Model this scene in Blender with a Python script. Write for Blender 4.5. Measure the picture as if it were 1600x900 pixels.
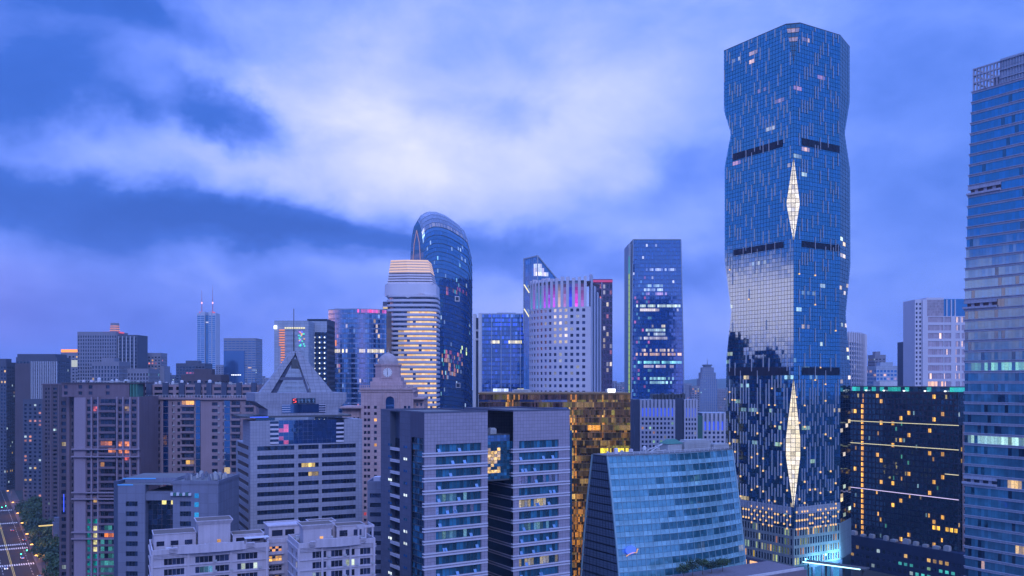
import bpy, math, random
from mathutils import Vector, Matrix

random.seed(11)
for o in list(bpy.data.objects):
    bpy.data.objects.remove(o, do_unlink=True)
scene = bpy.context.scene
COL = scene.collection

# ------------------------------------------------------------------ camera
F, HOR, HC = 1400.0, 595.0, 110.0          # focal length in photo pixels, horizon row, eye height in metres
GA = math.radians(31.7)                    # the city grid is turned this far from the view direction
cam_d = bpy.data.cameras.new('camera')
cam = bpy.data.objects.new('camera', cam_d)
COL.objects.link(cam)
cam.location = (0, 0, HC)
cam.rotation_euler = (math.radians(90), 0, 0)
cam_d.sensor_width = 36.0
cam_d.lens = F / 1600 * 36.0
cam_d.shift_y = (HOR - 450) / 1600
cam_d.clip_start = 1.0
cam_d.clip_end = 40000.0
scene.camera = cam

# ------------------------------------------------------------------ world: dusk sky with cloud sheets
world = bpy.data.worlds.new('World')
scene.world = world
world.use_nodes = True
WT = world.node_tree
WT.nodes.clear()


class E:
    """tiny expression helper over shader Math nodes"""
    tree = None

    def __init__(s, v):
        s.v = v

    @staticmethod
    def op(kind, *a):
        n = E.tree.nodes.new('ShaderNodeMath')
        n.operation = kind
        for i, x in enumerate(a):
            if isinstance(x, E):
                x = x.v
            if isinstance(x, (int, float)):
                n.inputs[i].default_value = x
            else:
                E.tree.links.new(x, n.inputs[i])
        return E(n.outputs[0])

    def __add__(s, o): return E.op('ADD', s, o)
    __radd__ = __add__
    def __sub__(s, o): return E.op('SUBTRACT', s, o)
    def __rsub__(s, o): return E.op('SUBTRACT', o, s)
    def __mul__(s, o): return E.op('MULTIPLY', s, o)
    __rmul__ = __mul__
    def __truediv__(s, o): return E.op('DIVIDE', s, o)


def ramp_node(tree, fac, stops, interp='EASE'):
    r = tree.nodes.new('ShaderNodeValToRGB')
    r.color_ramp.interpolation = interp
    el = r.color_ramp.elements
    while len(el) < len(stops):
        el.new(0.5)
    for e, (p, c) in zip(el, stops):
        e.position = p
        e.color = (*c, 1)
    tree.links.new(fac, r.inputs[0])
    return r.outputs[0]


def mixc(tree, fac, a, b, blend='MIX'):
    m = tree.nodes.new('ShaderNodeMix')
    m.data_type = 'RGBA'
    m.blend_type = blend
    m.clamp_factor = True
    for sock, x in ((m.inputs[0], fac), (m.inputs[6], a), (m.inputs[7], b)):
        if isinstance(x, E):
            x = x.v
        if isinstance(x, (int, float)):
            sock.default_value = x
        elif isinstance(x, tuple):
            sock.default_value = (*x, 1)
        else:
            tree.links.new(x, sock)
    return m.outputs[2]


SUN_AZ, SUN_EL = math.radians(165), math.radians(32)   # bright overcast behind the viewer


def build_sky():
    t = WT
    E.tree = t
    tc = t.nodes.new('ShaderNodeTexCoord')
    sep = t.nodes.new('ShaderNodeSeparateXYZ')
    t.links.new(tc.outputs['Generated'], sep.inputs[0])
    x, y, z = (E(sep.outputs[i]) for i in range(3))
    az0 = E.op('ARCTAN2', x, y)
    el0 = E.op('ARCSINE', z)

    def noise(scale3, detail, rough, dist=0.0, off=(0, 0, 0)):
        mp = t.nodes.new('ShaderNodeMapping')
        mp.inputs['Scale'].default_value = scale3
        mp.inputs['Location'].default_value = off
        t.links.new(tc.outputs['Generated'], mp.inputs[0])
        n = t.nodes.new('ShaderNodeTexNoise')
        n.inputs['Scale'].default_value = 1.0
        n.inputs['Detail'].default_value = detail
        n.inputs['Roughness'].default_value = rough
        n.inputs['Distortion'].default_value = dist
        t.links.new(mp.outputs[0], n.inputs['Vector'])
        return E(n.outputs[0])
    n1 = noise((5.5, 5.5, 8), 8, 0.56, 0.2)
    n2 = noise((6.5, 6.5, 9), 8, 0.56, 0.2, (7.3, 1.1, 3.7))
    n3 = noise((2.6, 2.6, 6), 8, 0.55, 0.3, (3.1, 9.2, 0.4))
    n4 = noise((8, 8, 13), 10, 0.60, 0.3, (1.7, 4.2, 5.4))
    az = az0 + (n1 - 0.5) * 0.24
    el = el0 + (n2 - 0.5) * 0.12

    def blob(px, py, rx, ry, tilt=0.0, p=2.0):
        a = math.atan((px - 800) / F)
        e = math.atan((HOR - py) / F * math.cos(a))
        dx, dy = az - a, el - e
        c, s = math.cos(tilt), math.sin(tilt)
        u = (dx * c + dy * s) / (rx / F)
        v = (dy * c - dx * s) / (ry / F)
        r2 = u * u + v * v
        if p != 2.0:
            r2 = E.op('POWER', r2, p / 2)
        return E.op('EXPONENT', r2 * -1.0)
    b = (n3 - 0.5) * 0.42 + (n4 - 0.5) * 0.46 + SKY_BASE
    for px, py, rx, ry, tilt, p, amp in SKY_BLOBS:
        b = b + blob(px, py, rx, ry, tilt, p) * amp
    col = ramp_node(t, b.v, [(0.0, (.018, .085, .46)), (0.25, (.034, .120, .58)), (0.45, (.125, .23, .84)),
                             (0.62, (.25, .36, .98)), (0.8, (.44, .51, 1.0)), (1.0, (.72, .73, 1.0))], 'LINEAR')
    # towards the east (right) the air is a clearer blue
    east = E.op('MULTIPLY', E.op('SMOOTHSTEP' if False else 'ADD', az0, 0.10), 1.5)
    east = E.op('MAXIMUM', E.op('MINIMUM', east, 1.0), 0.0)
    col = mixc(t, east * 0.55, col, mixc(t, b, (.03, .11, .62), (.20, .38, 1.0)))
    # dull haze low on the left
    west = E.op('MAXIMUM', E.op('MINIMUM', (az0 * -1.0 - 0.12) * 2.2, 1.0), 0.0)
    low = E.op('MAXIMUM', E.op('MINIMUM', 1.0 - el0 * 7.0, 1.0), 0.0)
    col = mixc(t, west * low * 0.7, col, (.045, .105, .56))
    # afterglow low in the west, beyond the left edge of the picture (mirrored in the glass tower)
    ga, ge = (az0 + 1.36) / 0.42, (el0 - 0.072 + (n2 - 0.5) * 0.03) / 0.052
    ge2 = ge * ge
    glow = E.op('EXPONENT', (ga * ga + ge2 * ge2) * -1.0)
    side = E.op('MAXIMUM', E.op('MINIMUM', (E.op('ABSOLUTE', az0) - 0.55) * 2.5, 1.0), 0.0)
    col = mixc(t, side * 0.7, col, (.085, .27, 1.0))
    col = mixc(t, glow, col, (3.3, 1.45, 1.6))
    # overcast vault: brighter towards the zenith
    up = E.op('MAXIMUM', el0 - 0.40, 0.0)
    gain = 1.0 + E.op('MINIMUM', up * ZENITH_GAIN, ZENITH_GAIN)
    gl = t.nodes.new('ShaderNodeVectorMath')
    gl.operation = 'SCALE'
    t.links.new(mixc(t, E.op('MINIMUM', up * 1.6, 0.65), col, (.27, .40, 1.0)), gl.inputs[0])
    t.links.new(gain.v, gl.inputs['Scale'])
    sky = t.nodes.new('ShaderNodeTexSky')
    sky.sky_type = 'NISHITA'
    sky.sun_disc = False
    sky.sun_elevation = math.radians(2.0)
    sky.sun_rotation = SUN_AZ
    sky.air_density = 1.6
    sky.dust_density = 1.0
    sky.ozone_density = 4.0
    sk = t.nodes.new('ShaderNodeVectorMath')
    sk.operation = 'SCALE'
    t.links.new(sky.outputs[0], sk.inputs[0])
    sk.inputs['Scale'].default_value = 0.05
    ad = t.nodes.new('ShaderNodeVectorMath')
    ad.operation = 'ADD'
    t.links.new(gl.outputs[0], ad.inputs[0])
    t.links.new(sk.outputs[0], ad.inputs[1])
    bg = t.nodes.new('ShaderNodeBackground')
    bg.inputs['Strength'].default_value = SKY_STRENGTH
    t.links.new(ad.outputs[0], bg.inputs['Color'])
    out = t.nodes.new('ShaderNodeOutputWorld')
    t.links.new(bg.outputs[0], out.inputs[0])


SKY_STRENGTH, SKY_BASE, ZENITH_GAIN = 1.0, 0.56, 2.0
SKY_BLOBS = [  # photo column, row, radii, tilt, exponent, amount: the cloud sheets seen in the picture
    (740, 215, 470, 135, -0.08, 2.6, 0.22), (1010, 90, 300, 140, 0.35, 2.2, 0.20), (450, 120, 300, 90, -0.15, 2.2, 0.10), (560, 290, 260, 50, -0.1, 2.2, 0.12),
    (130, 325, 360, 58, -0.07, 2.6, -0.38), (420, 352, 230, 36, -0.12, 2.6, -0.34), (800, 395, 420, 36, -0.04, 2.4, -0.20),
    (350, 185, 88, 32, -0.25, 3.0, -0.44), (190, 165, 60, 18, 0, 2.2, -0.16), (10, 120, 130, 55, 0.1, 2.6, -0.14),
    (170, 5, 170, 34, -0.2, 2.4, -0.22), (1060, 285, 150, 40, 0.15, 2.4, -0.20), (800, 190, 60, 26, 0, 2.2, -0.16), (700, 150, 40, 30, 0, 2.2, -0.10),
    (140, 215, 220, 40, 0, 2.2, 0.14), (960, 490, 360, 60, 0, 2.2, 0.08), (1560, 150, 240, 300, 0, 2.4, -0.14),
    (120, 520, 420, 90, 0, 2.4, -0.14), (20, 60, 260, 130, 0, 2.2, -0.30), (1240, 130, 140, 160, 0, 2.2, -0.06),
]
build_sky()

sun_d = bpy.data.lights.new('sun', 'SUN')
sun_d.energy = 1.45
sun_d.angle = math.radians(30)
sun_d.specular_factor = 0.25
sun_d.color = (0.60, 0.66, 1.0)
sun = bpy.data.objects.new('sun', sun_d)
COL.objects.link(sun)
sdir = Vector((math.sin(SUN_AZ) * math.cos(SUN_EL), math.cos(SUN_AZ) * math.cos(SUN_EL), math.sin(SUN_EL)))
sun.rotation_euler = sdir.to_track_quat('Z', 'Y').to_euler()
sun.location = (100, -400, 500)

vs = scene.view_settings
scene.display_settings.display_device = 'sRGB'
vs.view_transform = 'Standard'
vs.look = 'None'
vs.exposure = 0.2
vs.gamma = 1.0
vs.use_curve_mapping = False
cy = scene.cycles
cy.max_bounces = 5
cy.diffuse_bounces = 2
cy.glossy_bounces = 3
cy.transmission_bounces = 2
cy.volume_bounces = 0
cy.sample_clamp_indirect = 3.0
cy.sample_clamp_direct = 12.0
cy.caustics_reflective = False
cy.caustics_refractive = False
cy.use_denoising = True

# ------------------------------------------------------------------ materials
MATS = {}


def new_mat(name):
    m = bpy.data.materials.new(name)
    m.use_nodes = True
    m.node_tree.nodes.clear()
    t = m.node_tree
    out = t.nodes.new('ShaderNodeOutputMaterial')
    b = t.nodes.new('ShaderNodeBsdfPrincipled')
    t.links.new(b.outputs[0], out.inputs[0])
    MATS[name] = m
    return m, t, b


def tnoise(t, vec, scale, detail=4, rough=0.6):
    n = t.nodes.new('ShaderNodeTexNoise')
    n.inputs['Scale'].default_value = scale
    n.inputs['Detail'].default_value = detail
    n.inputs['Roughness'].default_value = rough
    t.links.new(vec, n.inputs['Vector'])
    return n.outputs[0]


def wall_mat(name, col, rough=0.75, var=0.22, tile=None, joint=0.55, streak=0.25, spec=0.3, bump=0.0):
    """plaster / stone / metal panel: cloudy tone, vertical rain streaks, optional panel joints (width, height in metres)"""
    m, t, b = new_mat(name)
    E.tree = t
    tc = t.nodes.new('ShaderNodeTexCoord')
    ob = tc.outputs['Object']
    n = tnoise(t, ob, 0.11, 5)
    mp = t.nodes.new('ShaderNodeMapping')
    mp.inputs['Scale'].default_value = (0.9, 0.9, 0.035)
    t.links.new(ob, mp.inputs[0])
    n2 = tnoise(t, mp.outputs[0], 1.0, 4)
    fine = tnoise(t, ob, 2.3, 3)
    f = (E(n) - 0.5) * (2 * var) + (E(n2) - 0.5) * (2 * streak) + (E(fine) - 0.5) * (var * 0.8) + 1.0
    if tile:
        sep = t.nodes.new('ShaderNodeSeparateXYZ')
        t.links.new(ob, sep.inputs[0])
        u = (E(sep.outputs[0]) + E(sep.outputs[1])) / tile[0]
        w = E(sep.outputs[2]) / tile[1]
        fu = E.op('FRACT', u)
        fw = E.op('FRACT', w)
        ju = E.op('LESS_THAN', E.op('ABSOLUTE', fu - 0.5), 0.5 - 0.05)
        jw = E.op('LESS_THAN', E.op('ABSOLUTE', fw - 0.5), 0.5 - 0.05 * tile[0] / tile[1])
        j = ju * jw
        wn = t.nodes.new('ShaderNodeTexWhiteNoise')
        wn.noise_dimensions = '2D'
        cx = t.nodes.new('ShaderNodeCombineXYZ')
        t.links.new(E.op('FLOOR', u).v, cx.inputs[0])
        t.links.new(E.op('FLOOR', w).v, cx.inputs[1])
        t.links.new(cx.outputs[0], wn.inputs['Vector'])
        f = f * (j * (1 - joint) + joint) * (E(wn.outputs[0]) * 0.12 + 0.94)
    sc = t.nodes.new('ShaderNodeVectorMath')
    sc.operation = 'SCALE'
    sc.inputs[0].default_value = col
    t.links.new(f.v, sc.inputs['Scale'])
    t.links.new(sc.outputs[0], b.inputs['Base Color'])
    b.inputs['Roughness'].default_value = rough
    b.inputs['Specular IOR Level'].default_value = spec
    return m


def glass_mat(name, col, ior=2.1, rough=0.05, tilt=0.018, lit=1.0, spread=0.9, spec=(1, 1, 1), inner=0.7, vary=0.9):
    """coated window glass: dark body, mirror coat, every pane very slightly out of true; lit panes carry 'lit'"""
    m, t, b = new_mat(name)
    E.tree = t
    tc = t.nodes.new('ShaderNodeTexCoord')
    rv = t.nodes.new('ShaderNodeAttribute')
    rv.attribute_name = 'rv'
    li = t.nodes.new('ShaderNodeAttribute')
    li.attribute_name = 'lit'
    sep = t.nodes.new('ShaderNodeSeparateColor')
    t.links.new(rv.outputs['Color'], sep.inputs[0])
    r0 = E(sep.outputs[0])
    rr = r0 * r0
    sc = t.nodes.new('ShaderNodeVectorMath')
    sc.operation = 'SCALE'
    sc.inputs[0].default_value = col
    no = tnoise(t, tc.outputs['Object'], 0.55, 3)
    t.links.new(((rr * (2.2 * spread) + (1 - spread * 0.6)) * (E(no) * 0.9 + 0.55)).v, sc.inputs['Scale'])
    t.links.new(sc.outputs[0], b.inputs['Base Color'])
    b.inputs['Roughness'].default_value = rough
    b.inputs['IOR'].default_value = ior
    b.inputs['Specular Tint'].default_value = (*spec, 1)
    # pane tilt and a faint ripple
    g = t.nodes.new('ShaderNodeNewGeometry')
    sb = t.nodes.new('ShaderNodeVectorMath')
    sb.operation = 'SUBTRACT'
    t.links.new(rv.outputs['Vector'], sb.inputs[0])
    sb.inputs[1].default_value = (.5, .5, .5)
    s2 = t.nodes.new('ShaderNodeVectorMath')
    s2.operation = 'SCALE'
    t.links.new(sb.outputs[0], s2.inputs[0])
    s2.inputs['Scale'].default_value = tilt * 2
    ad = t.nodes.new('ShaderNodeVectorMath')
    ad.operation = 'ADD'
    t.links.new(g.outputs['Normal'], ad.inputs[0])
    t.links.new(s2.outputs[0], ad.inputs[1])
    nm = t.nodes.new('ShaderNodeVectorMath')
    nm.operation = 'NORMALIZE'
    t.links.new(ad.outputs[0], nm.inputs[0])
    t.links.new(nm.outputs[0], b.inputs['Normal'])
    # lit rooms: lamps, furniture and blinds behind the pane break the light up
    n1 = tnoise(t, tc.outputs['Object'], 1.9, 4, 0.75)
    st = E.op('MAXIMUM', (E(n1) - 0.5) * (4.2 * inner) + 1.0, 0.06) * (E(sep.outputs[1]) * vary + (1.0 - vary * 0.5))
    t.links.new(li.outputs['Color'], b.inputs['Emission Color'])
    t.links.new((st * lit).v, b.inputs['Emission Strength'])
    m.cycles.emission_sampling = 'NONE'
    return m


def emit_mat(name, col, strength):
    m, t, b = new_mat(name)
    b.inputs['Base Color'].default_value = (.05, .05, .05, 1)
    b.inputs['Emission Color'].default_value = (*col, 1)
    b.inputs['Emission Strength'].default_value = strength
    m.cycles.emission_sampling = 'NONE'
    return m


# ------------------------------------------------------------------ mesh builder
class MB:
    def __init__(s, seed=0):
        s.V, s.Fc, s.M, s.L = [], [], [], []

    def quad(s, a, b, c, d, m=0, lit=None):
        i = len(s.V)
        s.V += [a, b, c, d]
        s.Fc.append((i, i + 1, i + 2, i + 3))
        s.M.append(m)
        s.L.append(lit)

    def poly(s, pts, m=0, lit=None):
        i = len(s.V)
        s.V += pts
        s.Fc.append(tuple(range(i, i + len(pts))))
        s.M.append(m)
        s.L.append(lit)

    def box(s, x0, x1, y0, y1, z0, z1, m=0, lit=None, bottom=True):
        i = len(s.V)
        s.V += [(x0, y0, z0), (x1, y0, z0), (x1, y1, z0), (x0, y1, z0), (x0, y0, z1), (x1, y0, z1), (x1, y1, z1), (x0, y1, z1)]
        fs = [(0, 1, 5, 4), (1, 2, 6, 5), (2, 3, 7, 6), (3, 0, 4, 7), (4, 5, 6, 7)]
        if bottom:
            fs.append((3, 2, 1, 0))
        for f in fs:
            s.Fc.append(tuple(i + k for k in f))
            s.M.append(m)
            s.L.append(lit)

    def loft(s, rings, m=0, cap=True, lit=None):
        """rings: list of equal-length lists of 3D points (counter-clockwise seen from above, bottom to top)"""
        n = len(rings[0])
        i = len(s.V)
        for r in rings:
            s.V += r
        for k in range(len(rings) - 1):
            for j in range(n):
                a = i + k * n + j
                b = i + k * n + (j + 1) % n
                s.Fc.append((a, b, b + n, a + n))
                s.M.append(m)
                s.L.append(lit)
        if cap:
            s.Fc.append(tuple(i + (len(rings) - 1) * n + j for j in range(n)))
            s.M.append(m)
            s.L.append(lit)
            s.Fc.append(tuple(i + j for j in reversed(range(n))))
            s.M.append(m)
            s.L.append(lit)

    def prism(s, poly, z0, z1, m=0, cap=True, lit=None):
        s.loft([[(x, y, z0) for x, y in poly], [(x, y, z1) for x, y in poly]], m, cap, lit)

    def cyl(s, cx, cy_, r, z0, z1, n=12, r2=None, m=0, lit=None):
        r2 = r if r2 is None else r2
        s.loft([[(cx + R_ * math.cos(2 * math.pi * k / n), cy_ + R_ * math.sin(2 * math.pi * k / n), z) for k in range(n)]
                for R_, z in ((r, z0), (r2, z1))], m, True, lit)

    def beam(s, p, q, w, h=None, m=0, lit=None):
        p, q = Vector(p), Vector(q)
        d = (q - p).normalized()
        up = Vector((0, 0, 1)) if abs(d.z) < 0.95 else Vector((0, 1, 0))
        a = d.cross(up).normalized() * (w / 2)
        b = a.cross(d).normalized() * ((h or w) / 2)
        r0 = [tuple(p + x) for x in (a + b, a - b, -a - b, -a + b)]
        r1 = [tuple(q + x) for x in (a + b, a - b, -a - b, -a + b)]
        s.loft([r0, r1], m, True, lit)

    def mesh(s, name, mats, smooth=False):
        me = bpy.data.meshes.new(name)
        me.from_pydata(s.V, [], s.Fc)
        for mm in mats:
            me.materials.append(MATS[mm])
        nf = len(s.Fc)
        if nf:
            me.polygons.foreach_set('material_index', s.M)
            at = me.attributes.new('rv', 'FLOAT_COLOR', 'FACE')
            at.data.foreach_set('color', [random.random() for _ in range(nf * 4)])
            if any(l is not None for l in s.L):
                at = me.attributes.new('lit', 'FLOAT_COLOR', 'FACE')
                buf = []
                for l in s.L:
                    buf += [l[0], l[1], l[2], 1] if l else [0, 0, 0, 1]
                at.data.foreach_set('color', buf)
            if smooth:
                me.polygons.foreach_set('use_smooth', [True] * nf)
        me.update()
        return me

    def build(s, name, mats, parent=None, kind=None, smooth=False, label=None):
        if isinstance(mats, str):
            mats = [mats]
        o = bpy.data.objects.new(name, s.mesh(name, mats, smooth))
        COL.objects.link(o)
        if parent is not None:
            o.parent = parent
        if kind:
            o['kind'] = kind
        if label:
            o['label'] = label
        return o


def dim(k, c):
    return (c[0] * k, c[1] * k, c[2] * k)


def tag(o, label, cat, group=None, kind=None):
    o['label'] = label
    o['category'] = cat
    if group:
        o['group'] = group
    return o


class Root:
    """an Empty at a building's base: local x runs along the front (to the right), y into depth, z up"""

    def __init__(s, name, label, cat, px, Y, rot=0.0, group=None):
        s.X, s.Y, s.rot = (px - 800) / F * Y, Y, rot
        s.c, s.s_ = math.cos(rot), math.sin(rot)
        o = bpy.data.objects.new(name, None)
        o.empty_display_size = 3
        COL.objects.link(o)
        o.location = (s.X, Y, 0)
        o.rotation_euler = (0, 0, rot)
        tag(o, label, cat, group)
        s.o = o

    def world(s, x, y):
        return s.X + x * s.c - y * s.s_, s.Y + x * s.s_ + y * s.c

    def tx(s, px, y=0.0):
        k = (px - 800) / F
        X, Y = s.world(0, y)
        return (k * Y - X) / (s.c - k * s.s_)

    def ty(s, px, x=0.0):
        k = (px - 800) / F
        X, Y = s.world(x, 0)
        return (k * Y - X) / (-s.s_ - k * s.c)

    def z(s, py, x=0.0, y=0.0):
        return HC - (py - HOR) / F * s.world(x, y)[1]

    def px(s, x, y):
        X, Y = s.world(x, y)
        return 800 + F * X / Y


def cols_n(a, b, n, frac):
    """n openings spread evenly over [a, b], each taking FRAC of its bay"""
    w = (b - a) / n
    return [(a + w * (i + 0.5 - frac / 2), a + w * (i + 0.5 + frac / 2)) for i in range(n)]


def rows_n(z0, fh, n, sill, h):
    return [(z0 + fh * i + sill, z0 + fh * i + sill + h) for i in range(n)]


def facade(wall, glass, O, d, width, z0, z1, cols, rows, rec=0.25, wm=0, gm=0, litf=None, cb=None, mull=0):
    """a wall with real openings; panes sit REC behind it. cb(i, j, sa, sb, za, zb, pt) takes a pane over"""
    nx, ny = d[1], -d[0]

    def pt(s, z, dep=0.0):
        return (O[0] + d[0] * s - nx * dep, O[1] + d[1] * s - ny * dep, z)
    z = z0
    for j, (za, zb) in enumerate(rows):
        if za > z + 1e-4:
            wall.quad(pt(0, z), pt(width, z), pt(width, za), pt(0, za), wm)
        s = 0.0
        for i, (sa, sb) in enumerate(cols):
            if sa > s + 1e-4:
                wall.quad(pt(s, za), pt(sa, za), pt(sa, zb), pt(s, zb), wm)
            wall.quad(pt(sa, za), pt(sa, za, rec), pt(sa, zb, rec), pt(sa, zb), wm)
            wall.quad(pt(sb, za, rec), pt(sb, za), pt(sb, zb), pt(sb, zb, rec), wm)
            wall.quad(pt(sa, za), pt(sb, za), pt(sb, za, rec), pt(sa, za, rec), wm)
            wall.quad(pt(sa, zb, rec), pt(sb, zb, rec), pt(sb, zb), pt(sa, zb), wm)
            if cb:
                cb(i, j, sa, sb, za, zb, pt)
            elif mull:
                for q in range(mull):
                    a = sa + (sb - sa) * q / mull + (0.04 if q else 0)
                    b_ = sa + (sb - sa) * (q + 1) / mull
                    glass.quad(pt(a, za, rec), pt(b_, za, rec), pt(b_, zb, rec), pt(a, zb, rec), gm, litf(i * mull + q, j) if litf else None)
            else:
                glass.quad(pt(sa, za, rec), pt(sb, za, rec), pt(sb, zb, rec), pt(sa, zb, rec), gm, litf(i, j) if litf else None)
            s = sb
        if width > s + 1e-4:
            wall.quad(pt(s, za), pt(width, za), pt(width, zb), pt(s, zb), wm)
        z = zb
    if z1 > z + 1e-4:
        wall.quad(pt(0, z), pt(width, z), pt(width, z1), pt(0, z1), wm)


def shell(wall, glass, x0, x1, y0, y1, z0, z1, front=None, left=None, right=None, rec=0.25, wm=0, gm=0, litf=None, cb=None, roof=True, rm=None, mull=0):
    """a box building; front/left/right = (cols, rows) of openings or None for a blind wall"""
    for sp, O, d, w in ((front, (x0, y0), (1, 0), x1 - x0), (left, (x0, y1), (0, -1), y1 - y0), (right, (x1, y0), (0, 1), y1 - y0), (None, (x1, y1), (-1, 0), x1 - x0)):
        c, r = sp if sp else ([], [])
        facade(wall, glass, O, d, w, z0, z1, c, r, rec, wm, gm, litf, cb, mull)
    if roof:
        wall.quad((x0, y0, z1 - 0.02), (x1, y0, z1 - 0.02), (x1, y1, z1 - 0.02), (x0, y1, z1 - 0.02), wm if rm is None else rm)


def parapet(mb, x0, x1, y0, y1, z, h=1.1, t=0.35, m=0):
    for a in ((x0, x1, y0, y0 + t), (x0, x1, y1 - t, y1), (x0, x0 + t, y0 + t, y1 - t), (x1 - t, x1, y0 + t, y1 - t)):
        mb.box(a[0], a[1], a[2], a[3], z, z + h, m)


WARM, GOLD, COOL, GREEN, PINK, TEAL = (1.0, .46, .12), (1.0, .60, .16), (.70, .92, 1.0), (.45, .85, .50), (1.0, .48, .42), (.10, .75, .70)


def lit_rand(p, pal, k=1.0, run=0.0, seed=None):
    """random lit panes; RUN makes neighbours along a row light up together"""
    rnd = random.Random(seed if seed is not None else random.random())
    st = {}

    def f(i, j):
        prev = st.get(j)
        if prev and rnd.random() < run:
            c = prev
        else:
            c = rnd.choice(pal) if rnd.random() < p else None
        st[j] = c
        if not c:
            return None
        g = k * rnd.uniform(.45, 1.25)
        return (c[0] * g, c[1] * g, c[2] * g)
    return f


WIN_CACHE = {}


def window_mesh(key, w, h, n, m, glass, frame, lit, fw=0.07, var=0):
    """a window of n x m panes set in a frame; local x along the wall, -y outwards, z up from the sill"""
    k = (key, round(w, 2), round(h, 2), n, m, glass, frame, lit, var)
    if k in WIN_CACHE:
        return WIN_CACHE[k]
    g, f = MB(), MB()
    for i in range(n):
        for j in range(m):
            a, b = w * i / n, w * (i + 1) / n
            c, d = h * j / m, h * (j + 1) / m
            L = None
            if lit and (n < 4 or random.random() < .45):
                q = random.uniform(.15, 1.1)
                L = (lit[0] * q, lit[1] * q, lit[2] * q)
            g.quad((a, 0, c), (b, 0, c), (b, 0, d), (a, 0, d), 0, L)
    for i in range(n + 1):
        x = min(max(w * i / n, fw / 2), w - fw / 2)
        f.box(x - fw / 2, x + fw / 2, -0.06, 0.04, 0, h)
    for j in range(m + 1):
        zz = min(max(h * j / m, fw / 2), h - fw / 2)
        f.box(0.0, w, -0.055, 0.035, zz - fw / 2, zz + fw / 2)
    WIN_CACHE[k] = (g.mesh('window', [glass]), f.mesh('window_frame', [frame]))
    return WIN_CACHE[k]


def put(name, me, parent, loc, rot=0.0):
    o = bpy.data.objects.new(name, me)
    COL.objects.link(o)
    o.parent = parent
    o.location = loc
    o.rotation_euler = (0, 0, rot)
    return o


def window_cb(parent, key, glass, frame, pane_w=1.4, rows_=1, rec=0.25, litf=None, nvar=6, sub=True, pick=None):
    """a facade() callback that sets every opening with its own window object (frame as sub-part)"""
    def cb(i, j, sa, sb, za, zb, pt):
        if pick and not pick(i, j):
            return
        w, h = sb - sa, zb - za
        n = max(1, round(w / pane_w))
        lit = litf(i, j) if litf else None
        if lit:
            lit = tuple(round(v, 1) for v in lit)
        g, f = window_mesh(key, w, h, n, rows_, glass, frame, lit, var=random.randrange(nvar))
        p = pt(sa, za, rec)
        q = pt(sb, za, rec)
        rot = math.atan2(q[1] - p[1], q[0] - p[0])
        o = put('window', g, parent, p, rot)
        if sub:
            put('window_frame', f, o, (0, 0, 0))
    return cb


def roof_units(R, spots, mat='roof_metal'):
    """plant boxes on a roof: (x0, x1, y0, y1, z0, z1)"""
    for (x0, x1, y0, y1, z0, z1) in spots:
        b = MB()
        b.box(x0, x1, y0, y1, z0, z1)
        b.box(x0 + .1 * (x1 - x0), x1 - .1 * (x1 - x0), y0 + .1 * (y1 - y0), y1 - .1 * (y1 - y0), z1, z1 + .18 * (z1 - z0))
        for q in range(3):
            zz = z0 + (z1 - z0) * (.25 + .22 * q)
            b.box(x0 + .15 * (x1 - x0), x1 - .15 * (x1 - x0), y0 - .12, y0, zz, zz + .08 * (z1 - z0))
        b.build('roof_unit', [mat], R.o)


def clutter(R, x0, x1, y0, y1, z, n, seed):
    """tanks, condensers, ducts and aerials scattered over a flat roof"""
    rng = random.Random(seed)
    for k in range(n):
        x, y = rng.uniform(x0, x1), rng.uniform(y0, y1)
        b = MB()
        v = rng.random()
        if v < .45:
            s = rng.uniform(.5, 1.1)
            b.box(x, x + s * 1.3, y, y + s * .8, z + .15, z + .15 + s)
            b.box(x + .1, x + .2, y + .1, y + .2, z, z + .15)
            b.cyl(x + s * .65, y + s * .4, s * .3, z + .15 + s, z + .25 + s, 8)
            b.build('air_conditioner', [rng.choice(('roof_metal', 'white_panel'))], R.o)
        elif v < .62:
            r = rng.uniform(.5, .9)
            b.cyl(x, y, r, z + .3, z + .3 + r * 2, 10)
            b.cyl(x, y, r, z + .3 + r * 2, z + .3 + r * 2.3, 10, r * .3)
            for a in range(4):
                q = a * math.pi / 2
                b.box(x + r * .7 * math.cos(q) - .06, x + r * .7 * math.cos(q) + .06, y + r * .7 * math.sin(q) - .06, y + r * .7 * math.sin(q) + .06, z, z + .3)
            b.build('water_tank', ['metal_light'], R.o)
        elif v < .82:
            L = rng.uniform(1.5, 4)
            b.box(x, min(x1, x + L), y, y + .35, z + .2, z + .55)
            b.box(x, x + .35, y, y + .35, z, z + .2)
            b.build('duct', ['roof_metal'], R.o)
        else:
            h_ = rng.uniform(1.5, 3.5)
            b.cyl(x, y, .05, z, z + h_, 6)
            b.box(x - .6, x + .6, y - .03, y + .03, z + h_ * .8, z + h_ * .8 + .06)
            b.build('aerial', ['metal_dark'], R.o)


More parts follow.
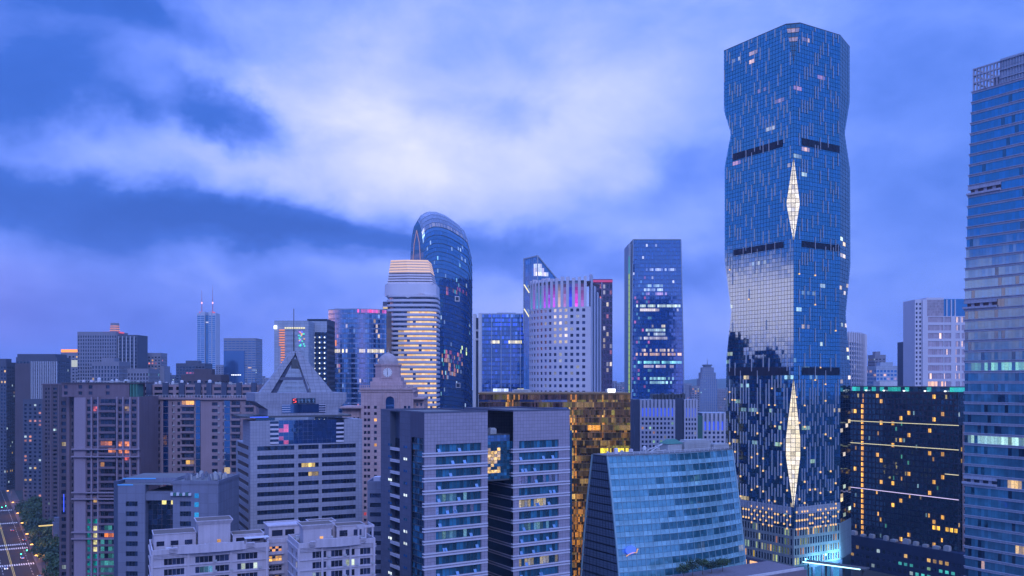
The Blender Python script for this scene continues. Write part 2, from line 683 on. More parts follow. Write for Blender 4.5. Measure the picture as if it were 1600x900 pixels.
# real-world base colours
wall_mat('concrete_pale', (.50, .49, .52), tile=None)
wall_mat('lavender_stone', (.27, .275, .34), tile=(1.2, 1.2), joint=.72, var=.14, streak=.28)
wall_mat('grey_tile', (.28, .255, .325), tile=(1.15, 1.15), joint=.62, var=.12, streak=.12)
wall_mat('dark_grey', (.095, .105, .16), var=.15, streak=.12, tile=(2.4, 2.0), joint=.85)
wall_mat('pink_stone', (.42, .29, .30), var=.16, tile=(1.6, 1.6), joint=.8)
wall_mat('beige_plaster', (.15, .11, .14), var=.22, streak=.30)
wall_mat('beige_dark', (.085, .068, .088), var=.2, streak=.25)
wall_mat('white_plaster', (.43, .385, .44), var=.18, streak=.34)
wall_mat('white_panel', (.52, .50, .57), var=.07, streak=.06, rough=.5)
wall_mat('white_tile', (.62, .62, .66), var=.08, tile=(2.2, 1.0), joint=.78, streak=.1)
wall_mat('blue_panel', (.30, .34, .42), var=.10, tile=(3.0, 1.8), joint=.8, streak=.1)
wall_mat('roof_grey', (.13, .13, .14), var=.35, streak=.0, rough=.9)
wall_mat('roof_brown', (.13, .10, .09), var=.35, streak=.0, rough=.9)
wall_mat('roof_metal', (.34, .35, .37), var=.25, rough=.55)
wall_mat('roof_green', (.05, .16, .13), var=.25, rough=.6)
wall_mat('metal_dark', (.06, .065, .075), rough=.45, var=.2, spec=.5)
wall_mat('metal_light', (.55, .56, .60), rough=.4, var=.08, streak=.05, spec=.5)
wall_mat('louvre_dark', (.018, .03, .06), rough=.5, var=.15, tile=(.5, 3), joint=.45)
wall_mat('black_panel', (.007, .020, .046), rough=.35, var=.2, spec=.5)
wall_mat('fin_metal', (.44, .45, .50), rough=.4, var=.05, streak=.0, spec=.5)
wall_mat('gold_frame', (.22, .13, .055), rough=.45, var=.25)
wall_mat('far_block', (.20, .20, .25), var=.15)
wall_mat('far_block_dark', (.07, .08, .12), var=.15)
wall_mat('asphalt', (.018, .014, .016), var=.25, streak=0, rough=.85)
wall_mat('paving', (.09, .07, .075), var=.3, streak=0, tile=(2, 2), joint=.8)
wall_mat('ground', (.035, .04, .04), var=.45, streak=0, rough=.95)
wall_mat('hill_green', (.035, .055, .05), var=.4, streak=0, rough=.95)
wall_mat('road_paint', (.70, .68, .62), var=.2, streak=0)
wall_mat('road_yellow', (.62, .45, .10), var=.2, streak=0)
wall_mat('bark', (.10, .075, .055), var=.3)
wall_mat('leaf', (.045, .085, .035), var=.45, streak=0, rough=.6)
wall_mat('leaf_dark', (.030, .060, .034), var=.45, streak=0, rough=.6)
BLUE_COAT = (.55, .85, 1.0)
glass_mat('glass_blue', (.004, .022, .075), ior=3.2, tilt=.008, spread=.3, spec=BLUE_COAT)
glass_mat('glass_deep', (.004, .022, .085), ior=3.0, tilt=.008, spread=.3, spec=BLUE_COAT)
glass_mat('glass_mid', (.006, .090, .26), ior=3.0, tilt=.006, spread=.25, spec=(.28, .80, 1.0))
glass_mat('glass_teal', (.012, .065, .10), ior=2.3, tilt=.012, spread=.5, spec=(.6, .95, 1.0))
glass_mat('glass_dark', (.008, .015, .038), ior=2.0, tilt=.012, spread=.7, spec=(.6, .85, 1.0))
glass_mat('glass_home', (.012, .017, .038), ior=1.65, tilt=.02)
glass_mat('glass_gold', (.075, .048, .020), ior=2.0, tilt=.05, spec=(1, .55, .20), inner=1.1, spread=.6)
glass_mat('glass_pale', (.05, .13, .30), ior=3.2, tilt=.012, spread=.3, spec=(.75, .9, 1.0))
glass_mat('glass_black', (.003, .014, .036), ior=2.5, tilt=.010, spread=.5, spec=(.4, .82, 1.0))

# ================================================================== setting: ground, hills
g = MB()
g.quad((-9000, -600, 0), (9000, -600, 0), (9000, 9000, 0), (-9000, 9000, 0))
ground = g.build('ground', ['ground'])
ground['kind'] = 'structure'

h = MB()
rnd = random.Random(5)
NX, NY = 120, 8
def hill_h(x, d):
    v = 0
    for a, f_, p in ((95, .0011, .4), (50, .0029, 1.9), (26, .0067, .7), (12, .017, 2.2)):
        v += a * (0.5 + 0.5 * math.sin(x * f_ + p))
    return max(6, v * (0.62 + 0.38 * math.cos(min(abs(x - 1500), 2500) / 2500 * math.pi))) * math.sin(math.pi * min(d, .5 + d * .5))
ring = [[(-5200 + 10400 * i / NX, 6300 + 1500 * j / NY, hill_h(-5200 + 10400 * i / NX, j / NY) + (rnd.uniform(-6, 6) if j else -2)) for i in range(NX + 1)] for j in range(NY + 1)]
for j in range(NY):
    for i in range(NX):
        h.quad(ring[j][i], ring[j][i + 1], ring[j + 1][i + 1], ring[j + 1][i])
hills = h.build('hills', ['hill_green'], smooth=True)
hills['kind'] = 'structure'


def interp(tab, v):
    if v <= tab[0][0]:
        return tab[0][1]
    for (a, p), (b, q) in zip(tab, tab[1:]):
        if v <= b:
            return p + (q - p) * (v - a) / (b - a)
    return tab[-1][1]


# ================================================================== the faceted skyscraper
def faceted_tower():
    R = Root('faceted_skyscraper', 'tallest blue glass skyscraper with folded corners and glowing diamond-shaped corner bays', 'skyscraper', 1240, 390, GA)
    zf = lambda py: HC + (HOR - py) / F * 390
    zl = lambda py: HC + (HOR - py) / F * 424
    ztop = zf(33)
    Lp = sorted((zl(py), R.ty(px)) for py, px in ((40, 1131), (172, 1131), (210, 1142), (262, 1132), (405, 1132), (488, 1142.5), (560, 1135), (640, 1134), (700, 1134), (800, 1136), (1000, 1140)))
    Cp = sorted((zf(py), c) for py, c in ((33, 4.2), (100, 0), (245, 0), (316, 4.0), (378, 0), (588, 0), (685, 4.2), (715, 4.2), (797, 0), (1000, 0)))
    Rp = sorted((HC + (HOR - py) / F * 412, px) for py, px in ((40, 1328), (150, 1328), (206, 1320), (258, 1328.5), (410, 1329), (490, 1321.5), (580, 1329), (700, 1329), (950, 1331)))
    XA = R.tx(1313)
    ca, sa_ = math.cos(math.radians(24)), math.sin(math.radians(24))

    def xa(z):
        return XA + (interp(Rp, z) - 1329) * 0.12
    def pb(z):
        px = interp(Rp, z)
        lo, hi = 0.5, 40
        for _ in range(30):
            m_ = (lo + hi) / 2
            if R.px(xa(z) + ca * m_, sa_ * m_) < px:
                lo = m_
            else:
                hi = m_
        return (xa(z) + ca * lo, sa_ * lo)
    yl = lambda z: interp(Lp, z)
    cc = lambda z: interp(Cp, z)
    ztopL, ztopR = zl(55), HC + (HOR - 42) / F * 412
    RH, CW = 1.85, 1.72
    Z0 = 29 + RH * 9
    nrow = int((ztop - Z0) / RH)
    RH = (ztop - Z0) / nrow
    # structural core behind the glass, closing the volume
    core = MB()
    rings = []
    keys = [0] + [Z0 + (ztop - Z0) * k / 60 for k in range(61)]
    for z in keys:
        c, b, l = max(cc(z), .02), pb(z), yl(z)
        e = .22
        rings.append([(e, c + e, z), (c + e, e, z), (xa(z) - e * .3, e, z), (b[0] - e, b[1] + e, z), (b[0] - 3, 43, z), (9 + (44 - l) * .8, 46, z), (e + .02, l - e, z)])
    core.loft(rings)
    core.build('core', ['black_panel'], R.o)
    gl = MB()
    lit_r = random.Random(3)

    def lit_for(face, i, r, z):
        py = HOR - (z - HC) * F / 390
        key = (face, r // 2)
        rr = random.Random((1 if face == 'l' else 2) * 100003 + (r // 2) * 131 + (i // 3) * 7)
        v = rr.random()
        if py < 240:
            if v < .07 and r % 2 and lit_r.random() < .7:
                return dim(lit_r.uniform(.1, .7), rr.choice(((1, .50, .32), (1, .6, .35), (1, .45, .45), (.8, .8, .7))))
        elif py < 560:
            if v < .04 and r % 2 and lit_r.random() < .7:
                return dim(lit_r.uniform(.12, .5), rr.choice(((.8, 1, .75), (1, .75, .4), (.6, .9, 1))))
        elif v < .10 and lit_r.random() < .55 and r % 2:
            return dim(lit_r.uniform(.12, .55), rr.choice(((.6, 1, .7), (.5, .9, 1), (.5, .9, .85), (1, .8, .4))))
        return None
    gp = .075
    for r in range(nrow):
        z0, z1 = Z0 + RH * r, Z0 + RH * (r + 1)
        m = 0
        zz0, zz1 = z0 + gp, z1 - gp
        # left (west) face
        j = 0
        top = max(yl(z0), yl(z1))
        while j * CW < top:
            a0, b0 = max(j * CW + gp, cc(z0)), min((j + 1) * CW - gp, yl(z0))
            a1, b1 = max(j * CW + gp, cc(z1)), min((j + 1) * CW - gp, yl(z1))
            if b0 > a0 or b1 > a1:
                gl.quad((0, max(b0, a0), zz0), (0, a0, zz0), (0, a1, zz1), (0, max(b1, a1), zz1), m, lit_for('l', j, r, z0))
            j += 1
        # right (south) face
        j = 0
        while j * CW < xa(z0) - .1:
            a0, b0 = max(j * CW + gp, cc(z0)), min((j + 1) * CW - gp, xa(z0))
            a1, b1 = max(j * CW + gp, cc(z1)), min((j + 1) * CW - gp, xa(z1))
            if b0 > a0 or b1 > a1:
                gl.quad((a0, 0, zz0), (max(b0, a0), 0, zz0), (max(b1, a1), 0, zz1), (a1, 0, zz1), m, lit_for('r', j, r, z0))
            j += 1
        # bevelled right corner
        p0, p1 = pb(z0), pb(z1)
        for j in range(4):
            f0, f1 = j / 4 + .012, (j + 1) / 4 - .012
            q = [(xa(z) + (p[0] - xa(z)) * f, p[1] * f, zq) for (z, p, f, zq) in ((z0, p0, f0, zz0), (z0, p0, f1, zz0), (z1, p1, f1, zz1), (z1, p1, f0, zz1))]
            l = None
            if z0 < 175 and lit_r.random() < .10:
                l = dim(lit_r.uniform(.3, 1.0), lit_r.choice(((1, .75, .4), (.8, 1, .8), (1, .85, .7))))
            gl.quad(*q, 1, l)
    gl.build('curtain_wall', ['glass_tower', 'glass_black'], R.o, kind='stuff')
    # lit corner bays: each a folded diamond of panes in a dark grid
    for (pa, pb_, lit, nm) in ((33, 100, None, 'corner_bay'), (245, 378, (1, .90, .78), 'corner_bay'), (588, 797, (1, .86, .60), 'corner_bay')):
        g_, f_ = MB(), MB()
        zt, zb = zf(pa), zf(pb_)
        n = max(6, int((zt - zb) / 1.9))
        for k in range(n):
            za, zc = zb + (zt - zb) * k / n, zb + (zt - zb) * (k + 1) / n
            for q in range(3):
                pts = []
                for z, f in ((za, q / 3), (za, (q + 1) / 3), (zc, (q + 1) / 3), (zc, q / 3)):
                    c = max(cc(z), .001)
                    pts.append((c * f - .005, c * (1 - f) - .005, z))
                L = None
                if lit:
                    s = random.uniform(.75, 1.0) * (.55 if (k % 5 == 2 and q == 1) else 1)
                    L = (lit[0] * s, lit[1] * s, lit[2] * s)
                elif k in (n - 2, n - 4) :
                    L = tuple(x * .25 for x in (1, .6, .55))
                g_.quad(*pts, 0, L)
            c = cc(zc)
            if c > .3:
                f_.beam((-.12, c + .02, zc), (c + .02, -.12, zc), .22, .16)
        for q in (1 / 3, 2 / 3):
            for k in range(n):
                za, zc = zb + (zt - zb) * k / n, zb + (zt - zb) * (k + 1) / n
                ca_, cb_ = cc(za), cc(zc)
                f_.beam((ca_ * q - .08, ca_ * (1 - q) - .08, za), (cb_ * q - .08, cb_ * (1 - q) - .08, zc), .13)
        o = g_.build(nm, ['glass_bay' if lit else 'glass_black'], R.o, label='tall diamond-shaped corner bay glowing warm white' if lit else 'dark wedge-shaped corner bay under the roof')
        f_.build('mullion', ['metal_dark'], o, kind='stuff')
    # staggered bright fins, with little lamps at their feet lower down
    fin, lamp = MB(), MB()
    rf = random.Random(9)
    off = {}
    for face in ('l', 'r'):
        n = int((yl(200) if face == 'l' else XA) / CW)
        for j in range(1, n + 1):
            off[(face, j)] = j * 3 + rf.randrange(4) + (5 if j % 2 else 0)
            for r in range(nrow):
                z = Z0 + RH * r
                py = HOR - (z - HC) * F / 390
                if py < 420:
                    per, ln, step = 8, 3.0, 4
                    if rf.random() < .18:
                        continue
                elif py < 545 and face == 'l':
                    per, ln, step = 12, 2.4, 5
                    if j % 3 or rf.random() < .5:
                        continue
                elif py < 600:
                    per, ln, step = 9, 3.2, 4
                    if j % 2:
                        continue
                elif py < 795:
                    per, ln, step = 5, 3.0, 2
                else:
                    per, ln, step = 2, 1.55, 0
                if (r + off[(face, j)] + (r // (per * 3)) * 2) % per:
                    continue
                y = j * CW
                if face == 'l' and (y < cc(z) + .3 or y < cc(z + ln * RH) + .3 or y > yl(z) - .3 or y > yl(z + ln * RH) - .3):
                    continue
                if face == 'r' and (y < cc(z) + .3 or y < cc(z + ln * RH) + .3 or y > xa(z) - .2):
                    continue
                w, dp = (.09, .38)
                bx = (-dp, .0, y - w, y + w) if face == 'l' else (y - w, y + w, -dp, .0)
                ze = min(z + ln * RH, ztop - .2)
                fin.box(bx[0], bx[1], bx[2], bx[3], z, ze)
                if py > 640 and (py > 795 or (j % 2 == 0 and rf.random() < (py - 620) / 200)) and rf.random() < .92:
                    lb = (-dp - .1, .0, y - .2, y + .2) if face == 'l' else (y - .2, y + .2, -dp - .1, .0)
                    lamp.box(lb[0], lb[1], lb[2], lb[3], z - .8, z - .02, 0, None)
                elif 360 < py <= 640 and rf.random() < .12:
                    lb = (-dp - .1, .0, y - .2, y + .2) if face == 'l' else (y - .2, y + .2, -dp - .1, .0)
                    lamp.box(lb[0], lb[1], lb[2], lb[3], z - .6, z - .02, 0, None)
    fin.build('fins', ['fin_metal'], R.o, kind='stuff')
    lamp.build('fin_lamps', ['lamp_warm'], R.o, kind='stuff')
    # plant-floor louvres
    for (z0, z1, face, pa, pb_, mat) in ((213.2, 216.4, 'l', 1223, 1145, 'louvre_dark'), (213.2, 216.4, 'r', 1253, 1312, 'louvre_dark'),
                                         (168.6, 171.4, 'l', 1224, 1146, 'louvre_dark'), (168.6, 171.4, 'r', 1253, 1312, 'louvre_dark'),
                                         (112.6, 116.0, 'r', 1253, 1312, 'louvre_dark'), (112.6, 116.0, 'l', 1232, 1138, 'louvre_dark'),
                                         (51.6, 54.9, 'l', 1236, 1139, 'blue_panel'), (51.6, 54.9, 'r', 1246, 1313, 'blue_panel')):
        b = MB()
        if face == 'l':
            a, e = R.ty(pa), min(R.ty(pb_), yl(z0) - .5)
            b.box(-.1, .1, a, e, z0, z1)
            nn = int((e - a) / .86)
            for k in range(nn):
                b.box(-.28, -.1, a + k * .86, a + k * .86 + .12, z0, z1)
        else:
            a, e = R.tx(pa), min(R.tx(pb_), xa(z0) - .2)
            b.box(a, e, -.1, .1, z0, z1)
            nn = int((e - a) / .86)
            for k in range(nn):
                b.box(a + k * .86, a + k * .86 + .12, -.28, -.1, z0, z1)
        b.build('louvre_band', [mat], R.o)
    # stone base with a grid of openings, and the lobby below
    w_, gb = MB(), MB()
    zb0, zb1 = 29.0, Z0
    n = 23
    L_ = yl(zb0)
    rws = rows_n(zb0, (zb1 - zb0) / 4, 4, .75, 2.9)
    cb1 = window_cb(R.o, 'tower_base', 'glass_black', 'metal_dark', 2, 1, .16, lit_rand(.30, [GOLD, (.7, .8, .3), WARM, (.5, .6, .35)], .5, .35, 4), 4, False)
    facade(w_, gb, (-.05, L_), (0, -1), L_ + .05, zb0, zb1, cols_n(.4, L_ - .4, n, .60), rws, .16, cb=cb1)
    facade(w_, gb, (-.05, -.05), (1, 0), XA + .05, zb0, zb1, cols_n(.4, XA - .4, 18, .60), rws, .16, cb=cb1)
    p0, p1 = pb(zb0), pb(zb1)
    w_.quad((XA, -.05, zb0), (p0[0], p0[1] - .05, zb0), (p1[0], p1[1] - .05, zb1), (XA, -.05, zb1))
    w_.build('base_wall', ['base_stone'], R.o)
    lob, lg = MB(), MB()
    for k in range(7):
        y = L_ * k / 6
        lob.box(-.5, .5, max(y - .7, -.6), y + .7, 0, zb0)
    for k in range(1, 6):
        x = XA * k / 5
        lob.box(x - .7, x + .7, -.5, .5, 0, zb0)
    lob.box(-.55, .4, -.65, L_, zb0 - 1.3, zb0 - .02)
    lob.box(.4, XA, -.55, .4, zb0 - 1.3, zb0 - .02)
    lob.build('lobby_frame', ['dark_grey'], R.o)
    for k in range(6):
        lg.quad((.1, L_ * (k + 1) / 6 - .7, 0), (.1, L_ * k / 6 + .7, 0), (.1, L_ * k / 6 + .7, zb0 - 1.3), (.1, L_ * (k + 1) / 6 - .7, zb0 - 1.3), 0, (.85, .45, .22))
    for k in range(5):
        lg.quad((XA * k / 5 + .7, .1, 0), (XA * (k + 1) / 5 - .7, .1, 0), (XA * (k + 1) / 5 - .7, .1, zb0 - 1.3), (XA * k / 5 + .7, .1, zb0 - 1.3), 0, (.03, .16, .32))
    lg.build('lobby_glass', ['glass_dark'], R.o)
    # glaring cyan light line along the canopy at the foot of the right face
    XC, YC = (1254 - 800) / F * 388, 388
    zc = HC + (HOR - 876) / F * 388
    XE, YE = (1352 - 800) / F * 371, 371
    ang = math.atan2(YE - YC, XE - XC)
    ln = math.hypot(XE - XC, YE - YC)
    lm = bpy.data.objects.new('light_canopy', None)
    COL.objects.link(lm)
    lm.location = (XC, YC, 0)
    lm.rotation_euler = (0, 0, ang)
    tag(lm, 'glaring cyan-white light line along a canopy at the foot of the tallest tower', 'canopy')
    q = MB()
    q.box(0, ln, .4, 5.5, zc - .9, zc - .3)
    q.build('canopy_roof', ['metal_dark'], lm)
    for k in range(4):
        q = MB()
        q.box(ln * (.06 + .29 * k) - .3, ln * (.06 + .29 * k) + .3, 2.2, 2.8, 0, zc - .92)
        q.build('canopy_post', ['metal_dark'], lm)
    q = MB()
    q.box(0, ln * .92, .0, .38, zc - .75, zc - .35)
    q.build('light_line', ['lamp_cyan'], lm)
    x0, y0 = XA + 6, -9
    for (lx, ly, lz, en) in ((XA * .86, -4.5, 31.0, 9000), (XA * .45, -4.5, 30, 6000)):
        ld = bpy.data.lights.new('flood', 'POINT')
        ld.energy = en
        ld.color = (.20, .62, 1.0)
        ld.shadow_soft_size = .6
        lo = bpy.data.objects.new('flood', ld)
        COL.objects.link(lo)
        lo.location = (*R.world(lx, ly), lz)
    # roof edge
    b = MB()
    c = cc(ztop)
    p = pb(ztop)
    poly = [(0, c), (c, 0), (xa(ztop), 0), p, (p[0] - 3, 43), (9, 46), (0, yl(ztop))]
    b.prism(poly, ztop - .05, ztop + .35)
    b.build('roof', ['metal_dark'], R.o)


glass_mat('glass_tower', (.002, .022, .085), ior=4.2, tilt=.005, rough=.03, spread=.8, spec=(.34, .80, 1.0))
glass_mat('glass_bay', (.20, .18, .15), ior=1.5, tilt=.02, inner=.65, lit=.95, vary=.4)
wall_mat('base_stone', (.21, .24, .25), var=.1, tile=(1.75, 3.7), joint=.8)
emit_mat('lamp_warm', (1.0, .58, .24), 1.1)
emit_mat('lamp_cyan', (.45, .85, 1.0), 2.4)
emit_mat('lamp_white', (.92, .95, 1.0), 2.2)
emit_mat('lamp_orange', (1.0, .42, .07), 3.0)
emit_mat('strip_yellow', (1.0, .90, .52), 1.0)
emit_mat('strip_violet', (.75, .62, 1.0), 1.3)
emit_mat('red_lamp', (1.0, .07, .06), 2.0)
emit_mat('blue_led', (.04, .10, 1.0), 1.6)
faceted_tower()


# ================================================================== banded office tower at the right edge
def banded_tower():
    R = Root('banded_office_tower', 'tall office tower with pale ledges and blue glass bands, cut by the right edge', 'office tower', 1705, 302.7, GA)
    zc = lambda py: HC + (HOR - py) / F * 341
    Lp = sorted((zc(py), R.ty(px)) for py, px in ((113, 1521), (280, 1514.5), (450, 1508), (700, 1507), (900, 1508)))
    yl = lambda z: interp(Lp, z)
    ztop, z1st, FH, W = zc(112), zc(147), 3.9, 40
    core = MB()
    core.loft([[(.5, .5, z), (W, .5, z), (W, yl(z) - .5, z), (.5, yl(z) - .5, z)] for z in [0, 30, 60, 90, 120, 150, 180, z1st]])
    core.build('core', ['black_panel'], R.o)
    nfl = int(z1st / FH)
    plant = {9: 1, 20: 1, 37: 1}
    lr = random.Random(21)
    for i in range(nfl):
        zt = z1st - FH * i
        py = HOR - (zt - HC) * F / 330
        # pale tiled ledge
        b = MB()
        hh = .95
        e = yl(zt)
        for (o_, za, zb_) in ((.22, zt - hh, zt - .22), (.45, zt - .22, zt)):
            b.box(-o_, W, -o_, e + o_, za, zb_)
        b.build('ledge', ['ledge_tile'], R.o)
        # glass band below it
        zb_, za = zt - hh - .02, zt - FH + .02
        g_ = MB()
        start = 0.0
        stop = yl(za)
        if i in plant:
            stop -= 12.5
            s = MB()
            s.box(-.35, W, stop + .1, e + .3, zb_ - .9, zb_)
            s.box(-.75, W, stop + .1, e + .7, za, za + .75)
            for q in range(3):
                yy = stop + 2.2 + q * 3.4
                s.box(.2, 1.2, yy, yy + 1.2, za + .7, zb_ - .85)
            s.box(1.6, 2.0, stop, e - 1.5, za + .7, zb_ - .85, 1)
            s.build('plant_recess', ['ledge_tile', 'black_panel'], R.o)
        n = int(stop / 1.25)
        lit_row = None
        vv = lr.random()
        if py > 430 and vv < .30:
            lit_row = lr.choice(((.35, .85, .55), (.55, .95, .85), (1, .62, .16), (.9, 1, .5), (.95, .55, .3)))
        a_, b_ = sorted((lr.uniform(0, stop), lr.uniform(0, stop)))
        tint = 0 if py < 450 else 1
        for q in range(n):
            y0, y1 = stop * q / n + .03, stop * (q + 1) / n - .03
            l = None
            if lit_row and a_ < y0 < b_ and lr.random() < .85:
                l = dim(lr.uniform(.15, .75), lit_row)
            m = tint
            if lr.random() < (.03 if py < 430 else .10):
                m = 3
            g_.quad((0, y1, za), (0, y0, za), (0, y0, zb_), (0, y1, zb_), m, l)
        g_.quad((0, stop, za), (0, stop, zb_), (W, stop, zb_), (W, stop, za), 0)
        g_.build('glass_band', ['glass_mid', 'glass_office', 'glass_teal', 'glass_black'], R.o)
    # crown: open lattice at the corner, louvred screen beyond
    e = yl(ztop)
    solid = R.ty(1563)
    for y in [solid + (e - solid) * q / 8 for q in range(9)]:
        b = MB()
        b.box(-.1, .5, y - .22, y + .22, z1st, ztop)
        b.build('crown_post', ['ledge_tile'], R.o)
    b = MB()
    for f in (.35, .68, .97):
        zz = z1st + (ztop - z1st) * f
        b.box(-.15, .6, solid, e + .2, zz - .25, zz + .25)
        b.box(.6, W * .5, e - .4, e + .2, zz - .25, zz + .25)
    b.build('crown_rail', ['ledge_tile'], R.o)
    b = MB()
    b.box(-.1, W, 0, solid, z1st, ztop + .5)
    for q in range(30):
        y = solid * q / 30
        b.box(-.35, -.1, y, y + .35, z1st, ztop + .4)
    for f in (.2, .55, .95):
        zz = z1st + (ztop - z1st) * f
        b.box(-.5, -.1, 0, solid, zz, zz + .4)
    b.build('crown_screen', ['blue_panel'], R.o)
    b = MB()
    b.box(3, W, solid + .5, e - 6, z1st, z1st + 4)
    b.build('plant_room', ['ledge_tile'], R.o)


wall_mat('ledge_tile', (.36, .37, .45), var=.10, tile=(1.2, 4), joint=.72, streak=.15)
glass_mat('glass_office', (.045, .14, .21), ior=2.5, tilt=.008, spread=.3, spec=(.34, .82, 1.0))
banded_tower()


# ================================================================== dark hotel right of the skyscraper
def dark_hotel():
    R = Root('dark_hotel', 'dark navy glass hotel with glowing horizontal light strips and a column of orange windows', 'hotel', 1497, 480, GA)
    wy, wx = R.ty(1322), 26
    zt = R.z(616)
    zb = R.z(862)
    FH, n = 3.05, int((zt - zb) / 3.05)
    FH = (zt - zb) / n
    w_, gl = MB(), MB()
    lr = random.Random(8)
    NC = 28
    ycol = lambda px: wy - R.ty(px)
    c_lit = {}
    colw = wy / NC
    band = int((wy - R.ty(1346)) / colw)
    clus = [int((wy - R.ty(px)) / colw) for px in (1369, 1379, 1397, 1406, 1417, 1452, 1462, 1471, 1336)]
    def lf(i2, j):
        fl = n - 1 - j
        i = i2 // 2
        if i == band and i2 % 2:
            return (.5, .22, .03)
        if i == band and fl > 1:
            return (1.3, .62, .06)
        if i in clus and (i * 7 + fl * 3) % 11 < 2 and lr.random() < .8:
            return dim(lr.uniform(.5, 1.2), (1, .50, .07))
        if i >= NC - 6 and fl == n - 4 and i not in (NC - 4,):
            return (1.2, .66, .06)
        if lr.random() < .02:
            return dim(lr.uniform(.1, .35), lr.choice(((.2, .9, .6), (.5, .9, 1), (1, .8, .3))))
        return None
    cols = cols_n(0, wy, NC, .74)
    facade(w_, gl, (0, wy), (0, -1), wy, zb, zt, cols, rows_n(zb, FH, n, .5, FH - .9), .12, litf=lf, mull=2)
    facade(w_, gl, (0, 0), (1, 0), wx, zb, zt, cols_n(0, wx, 12, .6), rows_n(zb, FH, n, .5, FH - .9), .12, litf=lit_rand(.05, [GOLD, COOL], .7))
    w_.quad((wx, 0, zb), (wx, wy, zb), (wx, wy, zt), (wx, 0, zt))
    w_.quad((wx, wy, zb), (0, wy, zb), (0, wy, zt), (wx, wy, zt))
    w_.quad((0, 0, zt), (wx, 0, zt), (wx, wy, zt), (0, wy, zt))
    w_.build('wall', ['black_panel'], R.o)
    gl.build('windows', ['glass_black'], R.o, kind='stuff')
    # light strips across the face
    for (pa, ya, pb_, yb, mat) in ((1326, 657, 1497, 665, 'strip_yellow'), (1329, 691.5, 1497, 703, 'strip_yellow'), (1477, 741, 1498, 742, 'strip_yellow'), (1329, 761, 1497, 781, 'strip_violet')):
        y0, y1 = R.ty(pa), R.ty(pb_)
        z = (R.z(ya, 0, y0) + R.z(yb, 0, y1)) / 2
        b = MB()
        b.box(-.5, -.1, max(y1, 0) - .5, y0, z - .12, z + .12)
        b.build('light_strip', [mat], R.o)
        f = MB()
        f.box(-.55, -.02, max(y1, 0) - .5, y0, z + .18, z + .45)
        f.box(-.55, -.02, max(y1, 0) - .5, y0, z - .45, z - .18)
        f.build('strip_housing', ['metal_dark'], R.o)
    # glazed roof storey and plant
    b, gg = MB(), MB()
    b.box(3, wx - 2, 4, wy - 2, zt, zt + .5)
    b.box(2.4, wx - 1.6, 3.4, wy - 1.4, zt + 3.6, zt + 4.1)
    b.build('roof_storey', ['metal_dark'], R.o)
    for k in range(24):
        y0 = 4 + (wy - 6) * k / 24
        gg.box(3, wx - 2, y0 + .1, y0 + (wy - 6) / 24 - .1, zt + .5, zt + 3.6, 0, (.02, .35, .30) if random.random() < .4 else None)
    gg.build('roof_glazing', ['glass_teal'], R.o, kind='stuff')
    parapet(p := MB(), -.1, wx, -.1, wy, zt + .01, 1.2, .3)
    p.build('parapet', ['black_panel'], R.o)
    for y in (8, 20, 33, 46, 58):
        b = MB()
        b.box(1.2, 1.9, y, y + .7, zt, zt + 1.5)
        b.box(1.1, 2.0, y - .1, y + .8, zt + 1.5, zt + 1.8)
        b.build('roof_lamp', ['lamp_white'], R.o)
    # podium wing
    w2, g2 = MB(), MB()
    facade(w2, g2, (-5, wy + 6), (0, -1), wy + 24, 0, zb, cols_n(2, wy + 22, 26, .6), [(2, 4), (6.5, 8.2), (11, 13)], .15, litf=lit_rand(.22, [COOL, TEAL, GREEN, GOLD], .55, .5, 17))
    w2.quad((-5, -18, 0), (wx, -18, 0), (wx, -18, zb), (-5, -18, zb))
    w2.quad((-5, -18, zb), (wx, -18, zb), (wx, wy + 6, zb), (-5, wy + 6, zb))
    w2.build('podium_wall', ['hotel_podium'], R.o)
    g2.build('podium_windows', ['glass_dark'], R.o, kind='stuff')
    roof_units(R, [(-4 + random.uniform(0, .8), -1.2, y, y + random.uniform(2, 4), zb + .01, zb + random.uniform(1.0, 2.4)) for y in (3, 9, 16, 22, 27, 35, 41, 50, 56, 62)])
    # stair tower with little windows behind the near corner
    w3, g3 = MB(), MB()
    shell(w3, g3, 3, 12, -7.5, -.6, zb, R.z(664), front=(cols_n(0, 9, 3, .5), rows_n(zb, 3.05, 21, .8, 1.5)), left=(cols_n(0, 6.9, 2, .5), rows_n(zb, 3.05, 21, .8, 1.5)), litf=lit_rand(.1, [GOLD]))
    w3.build('stair_tower', ['pink_stone'], R.o)
    g3.build('stair_windows', ['glass_dark'], R.o, kind='stuff')


wall_mat('hotel_podium', (.016, .030, .075), rough=.5, var=.25)
dark_hotel()


